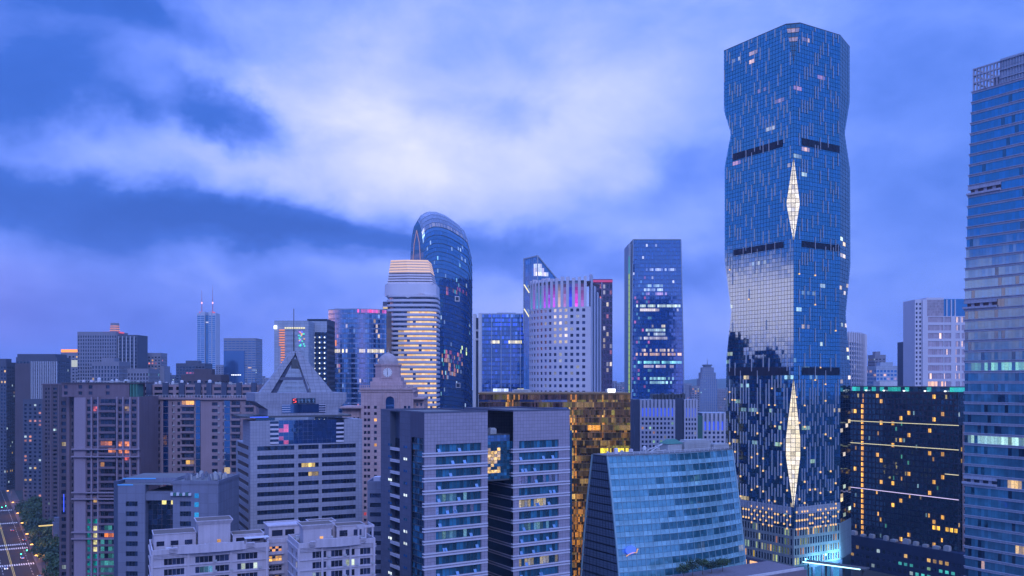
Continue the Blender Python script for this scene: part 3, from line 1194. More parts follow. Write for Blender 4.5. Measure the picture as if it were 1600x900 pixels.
# ================================================================== bulging glass office in front of the skyscraper
def bulging_office():
    R = Root('bulging_glass_office', 'low glass office whose curved front bulges towards its foot, before the tallest tower', 'office building', 949, 327, GA)
    wx = R.tx(1144)
    zt = R.z(713)
    D = 9.0
    nfl = 20
    FH = zt / nfl
    def bul(z):
        q = (zt - z) / zt
        return 10.5 * (1 - (1 - q) ** 1.6) * .95
    def back(z):
        q = (zt - z) / zt
        return D + 9 * (1 - (1 - q) ** 1.8)
    def Yf(x, z):
        return -bul(z) - 4.0 * math.sin(math.pi * min(1, max(0, x / wx)))
    # body
    core = MB()
    xs_ = [.35 + (wx - .7) * k / 12 for k in range(13)]
    core.loft([[(x, Yf(x, z) + .4, z) for x in xs_] + [(wx - .35, back(z) - .3, z), (.35, back(z) - .3, z)] for z in [zt * k / 14 for k in range(15)]])
    core.build('core', ['black_panel'], R.o)
    NC = 17
    cw = wx / NC
    lr = random.Random(31)
    shape = {}
    for i in range(nfl):
        z0, z1 = i * FH, (i + 1) * FH
        zs = z0 + FH * .40
        py = HOR - ((z0 + z1) / 2 - HC) * F / 330
        if py < 925:
            # spandrel strip
            b = MB()
            for c in range(NC * 2):
                x0, x1 = c * cw / 2 + .04, (c + 1) * cw / 2 - .04
                b.quad((x0, Yf(x0, z0), z0 + .1), (x1, Yf(x1, z0), z0 + .1), (x1, Yf(x1, zs), zs - .05), (x0, Yf(x0, zs), zs - .05), 0, None)
            b.build('spandrel', ['spandrel_glass'], R.o)
            for c in range(NC):
                wid = cw
                x0 = c * cw
                v = lr.random()
                dark = (c > 3 + (i * 5) % 4 and v < .93 and c < NC - 1)  # left panes stay paler: their reflection is put into the colour
                lit = None
                if lr.random() < .02:
                    lit = dim(round(lr.uniform(.08, .25), 2), lr.choice(((.6, 1, .9), (1, .8, .5), (.4, .7, 1))))
                g_ = MB()
                for q in range(2):
                    a, e = x0 + q * cw / 2 + .05, x0 + (q + 1) * cw / 2 - .05
                    zm = zs + (z1 - zs) * .36
                    for (za, zb_) in ((zs + .04, zm), (zm, z1 - .04)):
                        dd = .10 if dark and za > zs + .1 else 0
                        g_.quad((a, Yf(a, za) + dd, za), (e, Yf(e, za) + dd, za), (e, Yf(e, zb_) + dd, zb_), (a, Yf(a, zb_) + dd, zb_), 0, lit)
                g_.build('pane', ['bulge_dark' if dark else 'bulge_glass'], R.o)
        # floor rail
        b = MB()
        rail = [(wx * k / 10, Yf(wx * k / 10, z1)) for k in range(11)]
        b.prism([(x, y - .28) for x, y in rail] + [(x, y + .05) for x, y in reversed(rail)], z1 - .10, z1 + .10)
        b.build('floor_rail', ['rail_metal'], R.o)
    # vertical mullions following the curve
    for c in range(NC + 1):
        b = MB()
        x = c * cw
        w = .10 if 0 < c < NC else .45
        prev = None
        for k in range(15):
            z = zt * k / 14
            p = (x, Yf(x, z) - .08, z)
            if prev:
                b.beam(prev, p, w * 1.4, .25)
            prev = p
        b.build('mullion', ['rail_metal'], R.o)
    # left end: woven sunscreen
    b = MB()
    for k in range(28):
        z0, z1 = zt * k / 28, zt * (k + 1) / 28
        nn = 10
        for q in range(nn):
            f0, f1 = q / nn, (q + 1) / nn
            ya = lambda z, f: -bul(z) + .2 + (back(z) + bul(z) - .5) * f
            b.quad((0, ya(z0, f1), z0 + .25), (-.12, ya(z0, f0) + .05, z0 + .25), (-.12, ya(z1, f0) + .05, z1 - .25), (0, ya(z1, f1), z1 - .25))
    b.build('sunscreen', ['screen_mesh'], R.o, kind='stuff')
    for f in (0, 1):
        b = MB()
        prev = None
        for k in range(15):
            z = zt * k / 14
            p = (-.1, (-bul(z)) if f == 0 else back(z), z)
            if prev:
                b.beam(prev, p, .5)
            prev = p
        b.build('edge_rib', ['rail_metal'], R.o)
    # roof edge rail and plant
    b = MB()
    rail = [(-.2 + (wx + .4) * k / 12, Yf(wx * k / 12, zt) - .25) for k in range(13)]
    b.prism(rail + [(wx + .2, D + .2), (-.2, D + .2)], zt, zt + .3)
    b.build('roof', ['roof_grey'], R.o)
    b = MB()
    for x in [wx * k / 24 for k in range(25)]:
        b.box(x - .05, x + .05, Yf(x, zt) - .1, Yf(x, zt), zt + .3, zt + 1.4)
    for p, q in zip(rail, rail[1:]):
        for zz in (.9, 1.4):
            b.beam((p[0], p[1] + .15, zt + zz), (q[0], q[1] + .15, zt + zz), .1)
    b.build('roof_railing', ['metal_light'], R.o)
    roof_units(R, [(R.tx(1064, 6), R.tx(1104, 6), 4, 8.5, zt + .3, zt + 3.6), (R.tx(1108, 6), R.tx(1132, 6), 3.5, 8, zt + .3, zt + 2.0)])
    b = MB()
    xa_, xb_ = R.tx(1041, 5), R.tx(1063, 5)
    b.box(xa_, xb_, 4, 9, zt + .3, zt + 3.0)
    b.loft([[(xa_ - .4, 3.6, zt + 3.0), (xb_ + .4, 3.6, zt + 3.0), (xb_ + .4, 9.2, zt + 3.0), (xa_ - .4, 9.2, zt + 3.0)],
            [(xa_ + 1.6, 6, zt + 4.7), (xb_ - 1.6, 6, zt + 4.7), (xb_ - 1.6, 6.8, zt + 4.7), (xa_ + 1.6, 6.8, zt + 4.7)]], 1)
    b.build('roof_cabin', ['roof_metal', 'roof_green'], R.o)
    b = MB()
    b.beam((xa_ - 9, 4, zt + .4), (xa_ - 1, 6, zt + 3.0), .18)
    b.beam((xa_ - 9, 7, zt + .4), (xa_ - 1, 6.5, zt + 3.0), .18)
    b.beam((xa_ - 9, 4, zt + .4), (xa_ - 1, 4, zt + .9), .15)
    b.beam((R.tx(1107, 6), 5, zt + .3), (R.tx(1107, 6), 5, zt + 5.2), .12)
    b.build('roof_davit', ['metal_light'], R.o)
    # small illuminated emblem low on the front: blue oval over a pale gold swoosh
    z = R.z(857, 9, -bul(40))
    y = Yf(8, z) - .45
    x = R.tx(979, y)
    b = MB()
    b.loft([[(x + 1.8 + 2.3 * math.cos(a), yy, z + 1.5 * math.sin(a)) for a in [2 * math.pi * q / 18 for q in range(18)]] for yy in (y, y - .25)], 0)
    em = b.build('emblem', ['blue_led'], R.o, label='small glowing blue oval emblem over a gold swoosh')
    b = MB()
    pts = [(x - .4 + 5.6 * q / 14, z - 2.0 + 1.0 * math.sin(q / 14 * 2.6) + (1.5 if q > 12 else 0)) for q in range(15)]
    for (p, q) in zip(pts, pts[1:]):
        b.beam((p[0], y - .3, p[1]), (q[0], y - .3, q[1]), .28)
    b.build('swoosh', ['swoosh_gold'], em)
    # roof terrace at the foot with planters
    zz = R.z(891, 40, -19)
    b = MB()
    b.box(R.tx(1030, -18), wx + 4, -34, -15.2, 0, zz)
    b.build('terrace', ['terrace_paving'], R.o)
    b = MB()
    b.box(R.tx(1034, -18), wx + 3, -33.5, -33.1, zz, zz + .9)
    b.build('terrace_parapet', ['concrete_pale'], R.o)
    clutter(R, 2, wx * .6, 1.5, 8, zt + .3, 16, 3)
    return R, zz


emit_mat('swoosh_gold', (1.0, .55, .35), .6)
glass_mat('spandrel_glass', (.19, .36, .42), ior=2.2, tilt=.004, spread=.15, spec=(.7, .95, 1))
glass_mat('bulge_glass', (.09, .24, .31), ior=2.4, tilt=.004, spread=.12, spec=(.65, .95, 1))
glass_mat('bulge_dark', (.022, .095, .13), ior=2.1, tilt=.004, spread=.25, spec=(.65, .95, 1))
wall_mat('rail_metal', (.22, .36, .42), rough=.45, var=.1, spec=.5)
wall_mat('screen_mesh', (.10, .15, .24), rough=.5, var=.1, tile=(.9, .9), joint=.4)
wall_mat('terrace_paving', (.16, .14, .17), var=.2)
BULGE, TERR_Z = bulging_office()


# ================================================================== twin office blocks joined by a glass bridge
def twin_office():
    R = Root('twin_office_block', 'grey tiled twin office blocks with window bands, joined by a glass bridge, lower centre', 'office building', 663, 281, GA)
    L, wx = R.ty(595), 56.0
    xa, xb, xc, xd = 0.0, R.tx(762), R.tx(802), R.tx(890)
    zt = R.z(646)
    FH = 3.95
    zr = R.z(694.5, 4)          # head of the topmost window band
    n = int(zr / FH)
    rows = [(zr - FH * i - 2.62, zr - FH * i) for i in range(n)][::-1]
    rng = random.Random(40)
    w_ = MB()
    litk = {}

    def lf(i, j):
        v = rng.random()
        if v < .30:
            return dim(.7, rng.choice(((.12, .30, .25), (.55, .40, .15), (.08, .12, .45), (.10, .28, .30), (.15, .35, .35))))
        return None
    for (x0, x1, wa, wb) in ((xa, xb, R.tx(681), R.tx(752)), (xc, xd, R.tx(811), R.tx(873))):
        cb = window_cb(R.o, 'twin', 'glass_teal_office', 'metal_dark', 1.25, 1, .55, lf, 9, True)
        facade(w_, None, (x0, 0), (1, 0), x1 - x0, 0, zt, [(wa - x0, wb - x0)], rows, .55, cb=cb)
        w_.quad((x1, 0, 0), (x1, L, 0), (x1, L, zt), (x1, 0, zt))
        w_.quad((x1, L, 0), (x0, L, 0), (x0, L, zt), (x1, L, zt))
        w_.quad((x0, 0, zt - .03), (x1, 0, zt - .03), (x1, L, zt - .03), (x0, L, zt - .03), 1)
    w_.build('front_wall', ['grey_tile', 'roof_grey'], R.o)
    # twin string courses at every floor, proud of the piers
    for (x0, x1, wa, wb) in ((xa, xb, R.tx(681), R.tx(752)), (xc, xd, R.tx(811), R.tx(873))):
        for (za, zb) in rows:
            if zb < 28:
                continue
            for zz in (za - .12, za - 1.02):
                b = MB()
                b.box(x0 - .35, x1 + .02, -.22, -.002, zz - .21, zz + .21)
                b.box(x0 - .35, x0 - .002, -.002, .9, zz - .21, zz + .21)
                b.build('string_course', ['white_panel'], R.o)
            if rng.random() < .8:
                for q in range(rng.randrange(1, 4)):
                    x = wa + rng.uniform(.1, wb - wa - 1.4)
                    s = MB()
                    s.quad((x, -.25, za + .12), (x + 1.05, -.25, za + .12), (x + 1.05, .35, za + 1.15), (x, .35, za + 1.15))
                    s.quad((x + 1.05, -.26, za + .12), (x, -.26, za + .12), (x, .34, za + 1.15), (x + 1.05, .34, za + 1.15))
                    s.build('open_sash', ['glass_pale'], R.o)
    # dark left flank: wall, balcony slot, wall, glazed corner bay
    w2 = MB()
    p = lambda px: R.ty(px)
    y4, y3, y2, y1, y0 = p(595), p(609.5), p(624.5), p(641), p(661.5)
    yb = p(643)
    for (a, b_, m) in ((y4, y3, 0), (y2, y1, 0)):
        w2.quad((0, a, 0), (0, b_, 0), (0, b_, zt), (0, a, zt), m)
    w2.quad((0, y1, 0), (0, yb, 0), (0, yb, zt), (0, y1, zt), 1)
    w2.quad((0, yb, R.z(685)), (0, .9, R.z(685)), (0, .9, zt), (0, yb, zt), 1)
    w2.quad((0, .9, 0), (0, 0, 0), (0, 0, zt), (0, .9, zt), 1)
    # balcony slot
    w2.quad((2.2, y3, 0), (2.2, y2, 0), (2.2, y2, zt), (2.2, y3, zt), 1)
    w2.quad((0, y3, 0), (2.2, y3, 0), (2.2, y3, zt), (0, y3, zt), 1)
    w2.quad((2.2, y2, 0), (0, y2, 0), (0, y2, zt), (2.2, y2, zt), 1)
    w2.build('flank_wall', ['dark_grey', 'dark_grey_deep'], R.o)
    for k, (za, zb) in enumerate(rows):
        zz = za - .55
        if zz > R.z(688) or zz < 25:
            continue
        b = MB()
        b.box(-.1, 2.1, y2 + .1, y3 - .1, zz, zz + .42)
        b.box(-.12, .12, y2 + .1, y3 - .1, zz + .55, zz + 1.0)
        b.build('balcony', ['white_panel'], R.o)
        g_ = MB()
        g_.quad((1.9, y3 - .1, zz + 1), (1.9, y2 + .1, zz + 1), (1.9, y2 + .1, zz + FH), (1.9, y3 - .1, zz + FH))
        g_.build('window', ['glass_dark'], R.o)
        for (yy, lit) in ((y4 - 6.5, rng.random() < .25), (y2 - 3.2, rng.random() < .4)):
            for dy in (0, 1.5):
                g_ = MB()
                g_.box(-.06, .1, yy - dy - 1.0, yy - dy, zz + 1.3, zz + 2.1, 0, (.75, .85, .8) if lit else None)
                g_.build('window', ['glass_mid' if rng.random() < .6 else 'glass_teal'], R.o)
    gb, fb = MB(), MB()
    z = 20.0
    ztb = R.z(685)
    nb = int((ztb - z) / 1.975)
    for k in range(nb):
        za, zb = z + (ztb - z) * k / nb, z + (ztb - z) * (k + 1) / nb
        for q in range(5):
            ya, yc = .9 + (yb - .9) * q / 5, .9 + (yb - .9) * (q + 1) / 5
            gb.quad((.4, yc - .04, za + .04), (.4, ya + .04, za + .04), (.4, ya + .04, zb - .04), (.4, yc - .04, zb - .04), 1 if rng.random() < .25 else 0)
        fb.box(.2, .5, .9, yb, za - .08, za + .08)
    o = gb.build('corner_bay', ['glass_teal_office', 'glass_black'], R.o)
    fb.build('transom', ['metal_dark'], o, kind='stuff')
    # passage between the blocks: inner flank of the right block, bridge, back wall
    ig = MB()
    for i, (za, zb) in enumerate(rows):
        ig.quad((xc - .01, 17, za - .1), (xc - .01, .3, za - .1), (xc - .01, .3, zb), (xc - .01, 17, zb), 0)
        for zz in (za - .25, za - 1.1):
            ig.box(xc - .2, xc - .01, .3, 17, zz - .12, zz + .12, 1)
        ig.quad((xc - .005, 17, za - 1.33), (xc - .005, .3, za - 1.33), (xc - .005, .3, za - .1), (xc - .005, 17, za - .1), 2)
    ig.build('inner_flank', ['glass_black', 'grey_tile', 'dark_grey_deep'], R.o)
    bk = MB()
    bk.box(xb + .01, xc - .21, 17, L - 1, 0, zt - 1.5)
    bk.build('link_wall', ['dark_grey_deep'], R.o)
    br = MB()
    zb0, zb1 = R.z(749, 27, 2), R.z(680, 27, 2)
    nr, nc = 14, 8
    for k in range(nr):
        for q in range(nc):
            x0, x1 = xb + (xc - xb) * q / nc, xb + (xc - xb) * (q + 1) / nc
            z0, z1 = zb0 + (zb1 - zb0) * k / nr, zb0 + (zb1 - zb0) * (k + 1) / nr
            f = k / nr
            gold = q < 5 and .1 < f < .68 and rng.random() < .8
            br.quad((x0 + .04, 2.2, z0 + .04), (x1 - .04, 2.2, z0 + .04), (x1 - .04, 2.2, z1 - .04), (x0 + .04, 2.2, z1 - .04), 0 if f < .85 else 1,
                    dim(rng.uniform(.2, 1.1), (1, .60, .13)) if gold else None)
    o = br.build('bridge_glass', ['glass_teal_office', 'glass_pale'], R.o)
    f = MB()
    f.box(xb + .02, xc - .22, 2.35, 15, zb0 - .5, zb1 + .1)
    f.box(xb + .02, xc - .22, 2.05, 2.3, zb0 - .5, zb0 - .02)
    f.box(xb + .02, xc - .22, 2.05, 2.3, zb1 + .02, zb1 + .4)
    f.build('bridge_frame', ['metal_dark'], R.o)
    roof_units(R, [(xb + 4, xb + 6.3, 5, 7, zb1 + .12, zb1 + 1.9)])
    # parapets
    for (x0, x1) in ((xa, xb), (xc, xd)):
        b = MB()
        parapet(b, x0 - .06, x1 + .06, -.06, L, zt, .55, .4)
        b.build('parapet', ['dark_grey'], R.o)
    # glazed strip on the right flank
    b = MB()
    b.box(xd + .01, xd + 1.2, .2, 6, 0, zt - 7)
    b.build('side_glazing', ['glass_teal_office'], R.o)


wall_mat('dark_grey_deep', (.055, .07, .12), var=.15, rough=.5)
glass_mat('glass_teal_office', (.016, .085, .15), ior=2.2, tilt=.012, spread=.8, spec=(.6, .95, 1), inner=1.2)
twin_office()


# ================================================================== office with the open pyramid on its roof
def pyramid_office():
    rot = math.radians(26)
    R = Root('pyramid_roof_office', 'pale tiled office with window bands, open pyramid frame and mast on its roof', 'office building', 391, 348, rot)
    wx, wy = R.tx(566), 34.0
    zs = R.z(658)               # shoulders
    zm = R.z(696)               # foot of the dark upper glass
    rng = random.Random(77)
    w_ = MB()
    FH = 3.58
    xs = [R.tx(p) for p in (402, 460, 466, 498, 503, 556)]
    zr = R.z(698)
    n = int(zr / FH)
    rows = [(zr - FH * i - 1.75, zr - FH * i) for i in range(n)][::-1]

    def lf(i, j):
        k = n - 1 - j
        if i == 1 and k in (2, 3):
            return (1.0, .72, .25)
        return None
    cb = window_cb(R.o, 'pyr', 'glass_dark', 'metal_dark', 1.3, 1, .4, lf, 8, True)
    facade(w_, None, (0, 0), (1, 0), wx, 0, zm, [(xs[0], xs[1]), (xs[2], xs[3]), (xs[4], xs[5])], rows, .4, cb=cb)
    facade(w_, None, (0, wy), (0, -1), wy, 0, zm, [(3, wy - 4)], rows, .4, cb=cb)
    w_.quad((wx, 0, 0), (wx, wy, 0), (wx, wy, zm), (wx, 0, zm))
    w_.quad((wx, wy, 0), (0, wy, 0), (0, wy, zm), (wx, wy, zm))
    w_.quad((0, 0, zm), (wx, 0, zm), (wx, wy, zm), (0, wy, zm))
    w_.build('wall', ['lavender_stone'], R.o)
    # shoulder blocks with striped windows
    xl, xr = R.tx(422), R.tx(538)
    for (x0, x1, side) in ((0, xl, 0), (xr, wx, 1)):
        b = MB()
        b.box(x0 + .02, x1, .02, wy * .5, zm + .01, zs)
        b.build('shoulder', ['lavender_stone'], R.o)
    xg0, xg1 = R.tx(436), R.tx(526)
    for (x0, x1) in ((xl + .02, xg0), (xg1, xr - .02)):
        for k in range(5):
            z0 = zm + .3 + (zs - zm - .6) * k / 5
            b = MB()
            b.box(x0, x1, .5, 4, z0, z0 + .75)
            b.build('window_ledge', ['white_panel'], R.o)
            g_ = MB()
            g_.box(x0, x1, .9, 3.9, z0 + .77, z0 + (zs - zm - .6) / 5 - .02)
            g_.build('window', ['glass_dark'], R.o)
    g_ = MB()
    for q in range(12):
        for k in range(6):
            a, b_ = xg0 + (xg1 - xg0) * q / 12, xg0 + (xg1 - xg0) * (q + 1) / 12
            z0, z1 = zm + (zs - zm) * k / 6, zm + (zs - zm) * (k + 1) / 6
            l = None
            if q < 2 and rng.random() < .4:
                l = dim(rng.uniform(.08, .5), (.9, .12, .22))
            g_.quad((a + .02, .6, z0 + .03), (b_ - .02, .6, z0 + .03), (b_ - .02, .6, z1), (a + .02, .6, z1), 0, l)
    g_.quad((xg0, 8, zs), (xg0, .6, zs), (xg1, .6, zs), (xg1, 8, zs))
    g_.build('upper_glass', ['glass_deep'], R.o)
    # flying roof slab
    z = R.z(652)
    b = MB()
    x0, x1 = R.tx(376, 4), R.tx(551, 2)
    b.prism([(x0 + 2, .8), (x1 - 2, .8), (x1, 4), (x1, wy * .7), (x0, wy * .7), (x0, 4)], z - .35, z + .35)
    b.build('roof_slab', ['metal_dark'], R.o)
    b = MB()
    b.box(x0 + 3, R.tx(420), .75, .95, z - .2, z + .1)
    b.build('edge_light', ['blue_led'], R.o)
    b = MB()
    b.box(R.tx(398, 5), xg0 - 1, 3, 4, zs + .1, z - .4)
    b.build('upper_glazing', ['glass_teal'], R.o)
    # upper block: flares upwards, blind fascia with a sign panel and a window
    z0, z1, z2 = z + .36, R.z(638), R.z(614)
    b = MB()
    xa, xb = R.tx(420), R.tx(531)
    ua, ub = R.tx(400), R.tx(543)
    yb = wy * .62
    b.loft([[(xa, 2, z0), (xb, 2, z0), (xb, yb, z0), (xa, yb, z0)], [(xa, 2, z1 - .6), (xb, 2, z1 - .6), (xb, yb, z1 - .6), (xa, yb, z1 - .6)],
            [(ua, 1.6, z1 + 2.6), (ub, 1.6, z1 + 2.6), (ub, yb + 1, z1 + 2.6), (ua, yb + 1, z1 + 2.6)], [(ua, 1.6, z2), (ub, 1.6, z2), (ub, yb + 1, z2), (ua, yb + 1, z2)]])
    b.build('upper_block', ['lavender_stone'], R.o)
    b = MB()
    b.box(R.tx(442), R.tx(510), 1.75, 2.2, R.z(646.5), R.z(632.5))
    o = b.build('window', ['glass_deep'], R.o)
    g_ = MB()
    for q in range(4):
        g_.box(R.tx(442) - .1, R.tx(455), 1.6, 1.74, R.z(645 - q * 3.6), R.z(644 - q * 3.6))
        g_.box(R.tx(500), R.tx(510) + .1, 1.6, 1.74, R.z(645 - q * 3.6), R.z(644 - q * 3.6))
    g_.build('louvre', ['white_panel'], o, kind='stuff')
    b = MB()
    b.box(R.tx(458), R.tx(494), 1.2, 1.55, R.z(631), R.z(623))
    o = b.build('sign_panel', ['black_panel'], R.o, label='dark sign panel with one red glowing character')
    # one red glyph and dim blue glyph strokes on the sign
    zc, hs = R.z(627), .85
    def strokes(x, segs, mat, nm):
        q = MB()
        for (a, b1, c, d) in segs:
            q.beam((x + a, 1.1, zc + b1 * hs), (x + c, 1.1, zc + d * hs), .22, .12)
        q.build(nm, [mat], o, kind='stuff')
    S = [(1, .9, 0, .7), (0, .7, 0, .1), (0, .1, 1, -.1), (1, -.1, 1, -.7), (1, -.7, 0, -.9)]
    strokes(R.tx(459.5), S, 'red_lamp', 'sign_character')
    for k, px in enumerate((466, 471.5, 477, 482.5, 489)):
        segs = [(0, .8, .95, .8), (.5, .9, .5, -.9), (0, 0, 1, 0), (.1, -.8, .9, -.8), (0, .8, 0, -.2)]
        strokes(R.tx(px), segs[k % 2:k % 2 + 4], 'sign_dim', 'sign_character')
    # pyramid: two leaning slabs, a cross beam and the mast
    zp, za = z2, R.z(549, 15, 8)
    cx = R.tx(466)
    for sgn, pa, pb_ in ((-1, 408, 425), (1, 523, 486)):
        xo, xi = R.tx(pa), R.tx(pb_)
        b = MB()
        top = za
        ring0 = [(xo, 2.4, zp), (xi, 2.4, zp), (xi, 7, zp), (xo, 7, zp)] if xo < xi else [(xi, 2.4, zp), (xo, 2.4, zp), (xo, 7, zp), (xi, 7, zp)]
        a0, a1 = (cx - 1.5, cx + .2) if sgn < 0 else (cx - .2, cx + 1.6)
        ring1 = [(a0, 5, top), (a1, 5, top), (a1, 7.5, top), (a0, 7.5, top)]
        b.loft([ring0, ring1])
        b.build('pyramid_leg', ['pyramid_tile'], R.o)
        if sgn < 0:
            b = MB()
            xq = R.tx(437)
            b.loft([[(xi + .02, 4.0, zp), (xq, 5.2, zp), (xq, 6.8, zp), (xi + .02, 6.8, zp)], [(cx + .1, 5.4, top - 1.5), (cx + .4, 5.6, top - 1.5), (cx + .4, 7, top - 1.5), (cx + .1, 7, top - 1.5)]])
            b.build('pyramid_inner_leg', ['pyramid_shade'], R.o)
            b = MB()
            b.box(cx - 1.6, cx + 1.4, 4.6, 5.4, top - 7, top - 3.2)
            b.build('apex_bracket', ['metal_dark'], R.o)
        else:
            b = MB()
            pts_ = [(cx + .2 + (xi - cx) * (1 - (1 - f) ** 1.6), 4.8 - 2.2 * f, top - 5 + (zp - top + 5) * f) for f in [k / 8 for k in range(9)]]
            for p, q in zip(pts_, pts_[1:]):
                b.beam(p, q, .7, .5)
            b.build('leg_edge', ['metal_dark'], R.o)
    b = MB()
    b.box(R.tx(431), R.tx(497), 3.6, 5.5, R.z(594), R.z(589.5))
    b.build('cross_beam', ['dark_grey'], R.o)
    b = MB()
    b.cyl(cx, 8, .28, za - 1, za + (R.z(515, 15, 8) - za), 8)
    b.cyl(cx, 8, .14, R.z(515, 15, 8), R.z(482, 15, 8), 6)
    b.build('mast', ['metal_dark'], R.o)


wall_mat('pyramid_shade', (.10, .11, .17), tile=(2.2, 1.3), joint=.6, var=.12)  # shade on the leg's inner face, put into a darker tile
wall_mat('pyramid_tile', (.27, .28, .34), tile=(2.2, 1.3), joint=.7, var=.12)
emit_mat('sign_dim', (.10, .25, .75), .45)
pyramid_office()


# ================================================================== clock tower
def clock_tower():
    R = Root('clock_tower_block', 'pink stone apartment tower topped by a clock and a domed roof', 'clock tower', 545, 457, 0)
    X = lambda px: (px - 545) / F * 457
    Z = lambda py: HC + (HOR - py) / F * 457
    w_, gl = MB(), MB()
    FH = 9.8 / F * 457
    def rr(ztop):
        n = int(ztop / FH)
        return [(ztop - FH * (i + 1) + 1.0, ztop - FH * (i + 1) + 2.5) for i in range(n)][::-1]
    lf = lit_rand(.03, [WARM, (1, .1, .1)], .7, 0, 12)
    # main shaft
    c = [(X(p - 2) - X(564), X(p + 2.2) - X(564)) for p in (570.5, 576, 586.5, 633, 639)]
    shell(w_, gl, X(564), X(646), 0, 22, 0, Z(609), front=(c, rr(Z(632))), left=(cols_n(1, 21, 6, .4), rr(Z(632))), litf=lf, rec=.3)
    shell(w_, gl, X(533), X(563.8), 3, 22, 0, Z(636), front=(cols_n(.8, X(563.8) - X(533) - .8, 4, .42), rr(Z(650))), litf=lf, rec=.3)
    shell(w_, gl, X(646.2), X(662), 3, 22, 0, Z(622), front=(cols_n(.5, X(662) - X(646.2) - .5, 2, .45), rr(Z(628))), litf=lf, rec=.3)
    w_.build('wall', ['pink_stone'], R.o)
    gl.build('windows', ['glass_dark'], R.o, kind='stuff')
    # arched window
    b = MB()
    xa, xb, zb, zs = X(602), X(617), Z(645), Z(626)
    r = (xb - xa) / 2
    arch = [(xa, zb), (xb, zb)] + [((xa + xb) / 2 + r * math.cos(a), zs + r * math.sin(a)) for a in [math.pi * k / 10 for k in range(11)]]
    b.loft([[(x, y, z) for x, z in arch] for y in (-.05, -.25)])
    o = b.build('arched_window', ['glass_blue'], R.o)
    f = MB()
    ring = [(x, z) for x, z in arch[2:]]
    pts = [(xb, zb)] + ring + [(xa, zb)]
    for p, q in zip(pts, pts[1:]):
        f.beam((p[0], -.3, p[1]), (q[0], -.3, q[1]), .45)
    f.build('window_frame', ['pink_stone'], o)
    for p in (597, 600, 619.5, 622.5):
        b = MB()
        b.box(X(p) - .35, X(p) + .35, -.7, -.01, Z(650), Z(613))
        b.build('pilaster', ['pink_stone'], R.o)
    # cornices
    for (pa, pb_, ya, yb, o_) in ((562, 645, 609, 606, .9), (560, 648, 612.5, 610, .4), (531, 565, 638, 635, .6), (646, 663, 624, 621, .6)):
        b = MB()
        b.box(X(pa), X(pb_), -o_, 22.2, Z(ya), Z(yb))
        b.build('cornice', ['pink_stone'], R.o)
    b = MB()
    for k in range(26):
        x = X(563) + (X(644) - X(563)) * k / 25
        b.box(x - .25, x + .25, -.8, -.3, Z(606), Z(602.5))
    b.box(X(562), X(645), -.85, -.25, Z(602.5), Z(601.8))
    b.build('balustrade', ['pink_stone'], R.o)
    # stepped base and octagonal clock drum
    b = MB()
    b.box(X(577), X(628), 3, 18, Z(606), Z(596))
    b.box(X(580), X(625), 4, 17, Z(596), Z(590))
    b.build('drum_base', ['pink_stone'], R.o)
    cx, cy_ = (X(582) + X(622)) / 2, 10.5
    hw = (X(622) - X(582)) / 2
    b = MB()
    oct_ = [(cx + hw * 1.04 * math.cos(math.pi / 8 + k * math.pi / 4), cy_ + hw * 1.04 * math.sin(math.pi / 8 + k * math.pi / 4)) for k in range(8)]
    b.prism(oct_, Z(590), Z(571))
    b.build('clock_drum', ['pink_stone'], R.o)
    b = MB()
    big = [(cx + (x - cx) * 1.08, cy_ + (y - cy_) * 1.08) for x, y in oct_]
    b.prism(big, Z(571), Z(568.5))
    b.prism(big, Z(591), Z(589.5))
    b.build('drum_cornice', ['pink_stone'], R.o)
    fy = cy_ - hw * 1.04 * math.cos(math.pi / 8)
    zc = Z(582)
    b = MB()
    rc = X(552.2) - X(545)
    b.loft([[(cx + .6 + rc * math.cos(a), y, zc + rc * math.sin(a)) for a in [2 * math.pi * k / 28 for k in range(28)]] for y in (fy, fy - .2)])
    o = b.build('clock_face', ['clock_white'], R.o, label='round pale clock face with dark hands')
    hnd = MB()
    for k in range(12):
        a = 2 * math.pi * k / 12
        hnd.beam((cx + .6 + rc * .78 * math.sin(a), fy - .25, zc + rc * .78 * math.cos(a)), (cx + .6 + rc * .95 * math.sin(a), fy - .25, zc + rc * .95 * math.cos(a)), .26, .1)
    hnd.build('hour_mark', ['metal_dark'], o, kind='stuff')
    for (ang, ln, w) in ((math.radians(182), .62, .3), (math.radians(352), .8, .2)):
        q = MB()
        q.beam((cx + .6, fy - .32, zc), (cx + .6 + rc * ln * math.sin(ang), fy - .32, zc + rc * ln * math.cos(ang)), w, .1)
        q.build('clock_hand', ['metal_dark'], o)
    # dome and finial
    b = MB()
    n = 24
    rings = []
    for k in range(9):
        t_ = k / 8 * math.pi / 2 * .97
        rr_ = hw * .82 * math.cos(t_)
        rings.append([(cx + rr_ * math.cos(2 * math.pi * q / n), cy_ + rr_ * math.sin(2 * math.pi * q / n), Z(568.5) + (Z(551) - Z(568.5)) * math.sin(t_)) for q in range(n)])
    b.loft(rings)
    b.build('dome', ['dome_grey'], R.o, smooth=False)
    b = MB()
    b.cyl(cx, cy_, .9, Z(551.2), Z(549), 10, .6)
    b.cyl(cx, cy_, .25, Z(549), Z(543), 8, .05)
    b.build('finial', ['dome_grey'], R.o)


wall_mat('dome_grey', (.33, .27, .28), tile=(1.4, 30), joint=.75, var=.15)
wall_mat('clock_white', (.62, .60, .60), var=.08, streak=.05)
clock_tower()


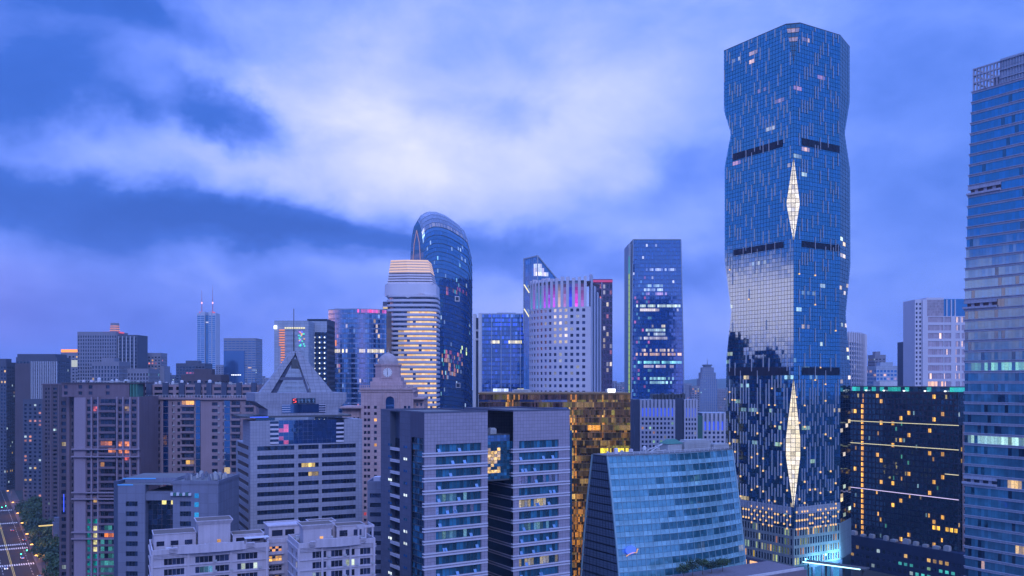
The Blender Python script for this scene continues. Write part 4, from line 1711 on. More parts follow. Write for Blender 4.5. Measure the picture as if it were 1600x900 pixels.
# ================================================================== gold glass office behind the twin blocks
def gold_office():
    R = Root('gold_glass_office', 'broad flat-topped office of gold-tinted glass behind the twin grey blocks', 'office building', 748, 440, 0)
    X = lambda px: (px - 748) / F * 440
    Z = lambda py: HC + (HOR - py) / F * 440
    zt, w = Z(614.5), X(985)
    rng = random.Random(91)
    b = MB()
    b.box(.3, w - .3, .4, 40, 0, zt - .3)
    b.build('core', ['gold_frame'], R.o)
    FH = 3.75
    n = int((zt - 8) / FH)
    NC = 96
    split = X(885)
    for i in range(n):
        z1 = zt - .6 - FH * i
        z0 = z1 - FH
        g_ = MB()
        run = {0: (0, (1, 1, 1)), 1: (0, (1, 1, 1))}  # mirrored city lights, painted as faintly glowing runs of panes
        for c in range(NC):
            x0, x1 = w * c / NC, w * (c + 1) / NC
            right = x0 > split
            for (za, zb, sp) in ((z0 + .05, z0 + 1.15, 1), (z0 + 1.2, z1 - .05, 0)):
                px = 748 + x0 / 440 * F
                l = None
                v = rng.random()
                edge = abs(px - 942) < 3 or abs(px - 893) < 6 or abs(px - 800) < 12
                if rng.random() < .22:
                    run[sp] = (rng.random() ** 2.2 * (.27 if right else .09), rng.choice(((1, .46, .10), (.8, .48, .14), (.7, .45, .16), (.8, .70, .12))))
                    if rng.random() < .45:
                        run[sp] = (0.0, (1, 1, 1))
                l = dim(run[sp][0], run[sp][1]) if run[sp][0] > .02 else None
                if edge and v < .5:
                    l = dim(rng.uniform(.1, .7), rng.choice(((1, .42, .08), (1, .35, .06), (1, .6, .15))))
                if right and i > 13 and px < 925 and v < .5:
                    l = dim(rng.uniform(.05, .45), (1, .38, .05))
                if right and i == 7 and px > 938 and v < .6 and not sp:
                    l = (.95, .75, .06)
                if right and i == 4 and 917 < px < 936 and not sp:
                    l = (1, .40, .05)
                if right and i == 10 and (951 < px < 961 or 964 < px < 975) and not sp:
                    l = (.55, .32, .30)
                m = (1 if sp else 0) if right or edge else (3 if sp else 2)
                g_.quad((x0 + .02, 0, za), (x1 - .02, 0, za), (x1 - .02, 0, zb), (x0 + .02, 0, zb), m, l)
        g_.build('glass_band', ['glass_gold', 'gold_spandrel', 'glass_brown', 'glass_deep'], R.o)
        r_ = MB()
        r_.box(0, w, -.22, .1, z0 - .10, z0 + .10)
        r_.build('floor_rail', ['gold_frame'], R.o)
    b = MB()
    b.box(-.2, w + .2, -.3, 40.2, zt - .5, zt + .3)
    b.build('roof_edge', ['gold_frame'], R.o)
    roof_units(R, [(X(800), X(830), 12, 20, zt + .3, zt + 1.6), (X(950), X(958), 10, 14, zt + .3, zt + 1.8)])
    for px in (953, 959):
        b = MB()
        b.box(X(px) - .8, X(px) + .8, 1, 2, zt + .3, zt + .8)
        b.box(X(px) - .9, X(px) + .9, .8, 1.6, zt + .8, zt + 2.2)
        b.build('roof_lamp', ['lamp_white'], R.o)


glass_mat('gold_spandrel', (.055, .028, .010), ior=2.0, tilt=.05, spec=(1, .6, .25), inner=1.3)
glass_mat('glass_brown', (.030, .018, .016), ior=1.9, tilt=.04, spec=(1, .6, .4))
gold_office()


# ================================================================== white ledged tower (stacked rounded floors)
def rrect(x0, x1, y0, y1, r, n=5):
    pts = []
    for (cx, cy_, a0) in ((x1 - r, y0 + r, -90), (x1 - r, y1 - r, 0), (x0 + r, y1 - r, 90), (x0 + r, y0 + r, 180)):
        for k in range(n + 1):
            a = math.radians(a0 + 90 * k / n)
            pts.append((cx + r * math.cos(a), cy_ + r * math.sin(a)))
    return pts


def ledged_tower():
    D = 757
    R = Root('ledged_tower', 'white tower ringed by warm-lit curved ledges with a slatted crown', 'tower', 597, D, 0)
    X = lambda px: (px - 597) / F * D
    Z = lambda py: HC + (HOR - py) / F * D
    rng = random.Random(55)
    g_ = MB()
    xl, xr = X(603), X(682)
    zt = Z(462)
    FH = 7.42 / F * D
    n = int(zt / FH)
    # glass drum, floor by floor, warm-lit on the right side
    prof = rrect(xl + 1.2, xr - 1.2, 1.5, 38, 9, 6)
    for i in range(n):
        z1 = zt - FH * i
        z0 = z1 - FH
        py = HOR - (z0 - HC) * F / D
        m = len(prof)
        for k in range(m):
            a, b_ = prof[k], prof[(k + 1) % m]
            L = math.hypot(b_[0] - a[0], b_[1] - a[1])
            q = max(1, int(L / 2.4))
            for s in range(q):
                p0 = (a[0] + (b_[0] - a[0]) * s / q, a[1] + (b_[1] - a[1]) * s / q)
                p1 = (a[0] + (b_[0] - a[0]) * (s + 1) / q, a[1] + (b_[1] - a[1]) * (s + 1) / q)
                f = (p0[0] - xl) / (xr - xl)
                lit = None
                if p0[1] < 12:
                    thr = .36 if i in (3, 4, 5, 6) else (.10 if i > 12 else .2)
                    if i >= 3 and f > thr and rng.random() < .93:
                        k_ = (.95 if f > thr + .1 else .5)
                        c = (1.0, .66, .28) if rng.random() < .75 else (1, .55, .18)
                        if i == 23 and .3 < f < .62:
                            c = (1, .95, .30)
                        lit = tuple(x * k_ for x in c)
                g_.quad((*p0, z0 + .3), (*p1, z0 + .3), (*p1, z1 - .3), (*p0, z1 - .3), 0, lit)
    g_.build('glass_drum', ['glass_ledge'], R.o, kind='stuff')
    for i in range(n + 1):
        z1 = zt - FH * i
        py = HOR - (z1 - HC) * F / D
        if py > 680:
            break
        b = MB()
        wob = .6 * math.sin(i * .55)
        poly = rrect(xl - .6 + wob * .3, xr + .6 + .25 * wob, -.5, 40, 10, 6)
        p2 = [(x * .985 + .5, y + .5) for x, y in poly]
        b.loft([[(x, y, z1 - 1.25) for x, y in p2], [(x, y, z1 - .75) for x, y in poly], [(x, y, z1 + 1.15) for x, y in poly]])
        b.build('ledge', ['white_panel'], R.o)
    # side stair wing with lit landings
    b = MB()
    b.box(X(596), X(604), 8, 30, 0, Z(470))
    b.build('side_wing', ['dark_grey'], R.o)
    for i in range(24):
        z1 = Z(478) - FH * i
        b = MB()
        b.box(X(595.2), X(604), 6.5, 8, z1 - .35, z1 + .5)
        o = b.build('landing', ['white_panel'], R.o)
        if True:
            q = MB()
            q.box(X(596.5), X(603.5), 7.2, 7.95, z1 - 1.8, z1 - .4, 0, dim(rng.uniform(.2, .9), (1, .72, .22)))
            q.build('landing_window', ['glass_ledge'], o)
    # wavy collar
    b = MB()
    m = 40
    x0, x1 = X(599.5), X(681)
    for k in range(m):
        fa, fb = k / m, (k + 1) / m
        def low(f):
            return Z(459) - (1.8 * abs(math.sin((f * 1.9 + .12) * math.pi)) - 1.8) * -2.0
        def yy(f):
            return -.5 + 7 * (abs(f - .5) * 2) ** 4
        xa, xb = x0 + (x1 - x0) * fa, x0 + (x1 - x0) * fb
        for (ya, yb) in ((yy(fa), yy(fb)),):
            b.quad((xa, ya, low(fa)), (xb, yb, low(fb)), (xb, yb + .9, Z(443)), (xa, ya + .9, Z(443)))
            b.quad((xa, ya + .9, Z(443)), (xb, yb + .9, Z(443)), (xb, 38, Z(443)), (xa, 38, Z(443)))
            b.quad((xb, yb + .6, low(fb)), (xa, ya + .6, low(fa)), (xa, ya + 1.5, Z(443)), (xb, yb + 1.5, Z(443)))
    b.quad((x0, 38, Z(462)), (x0, 6.5, Z(460)), (x0, 7.4, Z(443)), (x0, 38, Z(443)))
    b.quad((x1, 6.5, Z(460)), (x1, 38, Z(462)), (x1, 38, Z(443)), (x1, 7.4, Z(443)))
    b.build('collar', ['white_panel'], R.o)
    # crown slats: lavender below, warm light above painted as glowing bands
    for k in range(9):
        f = k / 9
        py0, py1 = 443 - 38 * f, 443 - 38 * (k + 1) / 9
        xa, xb = X(601.5 + 5.5 * f), X(678.5 - 9.5 * f)
        b = MB()
        y0 = 1.5 + f * 3
        poly = [(xa + 1, y0 + 3), ((xa + xb) / 2 - 2, y0), (xb - 1, y0 + 2.2), (xb, 30), (xa, 30)]
        p2 = [(x + (.6 if x < (xa + xb) / 2 else -.6), y + .5) for x, y in poly]
        b.loft([[(x, y, Z(py0) + .15) for x, y in poly], [(x, y, Z(py1) - .5) for x, y in p2]], 0)
        o = b.build('crown_slat', ['crown_slat'], R.o)
        if k >= 4:
            q = MB()
            q.loft([[(x, y - .25, Z(py1) - 1.25) for x, y in poly], [(x, y - .25, Z(py1) + .12) for x, y in p2]], 0, False)
            q.build('slat_wash', ['slat_glow'], o)
    b = MB()
    b.box(X(612), X(664), 8, 26, Z(406), Z(404.5))
    b.build('roof', ['white_panel'], R.o)


glass_mat('glass_ledge', (.03, .05, .10), ior=1.7, tilt=.02, inner=.22, lit=.9, vary=.3)
wall_mat('crown_slat', (.50, .44, .47), var=.06, rough=.5)
emit_mat('slat_glow', (1.0, .66, .50), .7)
ledged_tower()


# ================================================================== round-topped glass tower
def round_tower():
    D = 900
    R = Root('round_topped_tower', 'tall deep-blue glass tower with a curved thumb-shaped top', 'skyscraper', 662, D, GA)
    wx, d = R.tx(738), R.ty(641)
    zs = R.z(425)
    ridge = [(640, 420), (649, 346), (653, 339), (658, 335), (670, 330.5), (684, 331), (700, 336), (716, 345), (727, 352), (732, 357), (736, 366), (738.5, 380), (741, 400)]
    N, M = 44, 66
    def zt(x):
        px = R.px(x, d / 2)
        px2 = 649 + (px - R.px(0, d / 2)) / (R.px(wx, d / 2) - R.px(0, d / 2)) * (739 - 649)
        return HC + (HOR - interp(ridge, px2)) / F * R.world(x, d / 2)[1]
    g_, end = MB(), MB()
    rng = random.Random(12)
    def fy(x, z):
        t_ = zt(x)
        if z <= zs:
            return 0.0
        q = min(1, (z - zs) / (t_ - zs))
        return d / 2 * (1 - math.sqrt(max(0, 1 - q ** 2.6)))
    FH = 4.2
    for i in range(N):
        xa, xb = wx * i / N, wx * (i + 1) / N
        for k in range(M):
            def P(x, f):
                t_ = zt(x)
                z = t_ * f
                return (x, fy(x, z), z)
            # rows follow storeys below the crown
            fa, fb = k / M, (k + 1) / M
            l = None
            a = P(xa, fa)
            py = HOR - (a[2] - HC) * F / 905
            px = R.px(a[0], a[1])
            v = rng.random()
            crown = fa > .935
            if py > 375 and v < .03:
                l = dim(rng.uniform(.2, .6), rng.choice(((.5, .7, 1), (.6, .8, 1), (.4, .9, 1))))
            if 552 < py < 595 and 690 < px < 722 and rng.random() < .30:  # reflected warm lights painted as glowing panes
                l = dim(rng.uniform(.1, .6), rng.choice(((1, .45, .12), (1, .6, .2), (1, .2, .15), (.1, .7, .5))))
            if 448 < py < 460 and 696 < px < 728 and rng.random() < .32:  # reflected neon sign painted as glowing panes
                l = dim(rng.uniform(.1, .4), rng.choice(((1, .15, .2), (1, .3, .1), (.1, .6, .6))))
            if py > 535 and py < 560 and px > 718 and rng.random() < .15:
                l = (.7, .9, .35)
            if crown and k == M - 4 and rng.random() < .6:
                l = (.12, .10, .08)
            e = .05
            pa, pb_, pc, pd = P(xa + e, fa + .0006), P(xb - e, fa + .0006), P(xb - e, fb - .0006), P(xa + e, fb - .0006)
            g_.quad(pa, pb_, pc, pd, 1 if crown else 0, l)
            # back
            if i % 3 == 0 and k % 3 == 0:
                x2 = min(wx, xa + wx / N * 3)
                q = [P(x, f) for x, f in ((x2, fa), (xa, fa), (xa, min(1, fa + 3 / M)), (x2, min(1, fa + 3 / M)))]
                g_.quad(*[(p[0], d - p[1], p[2]) for p in q], 0)
    for k in range(M):
        for x, m in ((0, 0),):
            t_ = zt(x)
            za, zb = t_ * k / M, t_ * (k + 1) / M
            ya, yb = fy(x, za), fy(x, zb)
            q = [(x, d - ya, za), (x, ya, za), (x, yb, zb), (x, d - yb, zb)]
            if x > 0:
                q = [q[1], q[0], q[3], q[2]]
            end.quad(*q, 0)
    g_.build('curtain_wall', ['glass_round', 'glass_crown'], R.o, kind='stuff')
    end.build('end_wall', ['glass_end'], R.o)
    e2 = MB()
    t_ = zt(wx)
    e2.poly([(wx, 0, 0), (wx, d, 0)] + [(wx, d - fy(wx, t_ * k / 12), t_ * k / 12) for k in range(6, 13)] + [(wx, fy(wx, t_ * k / 12), t_ * k / 12) for k in range(12, 5, -1)])
    e2.build('end_wall', ['glass_end'], R.o)
    fl = MB()
    for k in range(2, M - 3, 1):
        z = zt(0) * k / M
        if k % 2:
            continue
        pts = [(x, fy(x, zt(x) * k / M) - .25, zt(x) * k / M) for x in [wx * i / 12 for i in range(13)]]
        for p, q in zip(pts, pts[1:]):
            fl.beam(p, q, .5, .35)
    fl.build('floor_lines', ['metal_dark'], R.o, kind='stuff')
    # glowing arch on the end wall
    b = MB()
    pts = []
    za, zb = R.z(640), zt(0) - 9
    for f in [k / 14 for k in range(15)]:
        z = za + (zb - za) * f
        q = min(1, max(0, (z - zs * .8) / (zb - zs * .8)))
        pts.append((-.3, 4.5 + (d / 2 - 4.5) * (1 - math.sqrt(max(0, 1 - q ** 2))), z))
    allp = pts + [(p[0], d - p[1], p[2]) for p in reversed(pts)]
    for p, q in zip(allp, allp[1:]):
        b.beam(p, q, .55)
    b.build('arch_rib', ['arch_pink'], R.o)
    # two square picture-frame openings
    for (px, py) in ((714, 467), (715.5, 602)):
        x = R.tx(px)
        z = R.z(py, x)
        b = MB()
        s = 2.6
        for (a, e, c, f_) in ((-s, s, s - .7, s), (-s, s, -s, -s + .7), (-s, -s + .7, -s + .7, s - .7), (s - .7, s, -s + .7, s - .7)):
            b.box(x + a, x + e, -.6, -.05, z + c, z + f_)
        o = b.build('square_frame', ['frame_pale'], R.o)
        q = MB()
        q.box(x - s + .7, x + s - .7, -.3, -.1, z - s + .7, z + s - .7)
        q.build('opening', ['black_panel'], o)


glass_mat('glass_round', (.004, .045, .19), ior=3.3, tilt=.006, spread=.3, spec=(.6, .88, 1))
glass_mat('glass_crown', (.10, .14, .25), ior=2.2, tilt=.003, spread=.1)
glass_mat('glass_end', (.012, .05, .13), ior=2.5, tilt=.012, spec=(.5, .85, 1))
emit_mat('arch_pink', (.75, .45, .70), .35)
wall_mat('frame_pale', (.7, .62, .6), var=.05)
round_tower()


# ================================================================== fluted white tower with colour-washed crown
def fluted_tower():
    D = 532
    R = Root('fluted_hotel_tower', 'white curved tower with small square windows and a fluted crown washed in purple light', 'tower', 828, D, 0)
    X = lambda px: (px - 828) / F * D
    Z = lambda py: HC + (HOR - py) / F * D
    xr = X(917)
    r = 35.2
    NS = 13
    ths = [math.radians(76 * (1 - k / NS) ** 1.0) for k in range(NS + 1)]
    pts = [(xr - r * math.sin(t), r * (1 - math.cos(t))) for t in ths]
    sc = X(917) / (r * math.sin(ths[0]))
    pts = [(xr - (xr - x) * sc, y) for x, y in pts]
    zt, zc = Z(431), Z(479)
    FH = 9.9 / F * D
    n = int(zc / FH)
    rows = [(zc - FH * (i + 1) + .9, zc - FH * (i + 1) + 2.7) for i in range(n)][::-1]
    w_, gl = MB(), MB()
    rng = random.Random(66)

    def lf(seg):
        def f(i, j):
            k = n - 1 - j
            if seg in (7, 8, 9) and k < 6:
                return dim(rng.uniform(.35, .75), (1, .82, .62))
            if rng.random() < .10:
                return dim(rng.uniform(.1, .45), (.8, .8, .75))
            return None
        return f
    for k in range(NS):
        a, b = pts[k], pts[k + 1]
        L = math.hypot(b[0] - a[0], b[1] - a[1])
        d = ((b[0] - a[0]) / L, (b[1] - a[1]) / L)
        facade(w_, gl, a, d, L, 0, zc, [(L * .22, L * .72)], rows, .35, litf=lf(k))
    x1, x2 = X(923), X(949)
    w_.quad((pts[-1][0], pts[-1][1], 0), (x1, 0, 0), (x1, 0, zc), (pts[-1][0], pts[-1][1], zc))
    w_.quad((x2, 30, 0), (x2, 46, 0), (x2, 46, zt), (x2, 30, zt))
    w_.poly([(p[0], p[1], zt - 3) for p in pts] + [(x1, 0, zt - 3), (x2, 30, zt - 3), (0, 40, zt - 3)])
    w_.build('wall', ['white_panel'], R.o)
    gl.build('windows', ['glass_hotel'], R.o, kind='stuff')
    # flutes, and the LED wash in their grooves painted as glow fading upwards
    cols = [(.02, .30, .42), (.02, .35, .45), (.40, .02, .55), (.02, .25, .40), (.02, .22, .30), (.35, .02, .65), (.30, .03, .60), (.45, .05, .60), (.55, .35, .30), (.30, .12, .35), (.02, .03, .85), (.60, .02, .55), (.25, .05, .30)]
    for k in range(NS):
        a, b = pts[k], pts[k + 1]
        L = math.hypot(b[0] - a[0], b[1] - a[1])
        d = ((b[0] - a[0]) / L, (b[1] - a[1]) / L)
        nx, ny = d[1], -d[0]
        pt = lambda s, dep: (a[0] + d[0] * s - nx * dep, a[1] + d[1] * s - ny * dep)
        b_ = MB()
        q = [pt(L * .5, -.1), pt(L * .98, -.1), pt(L * .98, 2.2), pt(L * .5, 2.2)]
        b_.prism(q, zc - .2, zt - .5 + .5 * math.sin(k * 1.7))
        b_.build('flute', ['white_panel'], R.o)
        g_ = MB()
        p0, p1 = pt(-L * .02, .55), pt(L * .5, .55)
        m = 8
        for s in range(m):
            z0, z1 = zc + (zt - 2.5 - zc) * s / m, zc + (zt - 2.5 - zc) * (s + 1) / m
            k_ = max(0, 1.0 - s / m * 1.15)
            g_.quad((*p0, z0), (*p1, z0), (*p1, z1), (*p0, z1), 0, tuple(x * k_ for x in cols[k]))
        g_.build('groove_light', ['groove_glow'], R.o)
    # right-hand pilastered flank
    nn = 4
    for k in range(nn):
        fa, fb = k / nn, (k + .62) / nn
        b = MB()
        P = lambda f: (x1 + (x2 - x1) * f, 30 * f)
        pa, pb_ = P(fa), P(fb)
        b.prism([pa, pb_, (pb_[0] + .8, pb_[1] + 6), (pa[0] - .5, pa[1] + 6)], 0, zt + (1.2 if k == 0 else -2 - k * 3))
        b.build('pilaster', ['white_panel'], R.o)
        if k < nn - 1:
            g_ = MB()
            pc = P((k + 1) / nn)
            g_.quad((pb_[0], pb_[1] + 1.2, 0), (pc[0], pc[1] + 1.2, 0), (pc[0], pc[1] + 1.2, zt - 5 - k * 3), (pb_[0], pb_[1] + 1.2, zt - 5 - k * 3))
            g_.build('glass_slot', ['glass_mid'], R.o)
    # grid-framed block behind
    w2, g2 = MB(), MB()
    xa, xb = X(925), X(957) * 1.07
    yb = 38
    xa, xb = X(928) * 1.07, (957 - 800) / F * (D + yb) - R.X
    shell(w2, g2, xa, xb, yb, yb + 20, 0, HC + (HOR - 436) / F * (D + yb), front=(cols_n(0, xb - xa, 6, .62), rows_n(1, 3.8, 45, .6, 2.5)), right=(cols_n(0, 20, 5, .62), rows_n(1, 3.8, 45, .6, 2.5)), litf=lit_rand(.25, [(.9, .75, .6), (.9, .3, .45), (.7, .7, .9)], .55), rec=.4)
    w2.build('rear_block', ['plum_wall'], R.o)
    g2.build('rear_windows', ['glass_dark'], R.o, kind='stuff')
    b = MB()
    b.box(xa, xb, yb - .6, yb - .2, HC + (HOR - 441) / F * (D + yb), HC + (HOR - 437.5) / F * (D + yb))
    b.build('red_band', ['crown_red'], R.o)


glass_mat('glass_hotel', (.020, .035, .09), ior=1.6, tilt=.02)
glass_mat('groove_glow', (.10, .11, .16), ior=1.4, rough=.4, inner=.1, lit=1.3, vary=.0)
wall_mat('plum_wall', (.13, .11, .20), var=.1)
emit_mat('crown_red', (.55, .04, .22), .7)
fluted_tower()


def slant_tower():
    D = 640
    R = Root('slant_topped_tower', 'grey-blue tower with a slanting glass top rising behind the fluted white tower', 'tower', 818.5, D, 0)
    X = lambda px: (px - 818.5) / F * D
    Z = lambda py: HC + (HOR - py) / F * D
    a, b_, c = X(818.5), X(840), X(871)
    zl, zm, zr = Z(403), Z(399.5), Z(434)
    g_ = MB()
    nx, nz = 7, 60
    def top(x):
        return zl + (zm - zl) * (x - a) / (b_ - a) if x <= b_ else zm + (zr - zm) * (x - b_) / (c - b_)
    def yy(x):
        return 6 - 6 * (x - a) / (b_ - a) if x <= b_ else (x - b_) * .55
    xs = [a + (b_ - a) * k / nx for k in range(nx + 1)] + [b_ + (c - b_) * (k + 1) / 9 for k in range(9)]
    rng = random.Random(2)
    for x0, x1 in zip(xs, xs[1:]):
        for k in range(nz):
            z0 = 40 + 2.9 * k
            z1 = z0 + 2.9
            t0, t1 = top(x0 + .01), top(x1 - .01)
            if z0 > max(t0, t1):
                break
            l = None
            py = HOR - (z0 - HC) * F / D
            px = 818.5 + x0 / D * F
            if 412 < py < 434 and 833 < px < 862 and z1 < min(t0, t1) - 2:
                l = dim(rng.uniform(.5, .95), rng.choice(((.9, .85, .95), (.95, .8, .75), (.8, .85, 1))))
            g_.quad((x0 + .05, yy(x0), z0 + .05), (x1 - .05, yy(x1), z0 + .05), (x1 - .05, yy(x1), min(z1, t1)), (x0 + .05, yy(x0), min(z1, t0)), 0, l)
    g_.build('curtain_wall', ['glass_pale_tower'], R.o, kind='stuff')
    b = MB()
    e = .3
    fr = [(a + e, 6 + e), (b_, e), (c - e, yy(c) + e), (c - e, 30), (a + e, 30)]
    hs = [zl, zm, zr, zr, zl]
    b.loft([[(x, y, 0) for x, y in fr], [(x, y, h_ - .6) for (x, y), h_ in zip(fr, hs)]])
    b.build('core', ['blue_panel'], R.o)
    b = MB()
    for p, q in (((a, 5.9, zl), (b_, -.1, zm)), ((b_, -.1, zm), (c, yy(c) - .1, zr)), ((b_, -.1, zm), (b_, -.1, Z(440))), ((a, 5.9, zl), (a, 5.9, Z(520)))):
        b.beam(p, q, .8)
    b.build('edge_frame', ['blue_panel'], R.o)
    for (p0, p1) in (((819, 444), (827, 457)), ((819, 482), (827, 495))):
        b = MB()
        b.beam((X(p0[0]), 3, Z(p0[1])), (X(p1[0]), 2, Z(p1[1])), .7)
        b.build('light_bar', ['strip_yellow'], R.o)


glass_mat('glass_pale_tower', (.05, .13, .32), ior=3.0, tilt=.008, spread=.3, spec=(.6, .85, 1))
slant_tower()


def led_tower():
    D = 820
    R = Root('blue_lit_office', 'mid-height glass office sparkling with blue lights beside a pale twin-column edge', 'office tower', 739, D, 0)
    X = lambda px: (px - 739) / F * D
    Z = lambda py: HC + (HOR - py) / F * D
    rng = random.Random(13)
    xa, xb, zt = X(753), X(829), Z(491)
    NC, FH = 22, 4.0
    g_ = MB()
    n = int((zt - 20) / FH)
    for i in range(n):
        z1 = zt - FH * i
        py = HOR - (z1 - HC) * F / D
        for c in range(NC):
            x0, x1 = xa + (xb - xa) * c / NC, xa + (xb - xa) * (c + 1) / NC
            px = 739 + x0 / D * F
            v = rng.random()
            l = None
            up = max(0, 1 - (py - 495) / 60) * (1 - .7 * abs(px - 785) / 45)
            if v < .15 + .8 * up:
                l = dim(rng.uniform(.15, .9) * (.3 + .7 * up), rng.choice(((.03, .06, 1), (.05, .12, 1), (.1, .2, 1))))
            elif py > 530 and v < .12:
                l = dim(rng.uniform(.1, .5), rng.choice(((.2, .8, .8), (.2, .6, 1), (.9, .5, .3))))
            if 529 < py < 537 and (765 < px < 780 or 794 < px < 814):
                l = (.9, .75, .22)
            if 606 < py < 612 and (768 < px < 792):
                l = (.6, .7, 1)
            if 606 < py < 613 and px > 806:
                l = (.9, .8, .3)
            for (za, zb, m) in ((z1 - FH + .05, z1 - FH * .7, 1), (z1 - FH * .7 + .04, z1 - .04, 0)):
                g_.quad((x0 + .05, 0, za), (x1 - .05, 0, za), (x1 - .05, 0, zb), (x0 + .05, 0, zb), m, l if m == 0 else None)
    g_.build('curtain_wall', ['glass_led', 'glass_deep'], R.o, kind='stuff')
    b = MB()
    b.box(xa + .1, xb - .1, .3, 40, 0, zt - .2)
    b.build('core', ['black_panel'], R.o)
    for px in [753 + 75 * k / 5 for k in range(6)]:
        b = MB()
        b.box(X(px) - .25, X(px) + .25, -.4, -.02, 0, zt)
        b.build('mullion', ['blue_panel'], R.o)
    for (pa, pb_, top, y) in ((739, 743.5, 490, 1), (747.5, 752.5, 489, -.5)):
        b = MB()
        b.box(X(pa), X(pb_), y, 20, 0, Z(top))
        b.build('column', ['concrete_pale'], R.o)
    b = MB()
    b.box(X(743.6), X(747.4), 5, 19, 0, Z(496))
    b.build('column_slot', ['dark_grey_deep'], R.o)
    for py in (516, 530):
        b = MB()
        b.box(X(743.6), X(747.4), 2, 5, Z(py + 1.5), Z(py - 1.5))
        b.build('tie_beam', ['concrete_pale'], R.o)
    b = MB()
    b.box(X(776), X(806), 4, 26, zt, Z(488))
    b.box(xa, xb, -.2, .3, zt - .2, zt + .8)
    b.build('roof_storey', ['blue_panel'], R.o)


glass_mat('glass_led', (.006, .055, .22), ior=3.2, tilt=.010, spread=.4, spec=BLUE_COAT)
led_tower()


def edge_lit_tower():
    D = 800
    R = Root('edge_lit_tower', 'slim rectangular glass tower with a green-lit left edge and scattered lit floors', 'tower', 988, D, 0)
    X = lambda px: (px - 988) / F * D
    Z = lambda py: HC + (HOR - py) / F * D
    zt, zb = Z(375), Z(700)
    rng = random.Random(29)
    xl = lambda z: X(interp([(375, 989), (620, 986.5), (900, 985)], HOR - (z - HC) * F / D))
    xr = lambda z: X(interp([(375, 1064), (620, 1069.5), (900, 1072)], HOR - (z - HC) * F / D))
    g_ = MB()
    FH = 3.6
    n = int((zt - zb) / FH)
    strips = {438: (.5, .75, .7), 446: (.4, .6, .6), 455: (.4, .5, .6), 476: (.75, .95, .8), 480: (.7, .9, .7), 484: (.8, .7, .6), 508: (.9, .8, .4), 516: (.5, .7, .6),
              523: (.5, .6, .6), 532: (.6, .55, .5), 547: (.75, .6, .4), 552: (1, .62, .28), 556: (.9, .55, .25), 566: (.25, .75, .75), 574: (.6, .5, .5), 594: (.35, .7, .6), 600: (.4, .75, .75), 463: (.5, .3, .5), 421: (.35, .4, .6)}
    seg = {k: sorted((rng.uniform(.05, .35), rng.uniform(.45, .98))) for k in strips}
    for k in (476, 480, 552, 556, 566):
        seg[k] = [.04, .93]
    NC = 26
    for i in range(n):
        z1, z0 = zt - FH * i, zt - FH * (i + 1)
        py = HOR - ((z0 + z1) / 2 - HC) * F / D
        key = min(strips, key=lambda k: abs(k - py))
        on = abs(key - py) < 3.1
        for c in range(NC):
            f0, f1 = c / NC, (c + 1) / NC
            P = lambda f, z: (xl(z) + (xr(z) - xl(z)) * f, 0, z)
            l = None
            if on and seg[key][0] < f0 < seg[key][1] and rng.random() < .75:
                l = dim(rng.uniform(.35, 1.0), strips[key])
            elif f0 < .35 and py > 430 and rng.random() < .12:
                l = dim(rng.uniform(.1, .4), rng.choice(((1, .2, .3), (.2, .5, 1), (.3, .8, .7))))
            elif rng.random() < .015:
                l = (.4, .4, .45)
            zs = z0 + FH * .32
            for (za, zz, m) in ((z0 + .05, zs, 1), (zs + .04, z1 - .04, 0)):
                a, b = P(f0, za), P(f1, za)
                c_, d_ = P(f1, zz), P(f0, zz)
                g_.quad((a[0] + .05, 0, za), (b[0] - .05, 0, za), (c_[0] - .05, 0, zz), (d_[0] + .05, 0, zz), m, l if m == 0 else None)
    g_.build('curtain_wall', ['glass_edge', 'spandrel_blue'], R.o, kind='stuff')
    b = MB()
    b.loft([[(xl(z) + .1, .25, z), (xr(z) - .1, .25, z), (xr(z) - .1, 40, z), (xl(z) + .1, 40, z)] for z in (0, zb, (zb + zt) / 2, zt - .1)])
    b.build('core', ['black_panel'], R.o)
    for s, xf in ((0, xl), (1, xr)):
        b = MB()
        b.loft([[(xf(z) - .35, -.4, z), (xf(z) + .35, -.4, z), (xf(z) + .35, .2, z), (xf(z) - .35, .2, z)] for z in (0, zb, (zb + zt) / 2, zt + .3)])
        b.build('edge_frame', ['blue_panel'], R.o)
    b = MB()
    b.box(xl(zt), xr(zt), -.3, 40, zt, zt + .6)
    b.build('roof_edge', ['metal_dark'], R.o)
    # narrow side wing with the green-yellow light edge
    b = MB()
    b.box(X(983), X(988), 3, 34, 0, Z(380))
    b.build('side_wing', ['blue_panel'], R.o)
    for k in range(24):
        f = k / 24
        z1, z0 = Z(400 + 220 * f), Z(400 + 220 * (k + .9) / 24)
        b = MB()
        b.box(X(982.6), X(984.6), 2.4, 2.95, z0, z1)
        b.build('edge_light', ['edge_green' if 2 < k else 'edge_teal'], R.o)


glass_mat('glass_edge', (.010, .055, .22), ior=3.5, tilt=.006, spread=.3, spec=(.45, .8, 1))
glass_mat('spandrel_blue', (.014, .05, .19), ior=3.0, tilt=.006, spread=.3, spec=(.5, .8, 1))
emit_mat('edge_green', (.42, .68, .12), .6)
emit_mat('edge_teal', (.03, .45, .60), .5)
edge_lit_tower()


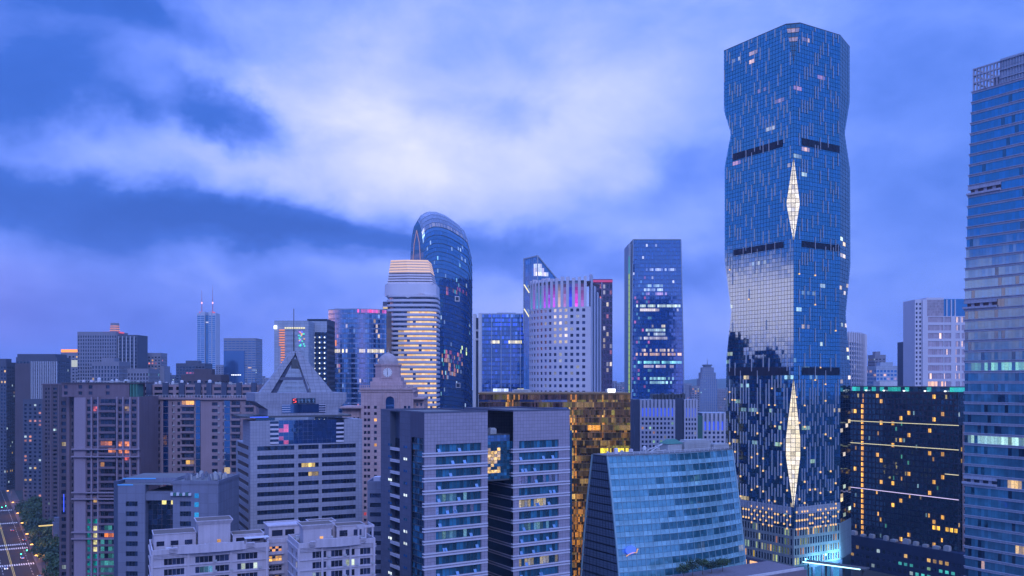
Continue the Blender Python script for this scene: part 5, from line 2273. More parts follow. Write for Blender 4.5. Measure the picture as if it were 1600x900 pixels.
def striped_hotel():
    D = 620
    R = Root('striped_white_block', 'white block with square windows and vertical blue-lit fins, left of the tallest tower', 'building', 992, D, 0)
    X = lambda px: (px - 992) / F * D
    Z = lambda py: HC + (HOR - py) / F * D
    FH = 7.1 / F * D
    def part(pa, pb_, top, finfoot, nc, y, nm):
        w_, gl = MB(), MB()
        x0, x1 = X(pa), X(pb_)
        zt, zf_ = Z(top), Z(finfoot)
        n = int(zf_ / FH)
        rows = [(zf_ - FH * (i + 1) + .7, zf_ - FH * (i + 1) + 2.45) for i in range(n)][::-1]
        shell(w_, gl, x0, x1, y, y + 24, 0, zf_, front=(cols_n(.6, x1 - x0 - .6, nc, .56), rows), litf=lit_rand(.10, [(.5, .5, .55), WARM, GREEN], .45), roof=False, rec=.3)
        w_.build(nm, ['white_panel'], R.o)
        gl.build('windows', ['glass_hotel'], R.o, kind='stuff')
        b = MB()
        b.box(x0, x1, y + 1.4, y + 23.9, zf_, zt - .3)
        b.build('crown', ['blue_panel'], R.o)
        for c in range(nc + 1):
            xc = x0 + .6 + (x1 - x0 - 1.2) * c / nc
            b = MB()
            b.box(max(x0, xc - .75), min(x1, xc + .75), y, y + 1.38, zf_ + .01, zt)
            b.build('fin', ['white_panel'], R.o)
            if c < nc:
                xm = x0 + .6 + (x1 - x0 - 1.2) * (c + .5) / nc
                b = MB()
                b.box(xm - .55, xm + .55, y + .9, y + 1.36, zf_ + .1, zf_ + (zt - zf_) * .5)
                b.build('groove_light', ['groove_blue'], R.o)
                if c < 4 and pa < 1000:
                    b = MB()
                    b.box(xm - .5, xm + .5, y + .2, y + .8, zt - 1.6, zt - .3)
                    b.build('crown_lamp', ['lamp_white'], R.o)
    part(1000, 1055, 624, 651, 9, 0, 'wall')
    part(1069, 1090, 624, 652, 4, 0, 'wall')
    part(1099, 1142, 645, 673, 6, 3, 'wall')
    b = MB()
    b.box(X(991), X(999.8), 1, 20, 0, Z(624))
    b.box(X(1055.2), X(1068.8), 1.5, 22, 0, Z(622))
    b.build('dark_slot', ['dark_grey_deep'], R.o, kind='stuff')
    b = MB()
    b.box(X(1090.2), X(1098.8), 2, 20, 0, Z(650))
    b.build('link_wall', ['roof_green'], R.o)
    b = MB()
    b.box(X(1022), X(1073), 5, 18, Z(624), Z(616))
    for k in range(9):
        x = X(1024 + 5.4 * k)
        b.box(x, x + 1.6, 3.5, 4.9, Z(624), Z(618 - 2 * (k % 3)))
    b.build('roof_plant', ['metal_dark'], R.o, kind='stuff')


emit_mat('groove_blue', (.04, .10, .95), .9)
striped_hotel()


# ================================================================== background right of the skyscraper
def simple_tower(name, label, cat, px0, px1, py, D, wall, glass, fh=3.8, cw=3.2, fw=.6, fhh=.55, depth=30, rot=0.0, lit=.06, pal=(GOLD, COOL), k=.6, group=None, run=.3, unit=True, rec=.3, side=True, zlow=0.0):
    R = Root(name, label, cat, px0, D, rot, group)
    w = R.tx(px1)
    zt = R.z(py)
    w_, gl = MB(), MB()
    n = max(1, int((zt - zlow - 3) / fh))
    zs = zt - 2.5 - n * fh
    rows = rows_n(zs, fh, n, fh * (1 - fhh) * .6, fh * fhh)
    nc = max(1, int(w / cw))
    nd = max(1, int(depth / cw))
    sp = (cols_n(0, depth, nd, fw), rows)
    shell(w_, gl, 0, w, 0, depth, 0, zt, front=(cols_n(0, w, nc, fw), rows), left=sp if side and px0 > 800 or rot > .1 else None, right=sp if side and px1 < 800 else None,
          litf=lit_rand(lit, list(pal), k, run), rec=rec)
    w_.build('wall', [wall], R.o)
    gl.build('windows', [glass], R.o, kind='stuff')
    b = MB()
    parapet(b, -.05, w + .05, -.05, depth, zt, 1.2, .5)
    b.build('parapet', [wall], R.o)
    if unit:
        b = MB()
        b.box(w * .25, w * .7, depth * .3, depth * .7, zt, zt + min(5, .03 * zt + 2))
        b.build('plant_room', [wall], R.o)
    return R, w, zt


def right_background():
    # curved white louvred block
    D = 760
    R = Root('curved_white_block', 'pale curved block with vertical ribs just right of the tallest tower', 'building', 1318, D, 0)
    X = lambda px: (px - 1318) / F * D
    Z = lambda py: HC + (HOR - py) / F * D
    N = 18
    pts = []
    for k in range(N + 1):
        f = k / N
        pts.append((X(1318 + 49 * math.sin(f * math.pi / 2)), 22 * (1 - math.cos(f * math.pi / 2))))
    w_, gl = MB(), MB()
    for k in range(N):
        a, b = pts[k], pts[k + 1]
        L = math.hypot(b[0] - a[0], b[1] - a[1])
        d = ((b[0] - a[0]) / L, (b[1] - a[1]) / L)
        zt = Z(519 + 9 * (k / N) ** 2)
        n = 36
        facade(w_, gl, a, d, L, 0, zt - 5, [(L * .3, L * .8)], rows_n(4, (zt - 12) / n, n, .8, 2.4), .5, litf=lit_rand(.05, [GOLD, (.8, .8, 1)], .5))
        w_.quad((a[0], a[1], zt - 5), (b[0], b[1], zt - 5), (b[0], b[1], zt), (a[0], a[1], zt))
    w_.build('wall', ['white_panel'], R.o)
    gl.build('windows', ['glass_pale'], R.o, kind='stuff')
    for k in range(N + 1):
        b = MB()
        p = pts[k]
        b.box(p[0] - .28, p[0] + .28, p[1] - 1.0, p[1] - .05, 0, Z(519 + 9 * (k / N) ** 2) + .8)
        b.build('rib', ['white_panel'], R.o)
    b = MB()
    b.poly([(x, y + .1, Z(528)) for x, y in pts] + [(0, 40, Z(528))])
    b.build('roof', ['roof_grey'], R.o)

    simple_tower('apartment_block', 'small dark-windowed block peeping above a flat blue building, right background', 'building', 1367, 1384, 556, 1000, 'far_block', 'glass_dark', 3.3, 3.2, .6, .5, 20, 0, .05)
    R, w, zt = simple_tower('flat_blue_office', 'low flat blue-glass office between the ribbed block and the checkered tower', 'office building', 1369, 1413, 573.5, 900, 'blue_panel', 'glass_mid', 3.8, 3.4, .7, .6, 24, 0, .10, ((1, .55, .4), (1, .5, .15)))
    b = MB()
    b.box(-3, w + 4, -16, -1, 0, HC + (HOR - 596) / F * 884)
    b.build('front_wing', ['concrete_pale'], R.o)

    # narrow checkered tower
    D = 700
    R = Root('checkered_tower', 'narrow dark tower with a checkered pattern of yellow-lit slots', 'tower', 1412.5, D, 0)
    X = lambda px: (px - 1412.5) / F * D
    Z = lambda py: HC + (HOR - py) / F * D
    w_, gl = MB(), MB()
    zt = Z(534)
    rng = random.Random(3)
    w_.box(0, X(1431), .25, 12, 0, zt)
    for r in range(22):
        for c in range(5):
            if (r + c) % 2:
                continue
            z1 = zt - 1 - r * 3.1
            x0 = X(1431) * (c + .22) / 5
            k = rng.uniform(.35, .8)
            gl.box(x0, x0 + X(1431) / 5 * .5, 0, .24, z1 - 4.6, z1 - .4, 0, tuple(x * k for x in (.85, .75, .22)))
    w_.build('wall', ['dark_grey_deep'], R.o)
    gl.build('lit_slots', ['glass_ledge'], R.o, kind='stuff')

    # white tower with mirror-gold glass panels
    D = 650
    R = Root('white_panel_tower', 'white tower with pale pink mirror glass beside the banded tower on the right', 'tower', 1430, D, 0)
    X = lambda px: (px - 1430) / F * D
    Z = lambda py: HC + (HOR - py) / F * D
    w_, gl = MB(), MB()
    x = [X(p) for p in (1430, 1441, 1448, 1475, 1497, 1516)]
    FH = 12.6 / F * D
    zt1, zt2 = Z(468), Z(466)
    nn = 26
    rows = [(Z(494) - FH * (i + 1) + 1.3, Z(494) - FH * (i + 1) + FH - .6) for i in range(14)][::-1]
    w_.box(x[1], x[2], -.6, 20, 0, zt1)
    rs = [(Z(470) - 3.2 * (i + 1), Z(470) - 3.2 * (i + 1) + 1.7) for i in range(38)][::-1]
    facade(w_, gl, (x[0], .5), (1, 0), x[1] - x[0], 0, zt1, cols_n(0, x[1] - x[0], 2, .5), rs, .3, gm=1)
    w_.quad((x[0], 20, 0), (x[0], .5, 0), (x[0], .5, zt1), (x[0], 20, zt1))
    rng = random.Random(5)
    def lf(i, j):
        if j == 14 - 9 and i < 10 and rng.random() < .7:
            return (1, .5, .12)
        if rng.random() < .05:
            return (.9, .55, .3)
        return None
    mirror = MB()
    for r in range(28):
        for c in range(12):
            xa, xb = x[2] + .3 + (x[3] - x[2] - .3) * c / 12, x[2] + .3 + (x[3] - x[2] - .3) * (c + 1) / 12
            z1 = zt2 - 2.0 * r - 1
            if r < 13:
                mirror.quad((xa + .05, .3, z1 - 1.9), (xb - .05, .3, z1 - 1.9), (xb - .05, .3, z1), (xa + .05, .3, z1), 0)
    mirror.build('mirror_panels', ['glass_mirror'], R.o, kind='stuff')
    w_.box(x[2] + .01, x[3], .5, 20, Z(494), zt2 + .5)
    zl = Z(494)
    facade(w_, gl, (x[2] + .01, -.3), (1, 0), x[5] - x[2], 0, zl, [(.8, x[3] - x[2] - .6), (x[3] - x[2], x[3] - x[2] + 5), (x[4] - x[2] - 2, x[4] - x[2] + 1), (x[4] - x[2] + 2.5, x[5] - x[2] - .8)], rows, .4, mull=8, litf=lf, gm=2)
    g3 = MB()
    g3.box(x[3] + .1, x[5], 1, 20, zl, Z(467))
    g3.build('upper_glass', ['glass_mid'], R.o)
    w_.quad((x[2], -.3, zl), (x[5], -.3, zl), (x[5], 6, zl), (x[2], 6, zl))
    for px in (1480, 1487, 1493):
        w_.box(X(px) - .4, X(px) + .4, .4, .98, zl, Z(468))
    w_.build('wall', ['white_panel'], R.o)
    gl.build('windows', ['glass_dark', 'glass_dark', 'glass_mirror'], R.o, kind='stuff')


glass_mat('glass_mirror', (.30, .25, .27), ior=2.2, tilt=.012, spread=.25)
right_background()


# ================================================================== brown apartment towers on the left
def balcony_stack(R, x0, x1, y, zs, fh, wall, depth=1.2, lit=None, seed=0):
    """balconies: slab, solid rail, window behind; one balcony object per floor"""
    rng = random.Random(seed)
    for z in zs:
        b = MB()
        b.box(x0, x1, y - depth, y + .02, z, z + .22)
        b.box(x0, x1, y - depth, y - depth + .15, z + .22, z + .95)
        b.box(x0, x0 + .15, y - depth + .15, y, z + .22, z + .95)
        b.box(x1 - .15, x1, y - depth + .15, y, z + .22, z + .95)
        o = b.build('balcony', [wall], R.o)
        g_ = MB()
        n = max(2, int((x1 - x0) / 1.6))
        l0 = lit(z) if lit else None
        for q in range(n):
            a, e = x0 + .2 + (x1 - x0 - .4) * q / n, x0 + .2 + (x1 - x0 - .4) * (q + 1) / n
            l = dim(rng.uniform(.2, 1.1), l0) if l0 and rng.random() < .75 else None
            g_.quad((a + .04, y - .05, z + .3), (e - .04, y - .05, z + .3), (e - .04, y - .05, z + fh - .35), (a + .04, y - .05, z + fh - .35), 0, l)
        g_.build('balcony_door', ['glass_home'], o)


def apartments():
    # ---- the nearest tower: pale wall strip, bands, balconies
    D = 385
    R = Root('brown_apartment_tower', 'brown apartment tower with a tall blank pale strip and red-lit balconies, far left', 'apartment tower', 116, D, 0)
    X = lambda px: (px - 116) / F * D
    Z = lambda py: HC + (HOR - py) / F * D
    zt = Z(620)
    FH = 3.02
    rng = random.Random(6)
    w_ = MB()
    n = int((zt - 2) / FH)
    zs = [zt - .6 - FH * (i + 1) for i in range(n)]
    def red(pyc):
        if 690 < pyc < 716:
            return (1, .30, .08)
        if 722 < pyc < 742:
            return (.9, .40, .10) if rng.random() < .5 else None
        if 832 < pyc < 838:
            return (1, .25, .05)
        if pyc > 826:
            return (.04, .22, .22)
        return None
    zpy = lambda z: HOR - (z - HC) * F / D
    def lf_win(i, j):
        pyc = zpy(rows[j][0])
        if i == 1 and 826 < pyc < 868:
            return (1.0, .92, .42)
        if i in (0, 1) and pyc > 815:
            return (.03, .22, .25)
        if i in (2, 3) and 690 < pyc < 716:
            return (1, .30, .08)
        if rng.random() < .05:
            return (.6, .08, .06) if rng.random() < .5 else (.5, .3, .15)
        return None
    rows = [(z + .5, z + 2.5) for z in zs][::-1]
    cols = [(X(136), X(142)), (X(145.5), X(152)), (X(185), X(191.5)), (X(194.5), X(202)), (X(206), X(213))]
    cb = window_cb(R.o, 'brown', 'glass_home', 'beige_dark', 1.1, 2, .35, lf_win, 5, False)
    facade(w_, None, (0, 0), (1, 0), X(219), 0, zt, cols, rows, .35, cb=cb)
    w_.quad((X(219), 0, 0), (X(219), 20, 0), (X(219), 20, zt), (X(219), 0, zt))
    w_.quad((0, 20, 0), (0, 0, 0), (0, 0, zt), (0, 20, zt))
    w_.quad((0, 0, zt - .02), (X(219), 0, zt - .02), (X(219), 20, zt - .02), (0, 20, zt - .02), 1)
    w_.build('wall', ['beige_plaster', 'roof_brown'], R.o)
    b = MB()
    b.box(X(116.5), X(134.5), -.45, -.005, 6, zt - .3)
    b.build('blank_strip', ['strip_plaster'], R.o)
    balcony_stack(R, X(156.5), X(182), -.02, [z for z in zs if z > 14], FH, 'beige_plaster', 1.3, lambda z: red(zpy(z + 1.2)), 4)
    for px in (143.8, 154, 183.6, 193, 204, 217):
        b = MB()
        b.box(X(px) - .3, X(px) + .3, -.7, -.003, 4, zt)
        b.build('pier', ['strip_plaster'], R.o)
    for py in (701.5, 713, 769, 779, 831, 841):
        b = MB()
        b.box(X(114), X(220), -1.75, -.72, Z(py + 1), Z(py - 1))
        b.build('band_course', ['strip_plaster'], R.o)
    # penthouse storeys
    w2, g2 = MB(), MB()
    zp = Z(599.5)
    cb2 = window_cb(R.o, 'pent', 'glass_home', 'beige_dark', 1.6, 1, .4, None, 4, False)
    rws = [(zt + .9, zt + 2.3), (zt + 3.5, zt + 5.0)]
    facade(w2, None, (X(93), 2), (1, 0), X(200) - X(93), zt, zp, [(X(p) - X(93), X(p + 6) - X(93)) for p in (96, 119, 135, 162)], rws, .4, cb=cb2)
    w2.quad((X(200), 2, zt), (X(200), 18, zt), (X(200), 18, zp), (X(200), 2, zp))
    w2.quad((X(93), 18, zt), (X(93), 2, zt), (X(93), 2, zp), (X(93), 18, zp))
    w2.quad((X(93), 2, zp), (X(200), 2, zp), (X(200), 18, zp), (X(93), 18, zp), 1)
    w2.build('penthouse', ['beige_plaster', 'roof_brown'], R.o)
    for px in (199, 204, 208.5):
        b = MB()
        b.box(X(px), X(px) + .9, 2, 8, zt, Z(597))
        b.build('roof_post', ['roof_green'], R.o)
    b = MB()
    b.box(X(92), X(216), 1.6, 18.4, zp + .01, zp + .5)
    b.build('roof_edge', ['beige_dark'], R.o)
    clutter(R, X(95), X(195), 3, 16, zp + .5, 16, 5)
    for px in (168, 189, 192):
        b = MB()
        b.box(X(px), X(px) + 1.6, 2, 3, zp + .5, zp + 1.1)
        b.cyl(X(px) + .8, 2.6, .8, zp + 1.1, zp + 1.9, 8, .3)
        b.build('roof_unit', ['roof_metal'], R.o)

    # ---- its set-back left wing
    D2 = 660
    R2 = Root('narrow_apartment_wing', 'narrow brown apartment slab with columns of tiny windows, left of the pale strip tower', 'apartment tower', 66, D2, 0)
    X = lambda px: (px - 66) / F * D2
    Z = lambda py: HC + (HOR - py) / F * D2
    zt = Z(601)
    w_, gl = MB(), MB()
    n = int(zt / FH) - 1
    rws = [(zt - 1.6 - FH * (i + 1) + .8, zt - 1.6 - FH * (i + 1) + 2.3) for i in range(n)][::-1]
    cb = window_cb(R2.o, 'wing', 'glass_home', 'beige_dark', 1.3, 1, .4, lit_rand(.04, [GOLD, COOL], .6), 5, False)
    facade(w_, None, (0, 0), (1, 0), X(96), 0, zt, [(X(70.5), X(73.2)), (X(75.2), X(77.4)), (X(83), X(89))], rws, .4, cb=cb)
    w_.quad((X(96), 0, 0), (X(96), 16, 0), (X(96), 16, zt), (X(96), 0, zt))
    w_.quad((0, 16, 0), (0, 0, 0), (0, 0, zt), (0, 16, zt))
    w_.quad((0, 0, zt), (X(96), 0, zt), (X(96), 16, zt), (0, 16, zt))
    w_.build('wall', ['beige_dark'], R2.o)
    for px in (80, 92):
        b = MB()
        b.box(X(px) - .25, X(px) + .25, -.5, -.003, 2, zt + .4)
        b.build('pier', ['beige_plaster'], R2.o)
    b = MB()
    b.box(-.4, X(97), -.5, 16, zt + .01, zt + .7)
    b.build('roof_edge', ['beige_plaster'], R2.o)
    # ---- recessed bay between wing and strip tower
    D2 = 396
    R2 = Root('recessed_stair_bay', 'dark recessed stair bay with tall slot windows and a thin blue neon tube', 'apartment tower', 92.5, D2, 0)
    X = lambda px: (px - 92.5) / F * D2
    Z = lambda py: HC + (HOR - py) / F * D2
    zt = Z(619)
    w_ = MB()
    n = int(zt / FH) - 1
    rws = [(zt - 1.6 - FH * (i + 1) + .7, zt - 1.6 - FH * (i + 1) + 2.4) for i in range(n)][::-1]
    cb = window_cb(R2.o, 'bay', 'glass_home', 'beige_dark', 1.3, 1, .4, lit_rand(.03, [GOLD, COOL], .5), 5, False)
    facade(w_, None, (0, 0), (1, 0), X(117), 0, zt, [(X(96), X(103)), (X(112), X(114.3))], rws, .4, cb=cb)
    w_.quad((X(117), 0, 0), (X(117), 16, 0), (X(117), 16, zt), (X(117), 0, zt))
    w_.quad((0, 16, 0), (0, 0, 0), (0, 0, zt), (0, 16, zt))
    w_.quad((0, 0, zt), (X(117), 0, zt), (X(117), 16, zt), (0, 16, zt))
    w_.build('wall', ['beige_dark'], R2.o)
    b = MB()
    b.box(X(104.6), X(109.5), -.4, -.003, 2, zt + .4)
    b.build('pier', ['beige_plaster'], R2.o)
    b = MB()
    b.box(X(99.6), X(100.4), -.25, -.05, Z(800), Z(772))
    b.build('sign_tube', ['blue_led'], R2.o, label='thin vertical blue neon tube')

    # ---- second and third tower
    for (nm, lab, pa, pb_, pt, D3, spec) in (
        ('balcony_apartment_tower', 'brown apartment tower with one orange-lit top balcony, second from the left', 218, 313, 621, 410,
         dict(cols=[(231, 233.5), (268.5, 270), (277, 281.5)], balc=[(239, 250.5), (283.5, 304)], slot=[(255, 263), (306, 313)])),
        ('dark_slot_apartment_tower', 'brown apartment tower with wide dark window column beside the pyramid-roof office', 313.5, 400, 621.5, 405,
         dict(cols=[(331, 340), (348, 349.5)], balc=[(361, 376), (383, 397)], slot=[(350.5, 359.5)]))):
        R3 = Root(nm, lab, 'apartment tower', pa, D3, 0)
        X = lambda px: (px - pa) / F * D3
        Z = lambda py: HC + (HOR - py) / F * D3
        zt = Z(pt)
        n = int(zt / FH) - 1
        zs = [zt - 1.2 - FH * (i + 1) for i in range(n)]
        rws = [(z + .7, z + 2.2) for z in zs][::-1]
        w_ = MB()
        cb = window_cb(R3.o, nm, 'glass_home', 'beige_dark', 1.4, 1, .35, lit_rand(.05, [WARM, GOLD], .5), 5, False)
        facade(w_, None, (0, 0), (1, 0), X(pb_), 0, zt, [(X(a), X(b_)) for a, b_ in spec['cols']], rws, .35, cb=cb)
        w_.quad((X(pb_), 0, 0), (X(pb_), 20, 0), (X(pb_), 20, zt), (X(pb_), 0, zt))
        w_.quad((0, 20, 0), (0, 0, 0), (0, 0, zt), (0, 20, zt))
        w_.quad((0, 0, zt - .02), (X(pb_), 0, zt - .02), (X(pb_), 20, zt - .02), (0, 20, zt - .02), 1)
        w_.build('wall', ['apartment_plaster', 'roof_brown'], R3.o)
        for (a, b_) in spec['slot']:
            g_ = MB()
            for i in range(n):
                g_.box(X(a), X(b_), -.06, -.004, zs[i] + .1, zs[i] + FH - .1, 0, (.5, .35, .12) if rng.random() < .06 else None)
            g_.build('window_slot', ['glass_deep'], R3.o)
        for (a, b_) in spec['balc']:
            top = lambda z, a=a: (1.4, .62, .14) if (nm.startswith('balcony') and a > 280 and z > zt - 5.5) else ((1, .55, .1) if (nm.startswith('balcony') and a > 280 and abs(HOR - (z + 1 - HC) * F / D3 - 727) < 4) else None)
            balcony_stack(R3, X(a), X(b_), -.01, [z for z in zs if z > HC + (HOR - 770) / F * D3], FH, 'apartment_plaster', 1.2, top, 9)
        b = MB()
        b.box(-.3, X(pb_) + .3, -1.1, .4, zt - .9, zt - .03)
        b.build('cornice', ['apartment_plaster'], R3.o)
        # penthouse storeys with terraces
        zp = Z(601)
        w2 = MB()
        cb2 = window_cb(R3.o, 'pent3', 'glass_home', 'beige_dark', 2, 1, .5, None, 4, False)
        wd = X(pb_)
        cl = [(wd * a, wd * (a + .13)) for a in (.02, .20, .38, .56, .72, .86)]
        facade(w2, None, (0, 3), (1, 0), wd, zt, zp, cl, [(zt + .9, zt + 2.1), (zt + 3.3, zt + 4.8)], .5, cb=cb2)
        w2.quad((wd, 3, zt), (wd, 18, zt), (wd, 18, zp), (wd, 3, zp))
        w2.quad((0, 18, zt), (0, 3, zt), (0, 3, zp), (0, 18, zp))
        w2.quad((0, 3, zp), (wd, 3, zp), (wd, 18, zp), (0, 18, zp), 1)
        w2.build('penthouse', ['apartment_plaster', 'roof_brown'], R3.o)
        for k in range(4):
            b = MB()
            x = wd * (.08 + .27 * k)
            b.box(x, x + wd * .09, 1.8, 3.2, zt + .05, zp + .9)
            b.build('stair_box', ['dark_grey_deep'], R3.o)
        b = MB()
        for k in range(22):
            x = wd * k / 21
            b.box(x - .05, x + .05, .1, .2, zt, zt + 1.1)
        b.box(0, wd, .08, .22, zt + 1.05, zt + 1.15)
        b.build('terrace_railing', ['metal_light'], R3.o)
        clutter(R3, 1, wd - 3, 4, 16, zp, 14, int(pa))
        ac = MB()
        for z in zs[:26]:
            for (a, b_) in spec['cols']:
                if rng.random() < .6:
                    ac.box(X(b_) + .2, X(b_) + 1.0, -.5, -.02, z + .2, z + .8)
        ac.build('wall_units', ['roof_metal'], R3.o, kind='stuff')


wall_mat('strip_plaster', (.25, .20, .25), var=.1, streak=.15)
wall_mat('apartment_plaster', (.26, .19, .215), var=.16, streak=.25)
apartments()


# ================================================================== grey office block with slot windows (left foreground)
def slot_office():
    D = 318
    R = Root('grey_slot_office', 'plain grey office with single dark slot windows and a blue-lit roof edge', 'office building', 184, D, 0)
    X = lambda px: (px - 184) / F * D
    Z = lambda py: HC + (HOR - py) / F * D
    zt = Z(757)
    FH = 15.6 / F * D
    rng = random.Random(4)
    n = int((zt - 7) / FH)
    rows = [(Z(783.5) - 1.75 - FH * i, Z(783.5) - FH * i) for i in range(n)][::-1]
    w_ = MB()
    cb = window_cb(R.o, 'slot', 'glass_dark', 'metal_dark', 1.0, 1, .35, None, 6, True)
    facade(w_, None, (0, 0), (1, 0), X(227), 0, zt, [(X(196.5), X(215))], rows, .35, cb=cb)
    facade(w_, None, (X(270), 0), (1, 0), X(341) - X(270), 0, zt, [(X(281) - X(270), X(298.5) - X(270))], rows, .35, cb=cb)
    w_.quad((X(341), 0, 0), (X(341), 24, 0), (X(341), 24, zt), (X(341), 0, zt))
    w_.quad((0, 24, zt - .05), (0, 0, zt - .05), (X(341), 0, zt - .05), (X(341), 24, zt - .05), 1)
    w_.quad((X(227), 0, 0), (X(227), 3, 0), (X(227), 3, zt), (X(227), 0, zt))
    w_.quad((X(270), 3, 0), (X(270), 0, 0), (X(270), 0, zt), (X(270), 3, zt))
    w_.build('wall', ['grey_plain', 'roof_grey'], R.o)
    b = MB()
    b.box(X(176.5), -.02, .6, 24, 0, Z(752))
    b.build('side_wall', ['dark_grey_deep'], R.o)
    # recessed dark glass bay
    g_ = MB()
    for r in range(26):
        for c in range(6):
            x0, x1 = X(227) + (X(270) - X(227)) * c / 6, X(227) + (X(270) - X(227)) * (c + 1) / 6
            z1 = Z(782) - 1.8 * r
            l = (.9, .75, .25) if (r == 0 and c in (3, 5)) or rng.random() < .02 else None
            g_.quad((x0 + .03, 2.6, z1 - 1.75), (x1 - .03, 2.6, z1 - 1.75), (x1 - .03, 2.6, z1), (x0 + .03, 2.6, z1), 0, l)
    g_.build('glass_bay', ['glass_dark'], R.o)
    b = MB()
    b.box(X(227) + .02, X(270) - .02, .3, 20, Z(782), Z(771))
    b.box(X(227) + .02, X(270) - .02, 1.2, 20, Z(771), Z(768.5))
    b.build('bay_head', ['grey_plain'], R.o)
    # roof-top storey, terrace, plant
    b = MB()
    b.box(X(186), X(268), 5, 22, zt, Z(749))
    b.box(X(187), X(267), 5.5, 21.5, Z(749), Z(749) + .05, 1)
    b.build('roof_storey', ['grey_plain', 'roof_grey'], R.o)
    for (a, b_, py, y) in ((184, 208, 757.5, -.25), (183, 235, 750, 4.7)):
        q = MB()
        q.box(X(a), X(b_), y, y + .2, Z(py + .9), Z(py - .9))
        q.build('edge_light', ['blue_strip'], R.o)
    b = MB()
    b.box(X(268), X(341) + .1, 0, 24, zt, Z(753.5), 1)
    parapet(b, X(268) - .1, X(341) + .2, -.2, 24.1, zt, Z(751) - zt, .4)
    b.build('parapet_block', ['grey_plain', 'roof_grey'], R.o)
    for k in range(26):
        x = X(282) + rng.uniform(0, X(336) - X(282))
        y = rng.uniform(3, 18)
        b = MB()
        s = rng.uniform(.5, 1.1)
        z0 = Z(752.5)
        b.box(x, x + s * 1.3, y, y + s, z0, z0 + s * rng.uniform(1.0, 2.3))
        b.cyl(x + s * .6, y + s * .5, s * .4, z0 + s, z0 + s * 2.5, 8)
        b.build('roof_unit', [rng.choice(('roof_metal', 'grey_plain', 'roof_metal'))], R.o)
    for k in range(7):
        b = MB()
        x = X(268) + k * (X(296) - X(268)) / 6
        b.box(x, x + .9, -1.1, -.21, Z(774), Z(771) + rng.uniform(0, .5))
        b.build('wall_unit', ['roof_green' if k % 2 else 'metal_light'], R.o)
    for py in (774, 788, 804):
        b = MB()
        b.box(X(304), X(310.5), -.06, .02, Z(py + 4.2), Z(py - 3.2), 0, (.02, .22, .35))
        b.build('window', ['glass_mid'], R.o)
    for px in (288, 291):
        b = MB()
        b.cyl(X(px), 1, .07, Z(757), Z(747), 6)
        b.build('aerial', ['metal_dark'], R.o)


wall_mat('grey_plain', (.155, .165, .23), var=.10, streak=.2, tile=(3.2, 3.5), joint=.88)
emit_mat('blue_strip', (.03, .22, .9), .8)
slot_office()


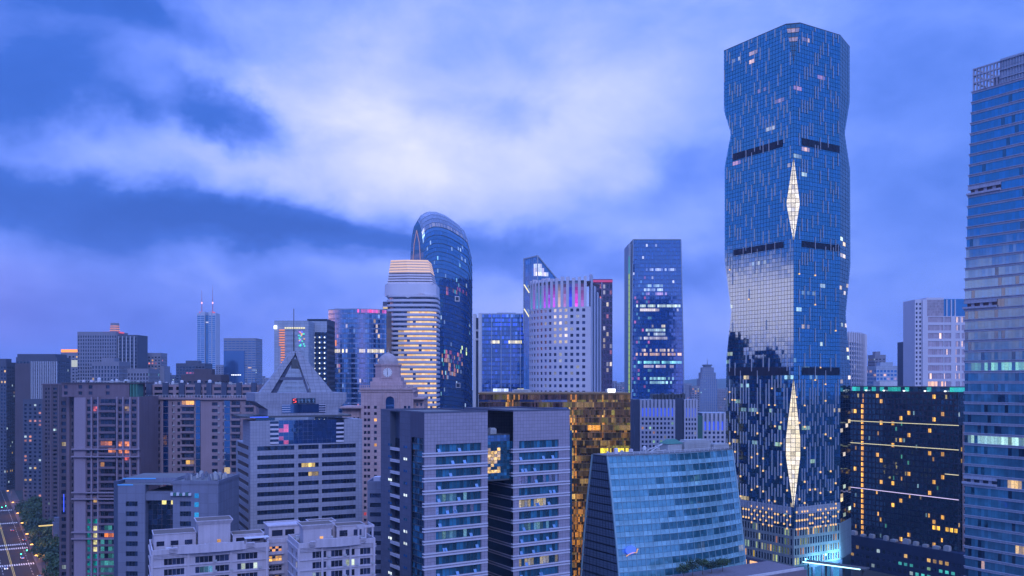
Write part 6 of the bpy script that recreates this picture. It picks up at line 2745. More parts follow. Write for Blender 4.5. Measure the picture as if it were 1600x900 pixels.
# ================================================================== white apartment block in the foreground
def white_apartments():
    rot = math.radians(24)
    def block(nm, lab, px, Yd, pxe, pytop, bays, depth, seed):
        R = Root(nm, lab, 'apartment building', px, Yd, rot)
        rng = random.Random(seed)
        w = R.tx(pxe)
        zt = R.z(pytop)
        FH = 3.05
        n = int(zt / FH)
        zs = [zt - .9 - FH * (i + 1) for i in range(n)]
        rows = [(z + .65, z + 2.6) for z in zs][::-1]
        w_ = MB()
        pal = ((.06, .28, .50), (.05, .20, .40), (1, .45, .10), (.75, .8, .65), (.6, .7, .6), (.35, .40, .55))
        def lf(i, j):
            return tuple(x * .9 for x in rng.choice(pal)) if rng.random() < .25 else None
        cb = window_cb(R.o, nm, 'glass_home', 'white_plaster', 1.15, 1, .3, lf, 5, True)
        facade(w_, None, (0, 0), (1, 0), w, 0, zt, [(w * a, w * b_) for a, b_ in bays], rows, .3, cb=cb)
        facade(w_, None, (0, depth), (0, -1), depth, 0, zt, [(depth * .35, depth * .5), (depth * .75, depth * .88)], rows, .3, cb=cb)
        facade(w_, None, (w, 0), (0, 1), depth, 0, zt, [(depth * .35, depth * .5)], rows, .3, cb=cb)
        w_.quad((w, depth, 0), (0, depth, 0), (0, depth, zt), (w, depth, zt))
        w_.quad((0, 0, zt - .03), (w, 0, zt - .03), (w, depth, zt - .03), (0, depth, zt - .03), 1)
        w_.build('wall', ['white_plaster', 'roof_brown'], R.o)
        # string courses: three at the top floor, one at each slab
        for z in [zt - .25, zt - .65, zt - 1.05] + [z + .35 for z in zs if z > 20]:
            b = MB()
            b.box(-.3, w + .3, -.32, -.004, z - .12, z + .12)
            b.box(-.3, -.004, -.004, depth, z - .12, z + .12)
            b.build('string_course', ['white_plaster'], R.o)
        # pilasters
        for f in (.0, .30, .665, .98):
            b = MB()
            b.box(w * f - .25, w * f + .4, -.45, -.325, 10, zt)
            b.build('pilaster', ['white_plaster'], R.o)
        # parapet: low at the sides, raised curved bow over the middle
        b = MB()
        m = 18
        for k in range(m):
            fa, fb = k / m, (k + 1) / m
            def bow(f):
                return -.4 - (1.5 * math.sin(math.pi * min(1, max(0, (f - .18) / .64))) ** .7 if .18 < f < .82 else 0)
            def hh(f):
                return 2.5 if .2 < f < .8 else 1.5
            xa, xb = w * fa, w * fb
            h_ = hh((fa + fb) / 2)
            ya, yb = bow(fa), bow(fb)
            b.loft([[(xa, ya, z), (xb, yb, z), (xb, yb + .35, z), (xa, ya + .35, z)] for z in (zt + .02, zt + h_)])
        b.box(0, .35, .1, depth, zt, zt + 1.5)
        b.box(w - .35, w, .1, depth, zt, zt + 1.5)
        b.box(.35, w - .35, depth - .35, depth, zt, zt + 1.5)
        b.build('parapet', ['white_plaster'], R.o, kind='stuff')
        clutter(R, 1, w - 1.5, 1.5, depth - 1, zt, 26, seed)
        ac = MB()
        for (za, zb) in rows:
            for (a, b_) in bays:
                if rng.random() < .7:
                    x = w * b_ + .25
                    ac.box(x, x + .85, -.62, -.34, za + .1, za + .7)
        ac.build('wall_units', ['roof_metal'], R.o, kind='stuff')
        for f0 in (.14, .80):
            for k in range(4):
                q = MB()
                q.box(w * f0, w * (f0 + .07), -1.0 - .1 * k, -.45, zt + .45 + k * .42, zt + .7 + k * .42)
                q.build('corner_scroll', ['white_plaster'], R.o)
        return R, w, zt, rng

    bays = [(.10, .27), (.36, .51), (.53, .65), (.72, .90)]
    R, w, zt, rng = block('white_apartment_block', 'white apartment block with curved parapet and square stair tower, left foreground', 237, 262, 420, 868, bays, 20, 3)
    def stair(R, x0, x1, y0, y1, z0, h, door=True):
        b = MB()
        b.box(x0, x1, y0, y1, z0, z0 + h)
        b.build('stair_tower', ['white_plaster'], R.o)
        for k in range(3):
            q = MB()
            o = .2 + k * .18
            q.box(x0 - o, x1 + o, y0 - o, y1 + o, z0 + h + k * .32, z0 + h + k * .32 + .3)
            q.build('cornice', ['white_plaster'], R.o)
        p = MB()
        o = .75
        parapet(p, x0 - o, x1 + o, y0 - o, y1 + o, z0 + h + .95, .28, .25)
        p.box(x0 - o + .3, x1 + o - .3, y0 - o + .3, y1 + o - .3, z0 + h + .95, z0 + h + 1.1, 1)
        p.build('stair_parapet', ['white_plaster', 'roof_brown'], R.o)
        if door:
            q = MB()
            q.box(x0 + (x1 - x0) * .58, x0 + (x1 - x0) * .70, y0 - .06, y0 - .004, z0 + .6, z0 + 2.4, 0, (.75, .38, .12))
            q.build('stair_window', ['glass_home'], R.o)
    stair(R, R.tx(310, 6), R.tx(360, 6), 6, 13, zt, 7.2)
    # lower roof box in front of the stair tower and a set-back storey with terrace posts
    for (pa, pb_, y0, y1, h_) in ((322, 352, 1.2, 3.4, 1.6), (240, 306, 8, 17, 4.6), (364, 412, 5, 12, 3.4)):
        b = MB()
        x0, x1 = R.tx(pa, y0), R.tx(pb_, y0)
        b.box(x0, x1, y0, y1, zt, zt + h_)
        parapet(b, x0 - .2, x1 + .2, y0 - .2, y1 + .2, zt + h_ + .01, .25, .25)
        b.box(x0 + .1, x1 - .1, y0 + .1, y1 - .1, zt + h_ + .02, zt + h_ + .1, 1)
        b.build('roof_room', ['white_plaster', 'roof_brown'], R.o)
        nwin = max(1, int((x1 - x0) / 3.5))
        if h_ > 3:
            for k in range(nwin):
                q = MB()
                xa = x0 + (x1 - x0) * (k + .2) / nwin
                q.box(xa, xa + (x1 - x0) / nwin * .55, y0 - .05, y0 - .004, zt + 1.2, zt + 2.6)
                q.build('window', ['glass_home'], R.o)
    b = MB()
    x0, x1 = R.tx(384, 3), R.tx(418, 3)
    for x in (x0, x1):
        for y in (2.2, 4.8):
            b.box(x - .1, x + .1, y - .1, y + .1, zt, zt + 2.6)
    b.box(x0 - .4, x1 + .4, 1.8, 5.2, zt + 2.6, zt + 2.75)
    b.build('pergola', ['white_panel'], R.o)
    for k in range(8):
        q = MB()
        x, y = R.tx(250, 3) + rng.uniform(0, 24), rng.uniform(1.5, 5)
        q.box(x, x + .9, y, y + .6, zt, zt + .9)
        q.build('roof_unit', ['roof_metal'], R.o)

    # recessed link between the two blocks
    R2 = Root('white_apartment_link', 'recessed white apartment link with orange-lit balconies between two curved-parapet blocks', 'apartment building', 416, 283, rot)
    w2 = R2.tx(470)
    zt2 = R2.z(849)
    FH = 3.05
    n = int(zt2 / FH)
    zs = [zt2 - .6 - FH * (i + 1) for i in range(n)]
    w_ = MB()
    rr = random.Random(8)
    cb = window_cb(R2.o, 'link', 'glass_home', 'white_plaster', .9, 2, .35, lambda i, j: rr.choice(((1, .38, .07), (1, .45, .12), None, None, (.4, .5, .45))) if j > n - 5 else None, 5, True)
    facade(w_, None, (0, 0), (1, 0), w2, 0, zt2, [(w2 * .08, w2 * .45), (w2 * .62, w2 * .88)], [(z + .8, z + 2.5) for z in zs][::-1], .35, cb=cb)
    w_.quad((w2, 0, 0), (w2, 16, 0), (w2, 16, zt2), (w2, 0, zt2))
    w_.quad((0, 16, 0), (0, 0, 0), (0, 0, zt2), (0, 16, zt2))
    w_.quad((0, 0, zt2), (w2, 0, zt2), (w2, 16, zt2), (0, 16, zt2), 1)
    w_.build('wall', ['white_plaster', 'roof_brown'], R2.o)
    for z in zs[:8]:
        b = MB()
        b.box(w2 * .04, w2 * .5, -1.1, -.005, z + .1, z + .3)
        b.box(w2 * .04, w2 * .5, -1.1, -.95, z + .3, z + .85)
        b.build('balcony', ['white_plaster'], R2.o)
    b = MB()
    parapet(b, 0, w2, -.2, 16, zt2 + .01, 1.3, .35)
    b.build('parapet', ['white_plaster'], R2.o)
    b, g_ = MB(), MB()
    x0, x1, y0 = R2.tx(420, 6), R2.tx(472, 6), 6
    shell(b, g_, x0, x1, y0, 15, zt2 + .02, R2.z(822, 6, 6), front=([(1, 4.4), (5.2, 8.2)], [(zt2 + 1.0, zt2 + 3.0)]), rec=.5)
    parapet(b, x0 - .4, x1 + .4, y0 - .4, 15.4, R2.z(822, 6, 6), .4, .3)
    b.build('roof_room', ['white_plaster'], R2.o)
    g_.build('roof_room_window', ['glass_home'], R2.o)

    bays = [(.18, .36), (.42, .57), (.61, .73), (.80, .94)]
    R, w, zt, rng = block('white_corner_apartment', 'white corner apartment block with scrolled parapet and roof terrace beside the grey twin offices', 466, 262, 586, 857, bays, 17, 5)
    stair(R, R.tx(474, 4), R.tx(518, 4), 4, 10, zt, 4.9)
    for (pa, pb_, y0, y1, h_) in ((508, 530, 1.2, 3.2, 1.5), (526, 570, 8.5, 15, 4.2), (484, 524, 11, 16.5, 5.6)):
        b = MB()
        x0, x1 = R.tx(pa, y0), R.tx(pb_, y0)
        b.box(x0, x1, y0, y1, zt, zt + h_)
        parapet(b, x0 - .2, x1 + .2, y0 - .2, y1 + .2, zt + h_ + .01, .25, .25)
        b.box(x0 + .1, x1 - .1, y0 + .1, y1 - .1, zt + h_ + .02, zt + h_ + .1, 1)
        b.build('roof_room', ['white_plaster', 'roof_brown'], R.o)
        if h_ > 3:
            for k in range(2):
                q = MB()
                xa = x0 + (x1 - x0) * (k + .2) / 2
                q.box(xa, xa + (x1 - x0) * .28, y0 - .05, y0 - .004, zt + 1.2, zt + 3.0)
                q.build('window', ['glass_home'], R.o)
    for k in range(3):
        b = MB()
        x = R.tx(560 + 11 * k, 2.5)
        b.box(x - .25, x + .25, 2.2, 2.7, zt, zt + 4.4)
        b.build('terrace_post', ['white_plaster'], R.o)
    b = MB()
    b.box(R.tx(558, 2), R.tx(585, 2), 2.0, 2.6, zt + 4.4, zt + 5.1)
    b.box(R.tx(583.5, 2), R.tx(585, 2), 2.6, 9, zt + 4.4, zt + 5.1)
    b.build('terrace_beam', ['white_plaster'], R.o)


white_apartments()
# small grey block squeezed between the clock tower and the twin offices
R, w, zt = simple_tower('grey_side_office', 'small grey office with dark window bands tucked against the twin blocks', 'office building', 574, 600, 757, 330, 'grey_plain', 'glass_dark', 3.5, 5.5, .7, .45, 14, 0, .05, unit=False)
b = MB()
b.box(1.8, 4.2, 3, 7, zt, zt + 2.4)
b.build('water_tank', ['white_panel'], R.o)


# ================================================================== far skyline on the left
def far_left():
    T = simple_tower
    T('edge_tower', 'dark blue tower at the extreme left edge of the picture', 'tower', -14, 10, 568, 900, 'far_block_dark', 'glass_dark', 3.6, 3, .5, .55, 25, 0, .05)
    R, w, zt = T('ribbed_grey_tower', 'broad grey office with pale vertical ribs, second building from the left edge', 'office tower', 25, 89, 560, 900, 'far_block_dark', 'glass_dark', 3.8, 3.2, .55, .6, 28, 0, .02, unit=False)
    for k in range(15):
        b = MB()
        x = w * (.38 + .62 * k / 14)
        b.box(x - .35, x + .35, -1.0, -.02, 0, zt - 3)
        b.build('rib', ['far_rib'], R.o)
    b = MB()
    b.box(-.3, w * .36, -1.2, -.03, 0, zt - 5)
    b.build('blank_panel', ['beige_dark'], R.o)
    b = MB()
    b.box(.2, w * .93, 2, 26, zt, zt + 4.5)
    b.build('plant_room', ['far_block_dark'], R.o)
    R, w, zt = T('orange_topped_tower', 'pale grey tower with a glowing orange band round its top', 'tower', 95, 123, 552, 1050, 'far_block', 'glass_dark', 3.7, 4, .5, .5, 25, 0, .04, unit=False)
    b = MB()
    b.box(-.2, w + .2, 1, 24, zt + .02, zt + 4.6)
    b.build('glowing_crown', ['crown_orange'], R.o)
    b = MB()
    b.box(w * .6, w + .3, -.3, .5, zt - 16, zt - 8)
    b.build('lit_sign', ['sign_pale'], R.o)

    # big slab with a red-lit lantern
    D = 1000
    R, w, zt = T('lantern_topped_slab', 'wide grey slab tower with grid of windows and a small red-lit lantern on top', 'office tower', 121, 182, 520, D, 'far_block', 'glass_dark', 3.9, 2.7, .5, .62, 30, 0, .01, unit=False)
    b, g_ = MB(), MB()
    xb = (212.5 - 800) / F * D - R.X
    shell(b, g_, w + .1, xb, 4, 32, 0, R.z(523), front=(cols_n(0, xb - w, 5, .5), rows_n(3, 3.9, 40, 1, 2.2)), right=None, litf=lit_rand(.03, [(1, .2, .2)], .7), rec=.5)
    b.build('side_block', ['far_block_dark'], R.o)
    g_.build('side_windows', ['glass_dark'], R.o, kind='stuff')
    for k in range(5):
        q = MB()
        x = w + (xb - w) * (k + .1) / 5
        q.box(x, x + .9, 3.2, 3.95, 0, R.z(525))
        q.build('rib', ['far_rib'], R.o)
    cx = (172 - 800) / F * D - R.X
    q = MB()
    q.cyl(cx, 12, 5.4, zt, zt + 4, 12, 5.0)
    q.cyl(cx, 12, 5.0, zt + 4, zt + 11.5, 12, 4.4)
    q.build('lantern', ['far_block'], R.o)
    for k in range(4):
        q = MB()
        zz = zt + .6 + k * 2.4
        q.cyl(cx, 12, 5.6 - k * .28, zz, zz + .5, 12, 5.6 - k * .28)
        q.build('lantern_light', ['lantern_red'], R.o)
    q = MB()
    q.box(cx - 11, cx + 8, 6, 18, zt, zt + 1.6)
    q.build('lantern_base', ['lantern_red_dim'], R.o)

    T('ribbed_low_office', 'lower pale ribbed office in front of the lantern-topped slab', 'office building', 143, 186, 567, 840, 'far_block', 'glass_dark', 3.7, 2.6, .5, .7, 25, 0, .03)
    T('pale_terrace_block', 'pale block with white strips below and right of the lantern-topped slab', 'building', 199, 232, 578, 800, 'far_block', 'glass_dark', 3.6, 2.6, .45, .6, 25, 0, .05, ((.2, .9, .8), COOL), unit=False)
    T('grey_stub_tower', 'small plain blue-grey tower right of the lantern-topped slab', 'tower', 214, 226, 566, 1300, 'far_block_dark', 'glass_dark', 3.7, 4, .5, .5, 25, 0, .02, unit=False)
    R, w, zt = T('stepped_grey_tower', 'grey tower with a lower right step and a column of orange windows', 'tower', 225.5, 251, 553, 1050, 'far_block', 'glass_dark', 3.5, 3.5, .5, .5, 20, 0, .07, (WARM, (1, .3, .3)), unit=False)
    b = MB()
    b.box(w + .1, w + 5, -2, 16, 0, R.z(572))
    b.build('step_wing', ['far_block'], R.o)
    T('low_red_office', 'low broad office with a red-tinged top beside the twin-mast skyscraper', 'office building', 275, 320, 569, 1200, 'far_block_dark', 'glass_dark', 3.8, 4, .7, .5, 30, 0, .05, ((.9, .2, .4),))

    # the far skyscraper with two masts
    D = 2500
    R = Root('twin_mast_skyscraper', 'distant slender skyscraper with two red-lit masts on its roof', 'skyscraper', 307, D, 0)
    X = lambda px: (px - 307) / F * D
    Z = lambda py: HC + (HOR - py) / F * D
    b, g_ = MB(), MB()
    w = X(336.5)
    for (xa, xb, top, y, m) in ((0, w * .2, 489, 3, 0), (w * .2, w * .44, 487, 0, 0), (w * .46, w * .62, 492, 4, 1), (w * .64, w * .8, 487, 0, 0), (w * .8, w, 489, 3, 0)):
        b.box(xa, xb, y, 40, 0, Z(top), m)
    b.build('wall', ['far_rib', 'dark_grey_deep'], R.o, kind='stuff')
    for r in range(48):
        for (xa, xb, y) in ((w * .2 + 1, w * .44 - 1, -.05), (w * .47, w * .61, 3.9), (w * .64 + 1, w * .8 - 1, -.05), (1, w * .2 - 1, 2.9), (w * .8 + 1, w - 1, 2.9)):
            z1 = Z(491) - 5.5 * r - 4
            g_.quad((xa, y, z1 - 3.6), (xb, y, z1 - 3.6), (xb, y, z1), (xa, y, z1), 0, (.5, .45, .4) if random.random() < .02 else None)
    g_.build('windows', ['glass_mid'], R.o, kind='stuff')
    for px, top in ((313, 452), (330, 446)):
        q = MB()
        q.cyl(X(px), 12, 1.5, Z(488), Z(470), 8, 1.0)
        q.cyl(X(px), 12, .8, Z(470), Z(top), 6, .25)
        o = q.build('mast', ['mast_red'], R.o)
        q = MB()
        q.cyl(X(px), 12, 1.7, Z(474), Z(471.5), 8)
        q.build('beacon', ['beacon_pink'], o)
        q = MB()
        q.box(X(px) - 5, X(px) + 5, 6, 18, Z(489), Z(486.6))
        q.build('roof_glow', ['lantern_red_dim'], R.o)

    R, w, zt = T('bevelled_grey_tower', 'grey-blue tower with a darker inset panel, right of the twin-mast skyscraper', 'tower', 349.5, 399.5, 529.5, 1500, 'far_block', 'glass_mid', 4.0, 6, .85, .35, 40, 0, .01, unit=False)
    b = MB()
    b.box(0.5, w * .66, -1.4, -.1, 0, R.z(548))
    b.build('inset_panel', ['glass_deep'], R.o)
    b = MB()
    for k in range(6):
        b.box(w * .25 + k * 2.8, w * .25 + k * 2.8 + 1.8, -1.7, -1.45, R.z(586.5), R.z(585.2))
    b.build('lit_row', ['lamp_white'], R.o, kind='stuff')
    T('hazy_low_tower', 'small hazy block just right of the twin-mast skyscraper', 'building', 337, 349, 571, 1900, 'far_block', 'glass_dark', 4, 5, .5, .5, 30, 0, .02, unit=False)
    T('terrace_roof_block', 'low block with a lit terrace roof in front of the twin-mast skyscraper', 'building', 283, 345, 588, 600, 'beige_dark', 'glass_home', 3.1, 3.5, .6, .5, 18, 0, .12, (GOLD, WARM))

    # two joined dark towers with orange-lit edge
    D = 620
    R = Root('orange_edged_office', 'dark office tower with stacked orange light bars along its left edge', 'office tower', 428.5, D, 0)
    X = lambda px: (px - 428.5) / F * D
    Z = lambda py: HC + (HOR - py) / F * D
    zt = Z(501)
    w_, gl = MB(), MB()
    w = X(482)
    rows = [(Z(513) - 3.6 * (i + 1), Z(513) - 3.6 * (i + 1) + 2.3) for i in range(38)][::-1]
    facade(w_, gl, (0, 0), (1, 0), w, 0, zt, [(X(445), X(464)), (X(466), X(475))], rows, .5, litf=lit_rand(.05, [(.1, .6, .7), (.3, .4, 1)], .6), mull=6)
    w_.box(X(428.5), w, .3, 30, 0, zt - .3)
    w_.build('wall', ['blue_panel'], R.o)
    gl.build('windows', ['glass_mid'], R.o, kind='stuff')
    for k in range(16):
        b = MB()
        xa = 436.5 if k < 7 else 439
        b.box(X(xa), X(445), -.7, -.05, Z(515.5 + k * 3.9 + 1), Z(515.5 + k * 3.9 - .4))
        b.build('light_bar', ['bar_orange'], R.o)
    b = MB()
    for k in range(9):
        b.box(X(445) + k * 1.6, X(445) + k * 1.6 + 1.1, -.6, -.1, Z(513.5), Z(511.5))
    b.build('lit_parapet', ['strip_yellow'], R.o, kind='stuff')
    b = MB()
    b.cyl(X(430.5), -.4, 1.1, Z(514), Z(509), 12, 1.1)
    b.build('round_sign', ['lamp_white'], R.o)
    b = MB()
    rr = random.Random(4)
    for k in range(26):
        x, z = X(466) + rr.uniform(0, X(476) - X(466)), Z(518) - rr.uniform(0, 11)
        b.box(x, x + .9, -.4, -.1, z, z + .9, 0, rr.choice(((.1, .1, .9), (.4, .1, .7), (.05, .6, .4), (.6, .3, .1))))
    b.build('led_screen', ['groove_glow'], R.o, kind='stuff')
    R, w, zt = T('dotted_dark_tower', 'dark navy tower dotted with tiny pale lights, left of the curved glass tower', 'tower', 480, 511, 501, 640, 'black_panel', 'glass_deep', 3.7, 2.4, .6, .6, 28, 0, .02, unit=False)
    b = MB()
    for r in range(15):
        for c in range(4):
            x, z = w * (c + .4) / 4, R.z(528) - r * 3.7
            b.box(x, x + .7, -.3, -.02, z, z + .8)
    b.build('pinpoint_lights', ['lamp_white'], R.o, kind='stuff')
    b = MB()
    b.box(.1, w, -.3, -.02, R.z(519), R.z(502))
    b.build('crown_panel', ['blue_panel'], R.o)

    # curved pale-glass tower
    D = 700
    R = Root('curved_glass_tower', 'broad curved pale-glass tower with red neon near its top', 'office tower', 509, D, 0)
    X = lambda px: (px - 509) / F * D
    Z = lambda py: HC + (HOR - py) / F * D
    N = 30
    rr = random.Random(19)
    g_ = MB()
    pts = []
    for k in range(N + 1):
        f = k / N
        pts.append((X(509 + 92 * f), 10 * (2 * f - 1) ** 2))
    for k in range(N):
        a, b = pts[k], pts[k + 1]
        px = 509 + 92 * k / N
        for r in range(38):
            z1 = Z(483) - r * 3.9
            z0 = z1 - 3.85
            py = HOR - (z0 - HC) * F / D
            l = None
            if 487 < py < 494 and px > 558 and rr.random() < .75:
                l = dim(rr.uniform(.3, .9), (1, .05, .22))
            elif 499 < py < 504 and (px > 568 or px < 547) and rr.random() < .85:
                l = dim(rr.uniform(.25, .5), (1, .75, .7))
            elif 553 < py < 560 and (px < 540 or px > 560) and rr.random() < .8:
                l = dim(rr.uniform(.5, 1), (1, .85, .45))
            elif 548 < py < 553 and (px < 540 or 546 < px < 574) and rr.random() < .6:
                l = (.75, .75, .65)
            elif 581 < px < 589 and rr.random() < .3:
                l = dim(rr.uniform(.3, .9), (1, .7, .35))
            elif rr.random() < .03:
                l = dim(rr.uniform(.2, .5), rr.choice(((1, .3, .2), (.9, .7, .5), (.3, .5, 1))))
            dark = (581 < px < 589 and py > 505) or (546 < px < 556 and py > 560) or (py > 560 and px < 532)
            for (za, zb, m) in ((z0, z0 + 1.1, 1), (z0 + 1.15, z1, 0)):
                g_.quad((a[0] + .05, a[1], za), (b[0] - .05, b[1], za), (b[0] - .05, b[1], zb), (a[0] + .05, a[1], zb), 2 if dark and m == 0 else m, l if m == 0 else None)
    g_.build('curtain_wall', ['glass_pale', 'spandrel_pale', 'glass_deep'], R.o, kind='stuff')
    b = MB()
    b.prism([(x, y + .3) for x, y in pts] + [(X(601), 40), (0, 40)], 0, Z(484))
    b.build('core', ['black_panel'], R.o)
    b = MB()
    for p, q in zip(pts, pts[1:]):
        b.beam((p[0], p[1] - .1, Z(483) + .2), (q[0], q[1] - .1, Z(483) + .2), .5, .6)
    b.beam((X(521), 4, Z(483)), (X(522), 4, Z(480.6)), .3)
    b.beam((X(522), 4, Z(480.6)), (X(537), 4, Z(482.6)), .3)
    b.build('roof_rim', ['blue_panel'], R.o)
    b = MB()
    b.beam((X(523), 4.2, Z(540)), (X(523), 4.2, Z(531)), .9, .4)
    b.build('orange_sign', ['bar_orange'], R.o)

    # hazy pagoda-like tower right of centre
    D = 1900
    R = Root('pagoda_topped_tower', 'hazy distant tower with a small pagoda-like cap, right of centre', 'tower', 1094, D, 0)
    X = lambda px: (px - 1094) / F * D
    Z = lambda py: HC + (HOR - py) / F * D
    w_, gl = MB(), MB()
    for (a, b_, za, zb, y) in ((1094, 1121, 700, 592, 0), (1096.5, 1119, 592, 582, 3), (1099, 1116.5, 582, 574, 6)):
        x0, x1 = X(a), X(b_)
        n = max(1, int((Z(zb) - Z(za)) / 4.4))
        shell(w_, gl, x0, x1, y, 36 - y, max(0, Z(za)), Z(zb), front=(cols_n(0, x1 - x0, max(4, int((x1 - x0) / 4)), .5), rows_n(max(0, Z(za)), (Z(zb) - max(0, Z(za))) / n, n, 1, 2.4)), litf=lit_rand(.03, [GREEN, COOL], .4), rec=.4)
    w_.build('wall', ['far_block'], R.o)
    gl.build('windows', ['glass_mid'], R.o, kind='stuff')
    b = MB()
    b.loft([[(X(p), y, Z(py)) for p, y in ((a, 8), (b_, 8), (b_, 28), (a, 28))] for a, b_, py in ((1102, 1113.5, 574), (1103.5, 1112, 572), (1101, 1114.5, 571), (1101.5, 1114, 569.5))])
    b.cyl(X(1108), 18, .8, Z(569.5), Z(560), 6, .2)
    b.build('cap', ['far_block_dark'], R.o)

    # hazy low towers in the gaps of the skyline
    gaps = [(-3, 14, 612, 1000, 'beige_dark', 'dim brown block at the left edge beyond the avenue'),
            (10, 26, 636, 950, 'far_block_dark', 'dim grey block beside the street, left of the ribbed grey tower'),
            (36, 66, 626, 820, 'far_block_dark', 'low bluish slab in front of the ribbed grey tower'),
            (251, 262, 583, 2200, 'far_block', 'tiny hazy block right of the stepped grey tower'),
            (262, 276, 587, 1700, 'far_block_dark', 'tiny dark hazy block left of the low red-tinged office'),
            (400, 411, 588, 2600, 'far_block', 'tiny hazy block right of the grey tower with a dark inset panel'),
            (412, 424, 591, 2300, 'far_block', 'tiny hazy block just left of the orange-edged office'),
            (957, 964, 596, 2100, 'far_block', 'tiny hazy block just right of the fluted tower'),
            (964, 972, 601, 1700, 'far_block', 'tiny pinkish hazy block midway between fluted and edge-lit towers'),
            (972, 982, 598, 1900, 'far_block', 'tiny hazy block just left of the edge-lit tower'),
            (1071, 1081, 600, 2300, 'far_block', 'tiny hazy block just right of the edge-lit tower'),
            (1081, 1093, 604, 1500, 'far_block', 'tiny lit hazy block left of the pagoda-topped tower'),
            (1122, 1134, 608, 2000, 'far_block', 'tiny hazy block between the pagoda-topped and the tallest tower')]
    for (a, b_, py, D, mat, lab) in gaps:
        T('hazy_block', lab, 'building', a, b_, py, D, mat, 'glass_dark', 3.6, 3.6, .5, .5, 25, 0, .12 if D < 1800 else .06, (GOLD, COOL, (1, .4, .3)), .7, 'hazy low blocks in gaps of the skyline', unit=False)


wall_mat('far_rib', (.42, .43, .50), var=.1)
emit_mat('crown_orange', (1.0, .30, .02), 1.4)
emit_mat('sign_pale', (.6, .65, .6), .7)
emit_mat('lantern_red', (1.0, .35, .16), 1.2)
emit_mat('lantern_red_dim', (.8, .10, .16), .8)
emit_mat('beacon_pink', (1.0, .45, .6), 2.0)
wall_mat('mast_red', (.45, .18, .25))
emit_mat('bar_orange', (1.0, .30, .10), .9)
glass_mat('spandrel_pale', (.16, .20, .32), ior=1.8, tilt=.012, spread=.4)
far_left()


# blocks west of the view: out of the picture, but mirrored in the left face of the tallest tower
rw = random.Random(44)
for k in range(13):
    X, Y = -420 - 60 * k - rw.uniform(0, 40), 455 + rw.uniform(-60, 190)
    px = 800 + F * X / Y
    zt_ = rw.choice((118, 126, 134, 140, 148, 152, 160)) + rw.uniform(-6, 6)
    py = HOR - (zt_ - HC) * F / Y
    simple_tower('mirrored_block', 'dark block beyond the left edge, seen only mirrored in the tallest tower', 'building', px, px + rw.uniform(22, 44) * F / Y, py, Y, 'far_block_dark', 'glass_dark', 3.6, 3.6, .6, .5, 26, 0, .08, (GOLD, COOL), .6, 'blocks mirrored in the tallest tower')


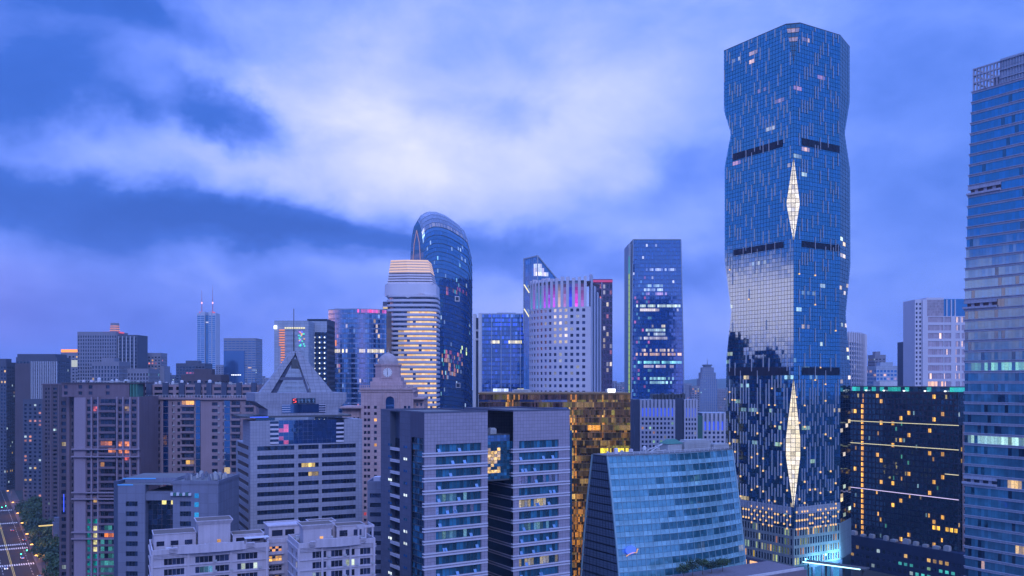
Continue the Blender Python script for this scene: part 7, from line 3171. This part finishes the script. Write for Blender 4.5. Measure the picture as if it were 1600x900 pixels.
# ================================================================== the avenue at the lower left
def street():
    # local frame: x across the road, y along it (the grid's depth direction)
    ang = GA
    ux, uy = -math.sin(ang), math.cos(ang)
    X0, Y0 = (22 - 800) / F * 560, 560.0          # a point on the road axis
    def W(x, s):
        return X0 + x * math.cos(ang) + s * ux, Y0 + x * math.sin(ang) + s * uy
    b = MB()
    def strip(mb, xa, xb, sa, sb, z, m=0):
        mb.quad((*W(xa, sa), z), (*W(xb, sa), z), (*W(xb, sb), z), (*W(xa, sb), z), m)
    strip(b, -18, 10, -260, 1500, .05)
    road = b.build('road', ['asphalt'])
    road['kind'] = 'structure'
    b = MB()
    for (xa, xb) in ((10, 18), (-38, -18)):
        p = [W(xa, -260), W(xb, -260), W(xb, 1500), W(xa, 1500)]
        b.prism(p, 0.0, .18)
    pv = b.build('pavement', ['paving'], kind='structure')
    # markings
    b = MB()
    for s in range(-200, 900, 9):
        for x in (-13.5, -8, 6.5):
            strip(b, x - .1, x + .1, s, s + 4, .058)
    for s0 in (-92, -32, 28, 44, 150, 230):
        for k in range(22):
            x = -17.5 + k * 1.24
            strip(b, x, x + .62, s0, s0 + 5.5, .062)
    o = b.build('road_marking', ['road_paint'], road, kind='stuff')
    b = MB()
    strip(b, -3.2, -2.9, -260, 1500, .058)
    strip(b, -2.5, -2.2, -260, 1500, .058)
    b.build('centre_line', ['road_yellow'], road, kind='stuff')

    # trees
    def tree_mesh(seed, r, h):
        rng = random.Random(seed)
        t, c = MB(), MB()
        hh = h * .42
        t.cyl(0, 0, .28, 0, hh, 8, .18)
        tips = []
        for k in range(7):
            a = k * 2.4
            rr = r * rng.uniform(.35, .75)
            e = (rr * math.cos(a), rr * math.sin(a), h * rng.uniform(.55, .85))
            t.beam((0, 0, hh * rng.uniform(.8, 1)), e, .14)
            tips.append(e)
        for k in range(520):
            cx, cy_, cz = rng.choice(tips)
            d = Vector((rng.gauss(0, 1), rng.gauss(0, 1), rng.gauss(0, .8)))
            d = d.normalized() * r * .55 * rng.random() ** .4
            p = Vector((cx, cy_, cz)) + d
            n = Vector((rng.gauss(0, 1), rng.gauss(0, 1), rng.gauss(0.6, 1))).normalized()
            u = n.orthogonal().normalized() * rng.uniform(.28, .6)
            v = n.cross(u.normalized()) * rng.uniform(.25, .5)
            c.quad(tuple(p - u - v), tuple(p + u - v * .6), tuple(p + u * .7 + v), tuple(p - u * .8 + v), 0)
        return t.mesh('trunk', ['bark']), c.mesh('crown', ['leaf' if seed % 2 else 'leaf_dark'])
    meshes = [tree_mesh(s, 4.4 + .5 * (s % 3), 9.5 + (s % 4)) for s in range(1, 6)]
    rng = random.Random(10)

    def tree(x, y, z, k, s, nm, lab, grp):
        e = bpy.data.objects.new(nm, None)
        COL.objects.link(e)
        e.location = (x, y, z)
        e.scale = (s, s, s)
        e.rotation_euler = (0, 0, rng.uniform(0, 6.3))
        tag(e, lab, 'tree', grp)
        for n_, me in zip(('trunk', 'crown'), meshes[k]):
            o_ = bpy.data.objects.new(n_, me)
            COL.objects.link(o_)
            o_.parent = e
    rows_ = [(15.5, 12, 'kerbside street tree in the row along the right pavement of the avenue', 'kerbside street trees'),
             (24, 13, 'leafy tree in the second row, between the avenue and the pavilion', 'second-row street trees'),
             (34, 15, 'dark tree of the small park below the brown apartment towers', 'park trees beside the avenue'),
             (45, 17, 'dark tree at the back of the small park near the stair bay', 'back-row park trees'),
             (-23, 12, 'street tree on the left pavement at the picture edge', 'left pavement street trees')]
    for x, step, lab_, grp in rows_:
        s = -110
        while s < 210:
            X, Y = W(x + rng.uniform(-2, 2), s + rng.uniform(-4, 4))
            px = 800 + F * X / Y
            py = HOR + F * (HC - 9) / Y
            if -8 < px < (100 if Y < 640 else 72) and py < 920:
                tree(X, Y, .18, rng.randrange(5), rng.uniform(.85, 1.3), 'street_tree', lab_, grp)
            s += step + rng.uniform(-2, 3)
    # roof-terrace trees at the foot of the bulging office
    R = BULGE
    labs = ['dark round tree on the roof terrace, leftmost of the row', 'dark round tree on the roof terrace, second of the row', 'dark round tree on the roof terrace, third of the row', 'dark round tree on the roof terrace, fourth of the row', 'dark round tree on the roof terrace, rightmost of the row']
    for k, px in enumerate((1068, 1082, 1098, 1112, 1129)):
        xx = R.tx(px, -20)
        X, Y = R.world(xx, -20)
        tree(X, Y, TERR_Z, k, .46 + .05 * (k % 2), 'terrace_tree', labs[k], 'trees on the roof terrace')
    # lamps: warm sodium heads on arms over the pavement
    def lamp_meshes():
        p, h_ = MB(), MB()
        p.cyl(0, 0, .14, 0, 9.5, 8, .09)
        p.beam((0, 0, 9.4), (-2.4, 0, 10.2), .12)
        p.cyl(0, 0, .3, 0, .5, 8, .2)
        h_.loft([[(-3.7, -.6, 9.95), (-2.0, -.6, 9.95), (-2.0, .6, 9.95), (-3.7, .6, 9.95)], [(-3.4, -.4, 10.45), (-2.2, -.4, 10.5), (-2.2, .4, 10.5), (-3.4, .4, 10.45)]])
        return p.mesh('lamp_post', ['metal_dark']), h_.mesh('lamp_head', ['lamp_orange'])
    lp = lamp_meshes()
    lab = ['street lamp with orange head nearest the viewer on the avenue', 'second nearest orange street lamp on the avenue', 'third nearest orange street lamp on the avenue', 'fourth nearest orange street lamp on the avenue', 'fifth nearest orange street lamp on the avenue', 'sixth nearest orange street lamp on the avenue', 'farthest orange street lamp on the avenue']
    for k, s in enumerate((-62, -22, 22, 75, 130, 200, 290)):
        X, Y = W(11.2, s)
        e = bpy.data.objects.new('street_lamp', None)
        COL.objects.link(e)
        e.location = (X, Y, .18)
        e.rotation_euler = (0, 0, ang)
        tag(e, lab[k], 'street lamp', 'street lamps along the avenue')
        for n_, me in zip(('lamp_post', 'lamp_head'), lp):
            o_ = bpy.data.objects.new(n_, me)
            COL.objects.link(o_)
            o_.parent = e
        ld = bpy.data.lights.new('lamp_light', 'POINT')
        ld.energy = 4500
        ld.color = (1.0, .42, .10)
        ld.shadow_soft_size = .3
        o_ = bpy.data.objects.new('lamp_light', ld)
        COL.objects.link(o_)
        o_.parent = e
        o_.location = (-2.8, 0, 9.7)
    # cars
    def car(x, s, face, colour, lab):
        X, Y = W(x, s)
        e = bpy.data.objects.new('car', None)
        COL.objects.link(e)
        e.location = (X, Y, .06)
        e.rotation_euler = (0, 0, ang + (0 if face > 0 else math.pi))
        tag(e, lab, 'car', 'cars on the avenue')
        b = MB()
        prof = [(-2.2, .35), (2.2, .35), (2.25, .75), (1.2, .92), (-1.9, .95), (-2.25, .8)]
        b.loft([[(xx, y, z) for y, z in prof] for xx in (.85, -.85)])
        b.build('body', [colour], e)
        b = MB()
        cab = [(-1.7, .93), (1.15, .93), (.45, 1.42), (-1.2, 1.42)]
        b.loft([[(xx * (1 if z < 1 else .86), y, z) for y, z in cab] for xx in (.8, -.8)])
        b.build('cabin', ['glass_black'], e)
        for xx in (-.8, .8):
            for yy in (-1.35, 1.35):
                b = MB()
                b.loft([[(xx + dx, yy + .33 * math.cos(a), .33 + .33 * math.sin(a)) for a in [2 * math.pi * q / 12 for q in range(12)]] for dx in (.1, -.1)])
                b.build('wheel', ['metal_dark'], e)
            b = MB()
            b.box(xx - .18 - .1 * (xx > 0) , xx + .18 - .1 * (xx > 0), 2.2, 2.3, .55, .75)
            b.build('headlight', ['car_head'], e)
            b = MB()
            b.box(xx - .2, xx + .12, -2.3, -2.2, .6, .78)
            b.build('taillight', ['car_tail'], e)
    cars = [(-6, -40, -1, 'car_white', 'white car driving towards the viewer nearest the centre line'), (-9, 12, -1, 'car_dark', 'dark car driving towards the viewer near a crossing'), (4, -10, 1, 'car_white', 'white car with red tail lights heading away on the right lane'),
            (9, 60, 1, 'car_dark', 'dark car with red tail lights heading away near the kerb'), (4, 110, 1, 'car_red', 'red car heading away far down the avenue'), (-11, 100, -1, 'car_white', 'white car approaching far down the avenue'), (9, -75, 1, 'car_red', 'red car by the kerb nearest the viewer')]
    for c in cars:
        car(*c)
    # low kiosk block and lit canopy beside the pavement
    R = Root('pavement_pavilion', 'low dark pavilion with a lit yellow canopy among the street trees', 'pavilion', 83, 560, GA)
    b = MB()
    b.box(0, 9, 0, 7, 0, 21)
    b.box(1, 8, 1, 6, 21, 24)
    b.build('wall', ['dark_grey'], R.o)
    for k in range(4):
        g_ = MB()
        g_.box(-.06, .05, 1.2 + k * 1.9, 2.6 + k * 1.9, 3, 13)
        g_.build('window', ['glass_dark'], R.o)
    b = MB()
    b.box(-8, -.1, -1, 1.2, 19.6, 20.1)
    b.build('canopy', ['canopy_glow'], R.o)
    # green traffic lights
    for k, (px, Y) in enumerate(((33, 540), (42, 552), (3, 740), (9, 748))):
        e = Root('traffic_light', ['green traffic light by the nearest crossing, left of the pair', 'green traffic light by the nearest crossing, right of the pair', 'green traffic light far down the avenue at the picture edge', 'green traffic light far down the avenue, right of its pair'][k], 'traffic light', px, Y, GA, 'traffic lights on the avenue')
        b = MB()
        b.cyl(0, 0, .1, 0, 6, 6)
        b.box(-.25, .25, -.2, .2, 5.2, 6.6)
        b.build('signal_post', ['metal_dark'], e.o)
        b = MB()
        b.box(-.3, .3, -.32, -.21, 5.3, 5.9)
        b.build('signal_lens', ['signal_green'], e.o)


emit_mat('canopy_glow', (1.0, .72, .18), .8)
emit_mat('car_head', (1, .9, .75), 5.0)
emit_mat('car_tail', (1, .03, .03), 3.0)
emit_mat('signal_green', (.05, 1.0, .55), 5.0)
wall_mat('car_white', (.6, .6, .62), rough=.3, var=.03, streak=0, spec=.6)
wall_mat('car_dark', (.03, .03, .04), rough=.3, var=.03, streak=0, spec=.6)
wall_mat('car_red', (.30, .03, .03), rough=.3, var=.03, streak=0, spec=.6)
street()

# ================================================================== haze: dusk air over the city
hz = MB()
hz.box(-9500, 9500, -700, 9500, -1.5, 430)
haze = hz.build('haze', ['ground'])
haze.data.materials.clear()
hm = bpy.data.materials.new('haze_air')
hm.use_nodes = True
hm.node_tree.nodes.clear()
ho = hm.node_tree.nodes.new('ShaderNodeOutputMaterial')
hv = hm.node_tree.nodes.new('ShaderNodeVolumePrincipled')
hv.inputs['Color'].default_value = (.56, .74, 1.0, 1)
hv.inputs['Density'].default_value = 0.00008
hv.inputs['Anisotropy'].default_value = 0.1
hm.node_tree.links.new(hv.outputs[0], ho.inputs['Volume'])
haze.data.materials.append(hm)
haze['kind'] = 'stuff'
haze.display_type = 'BOUNDS'
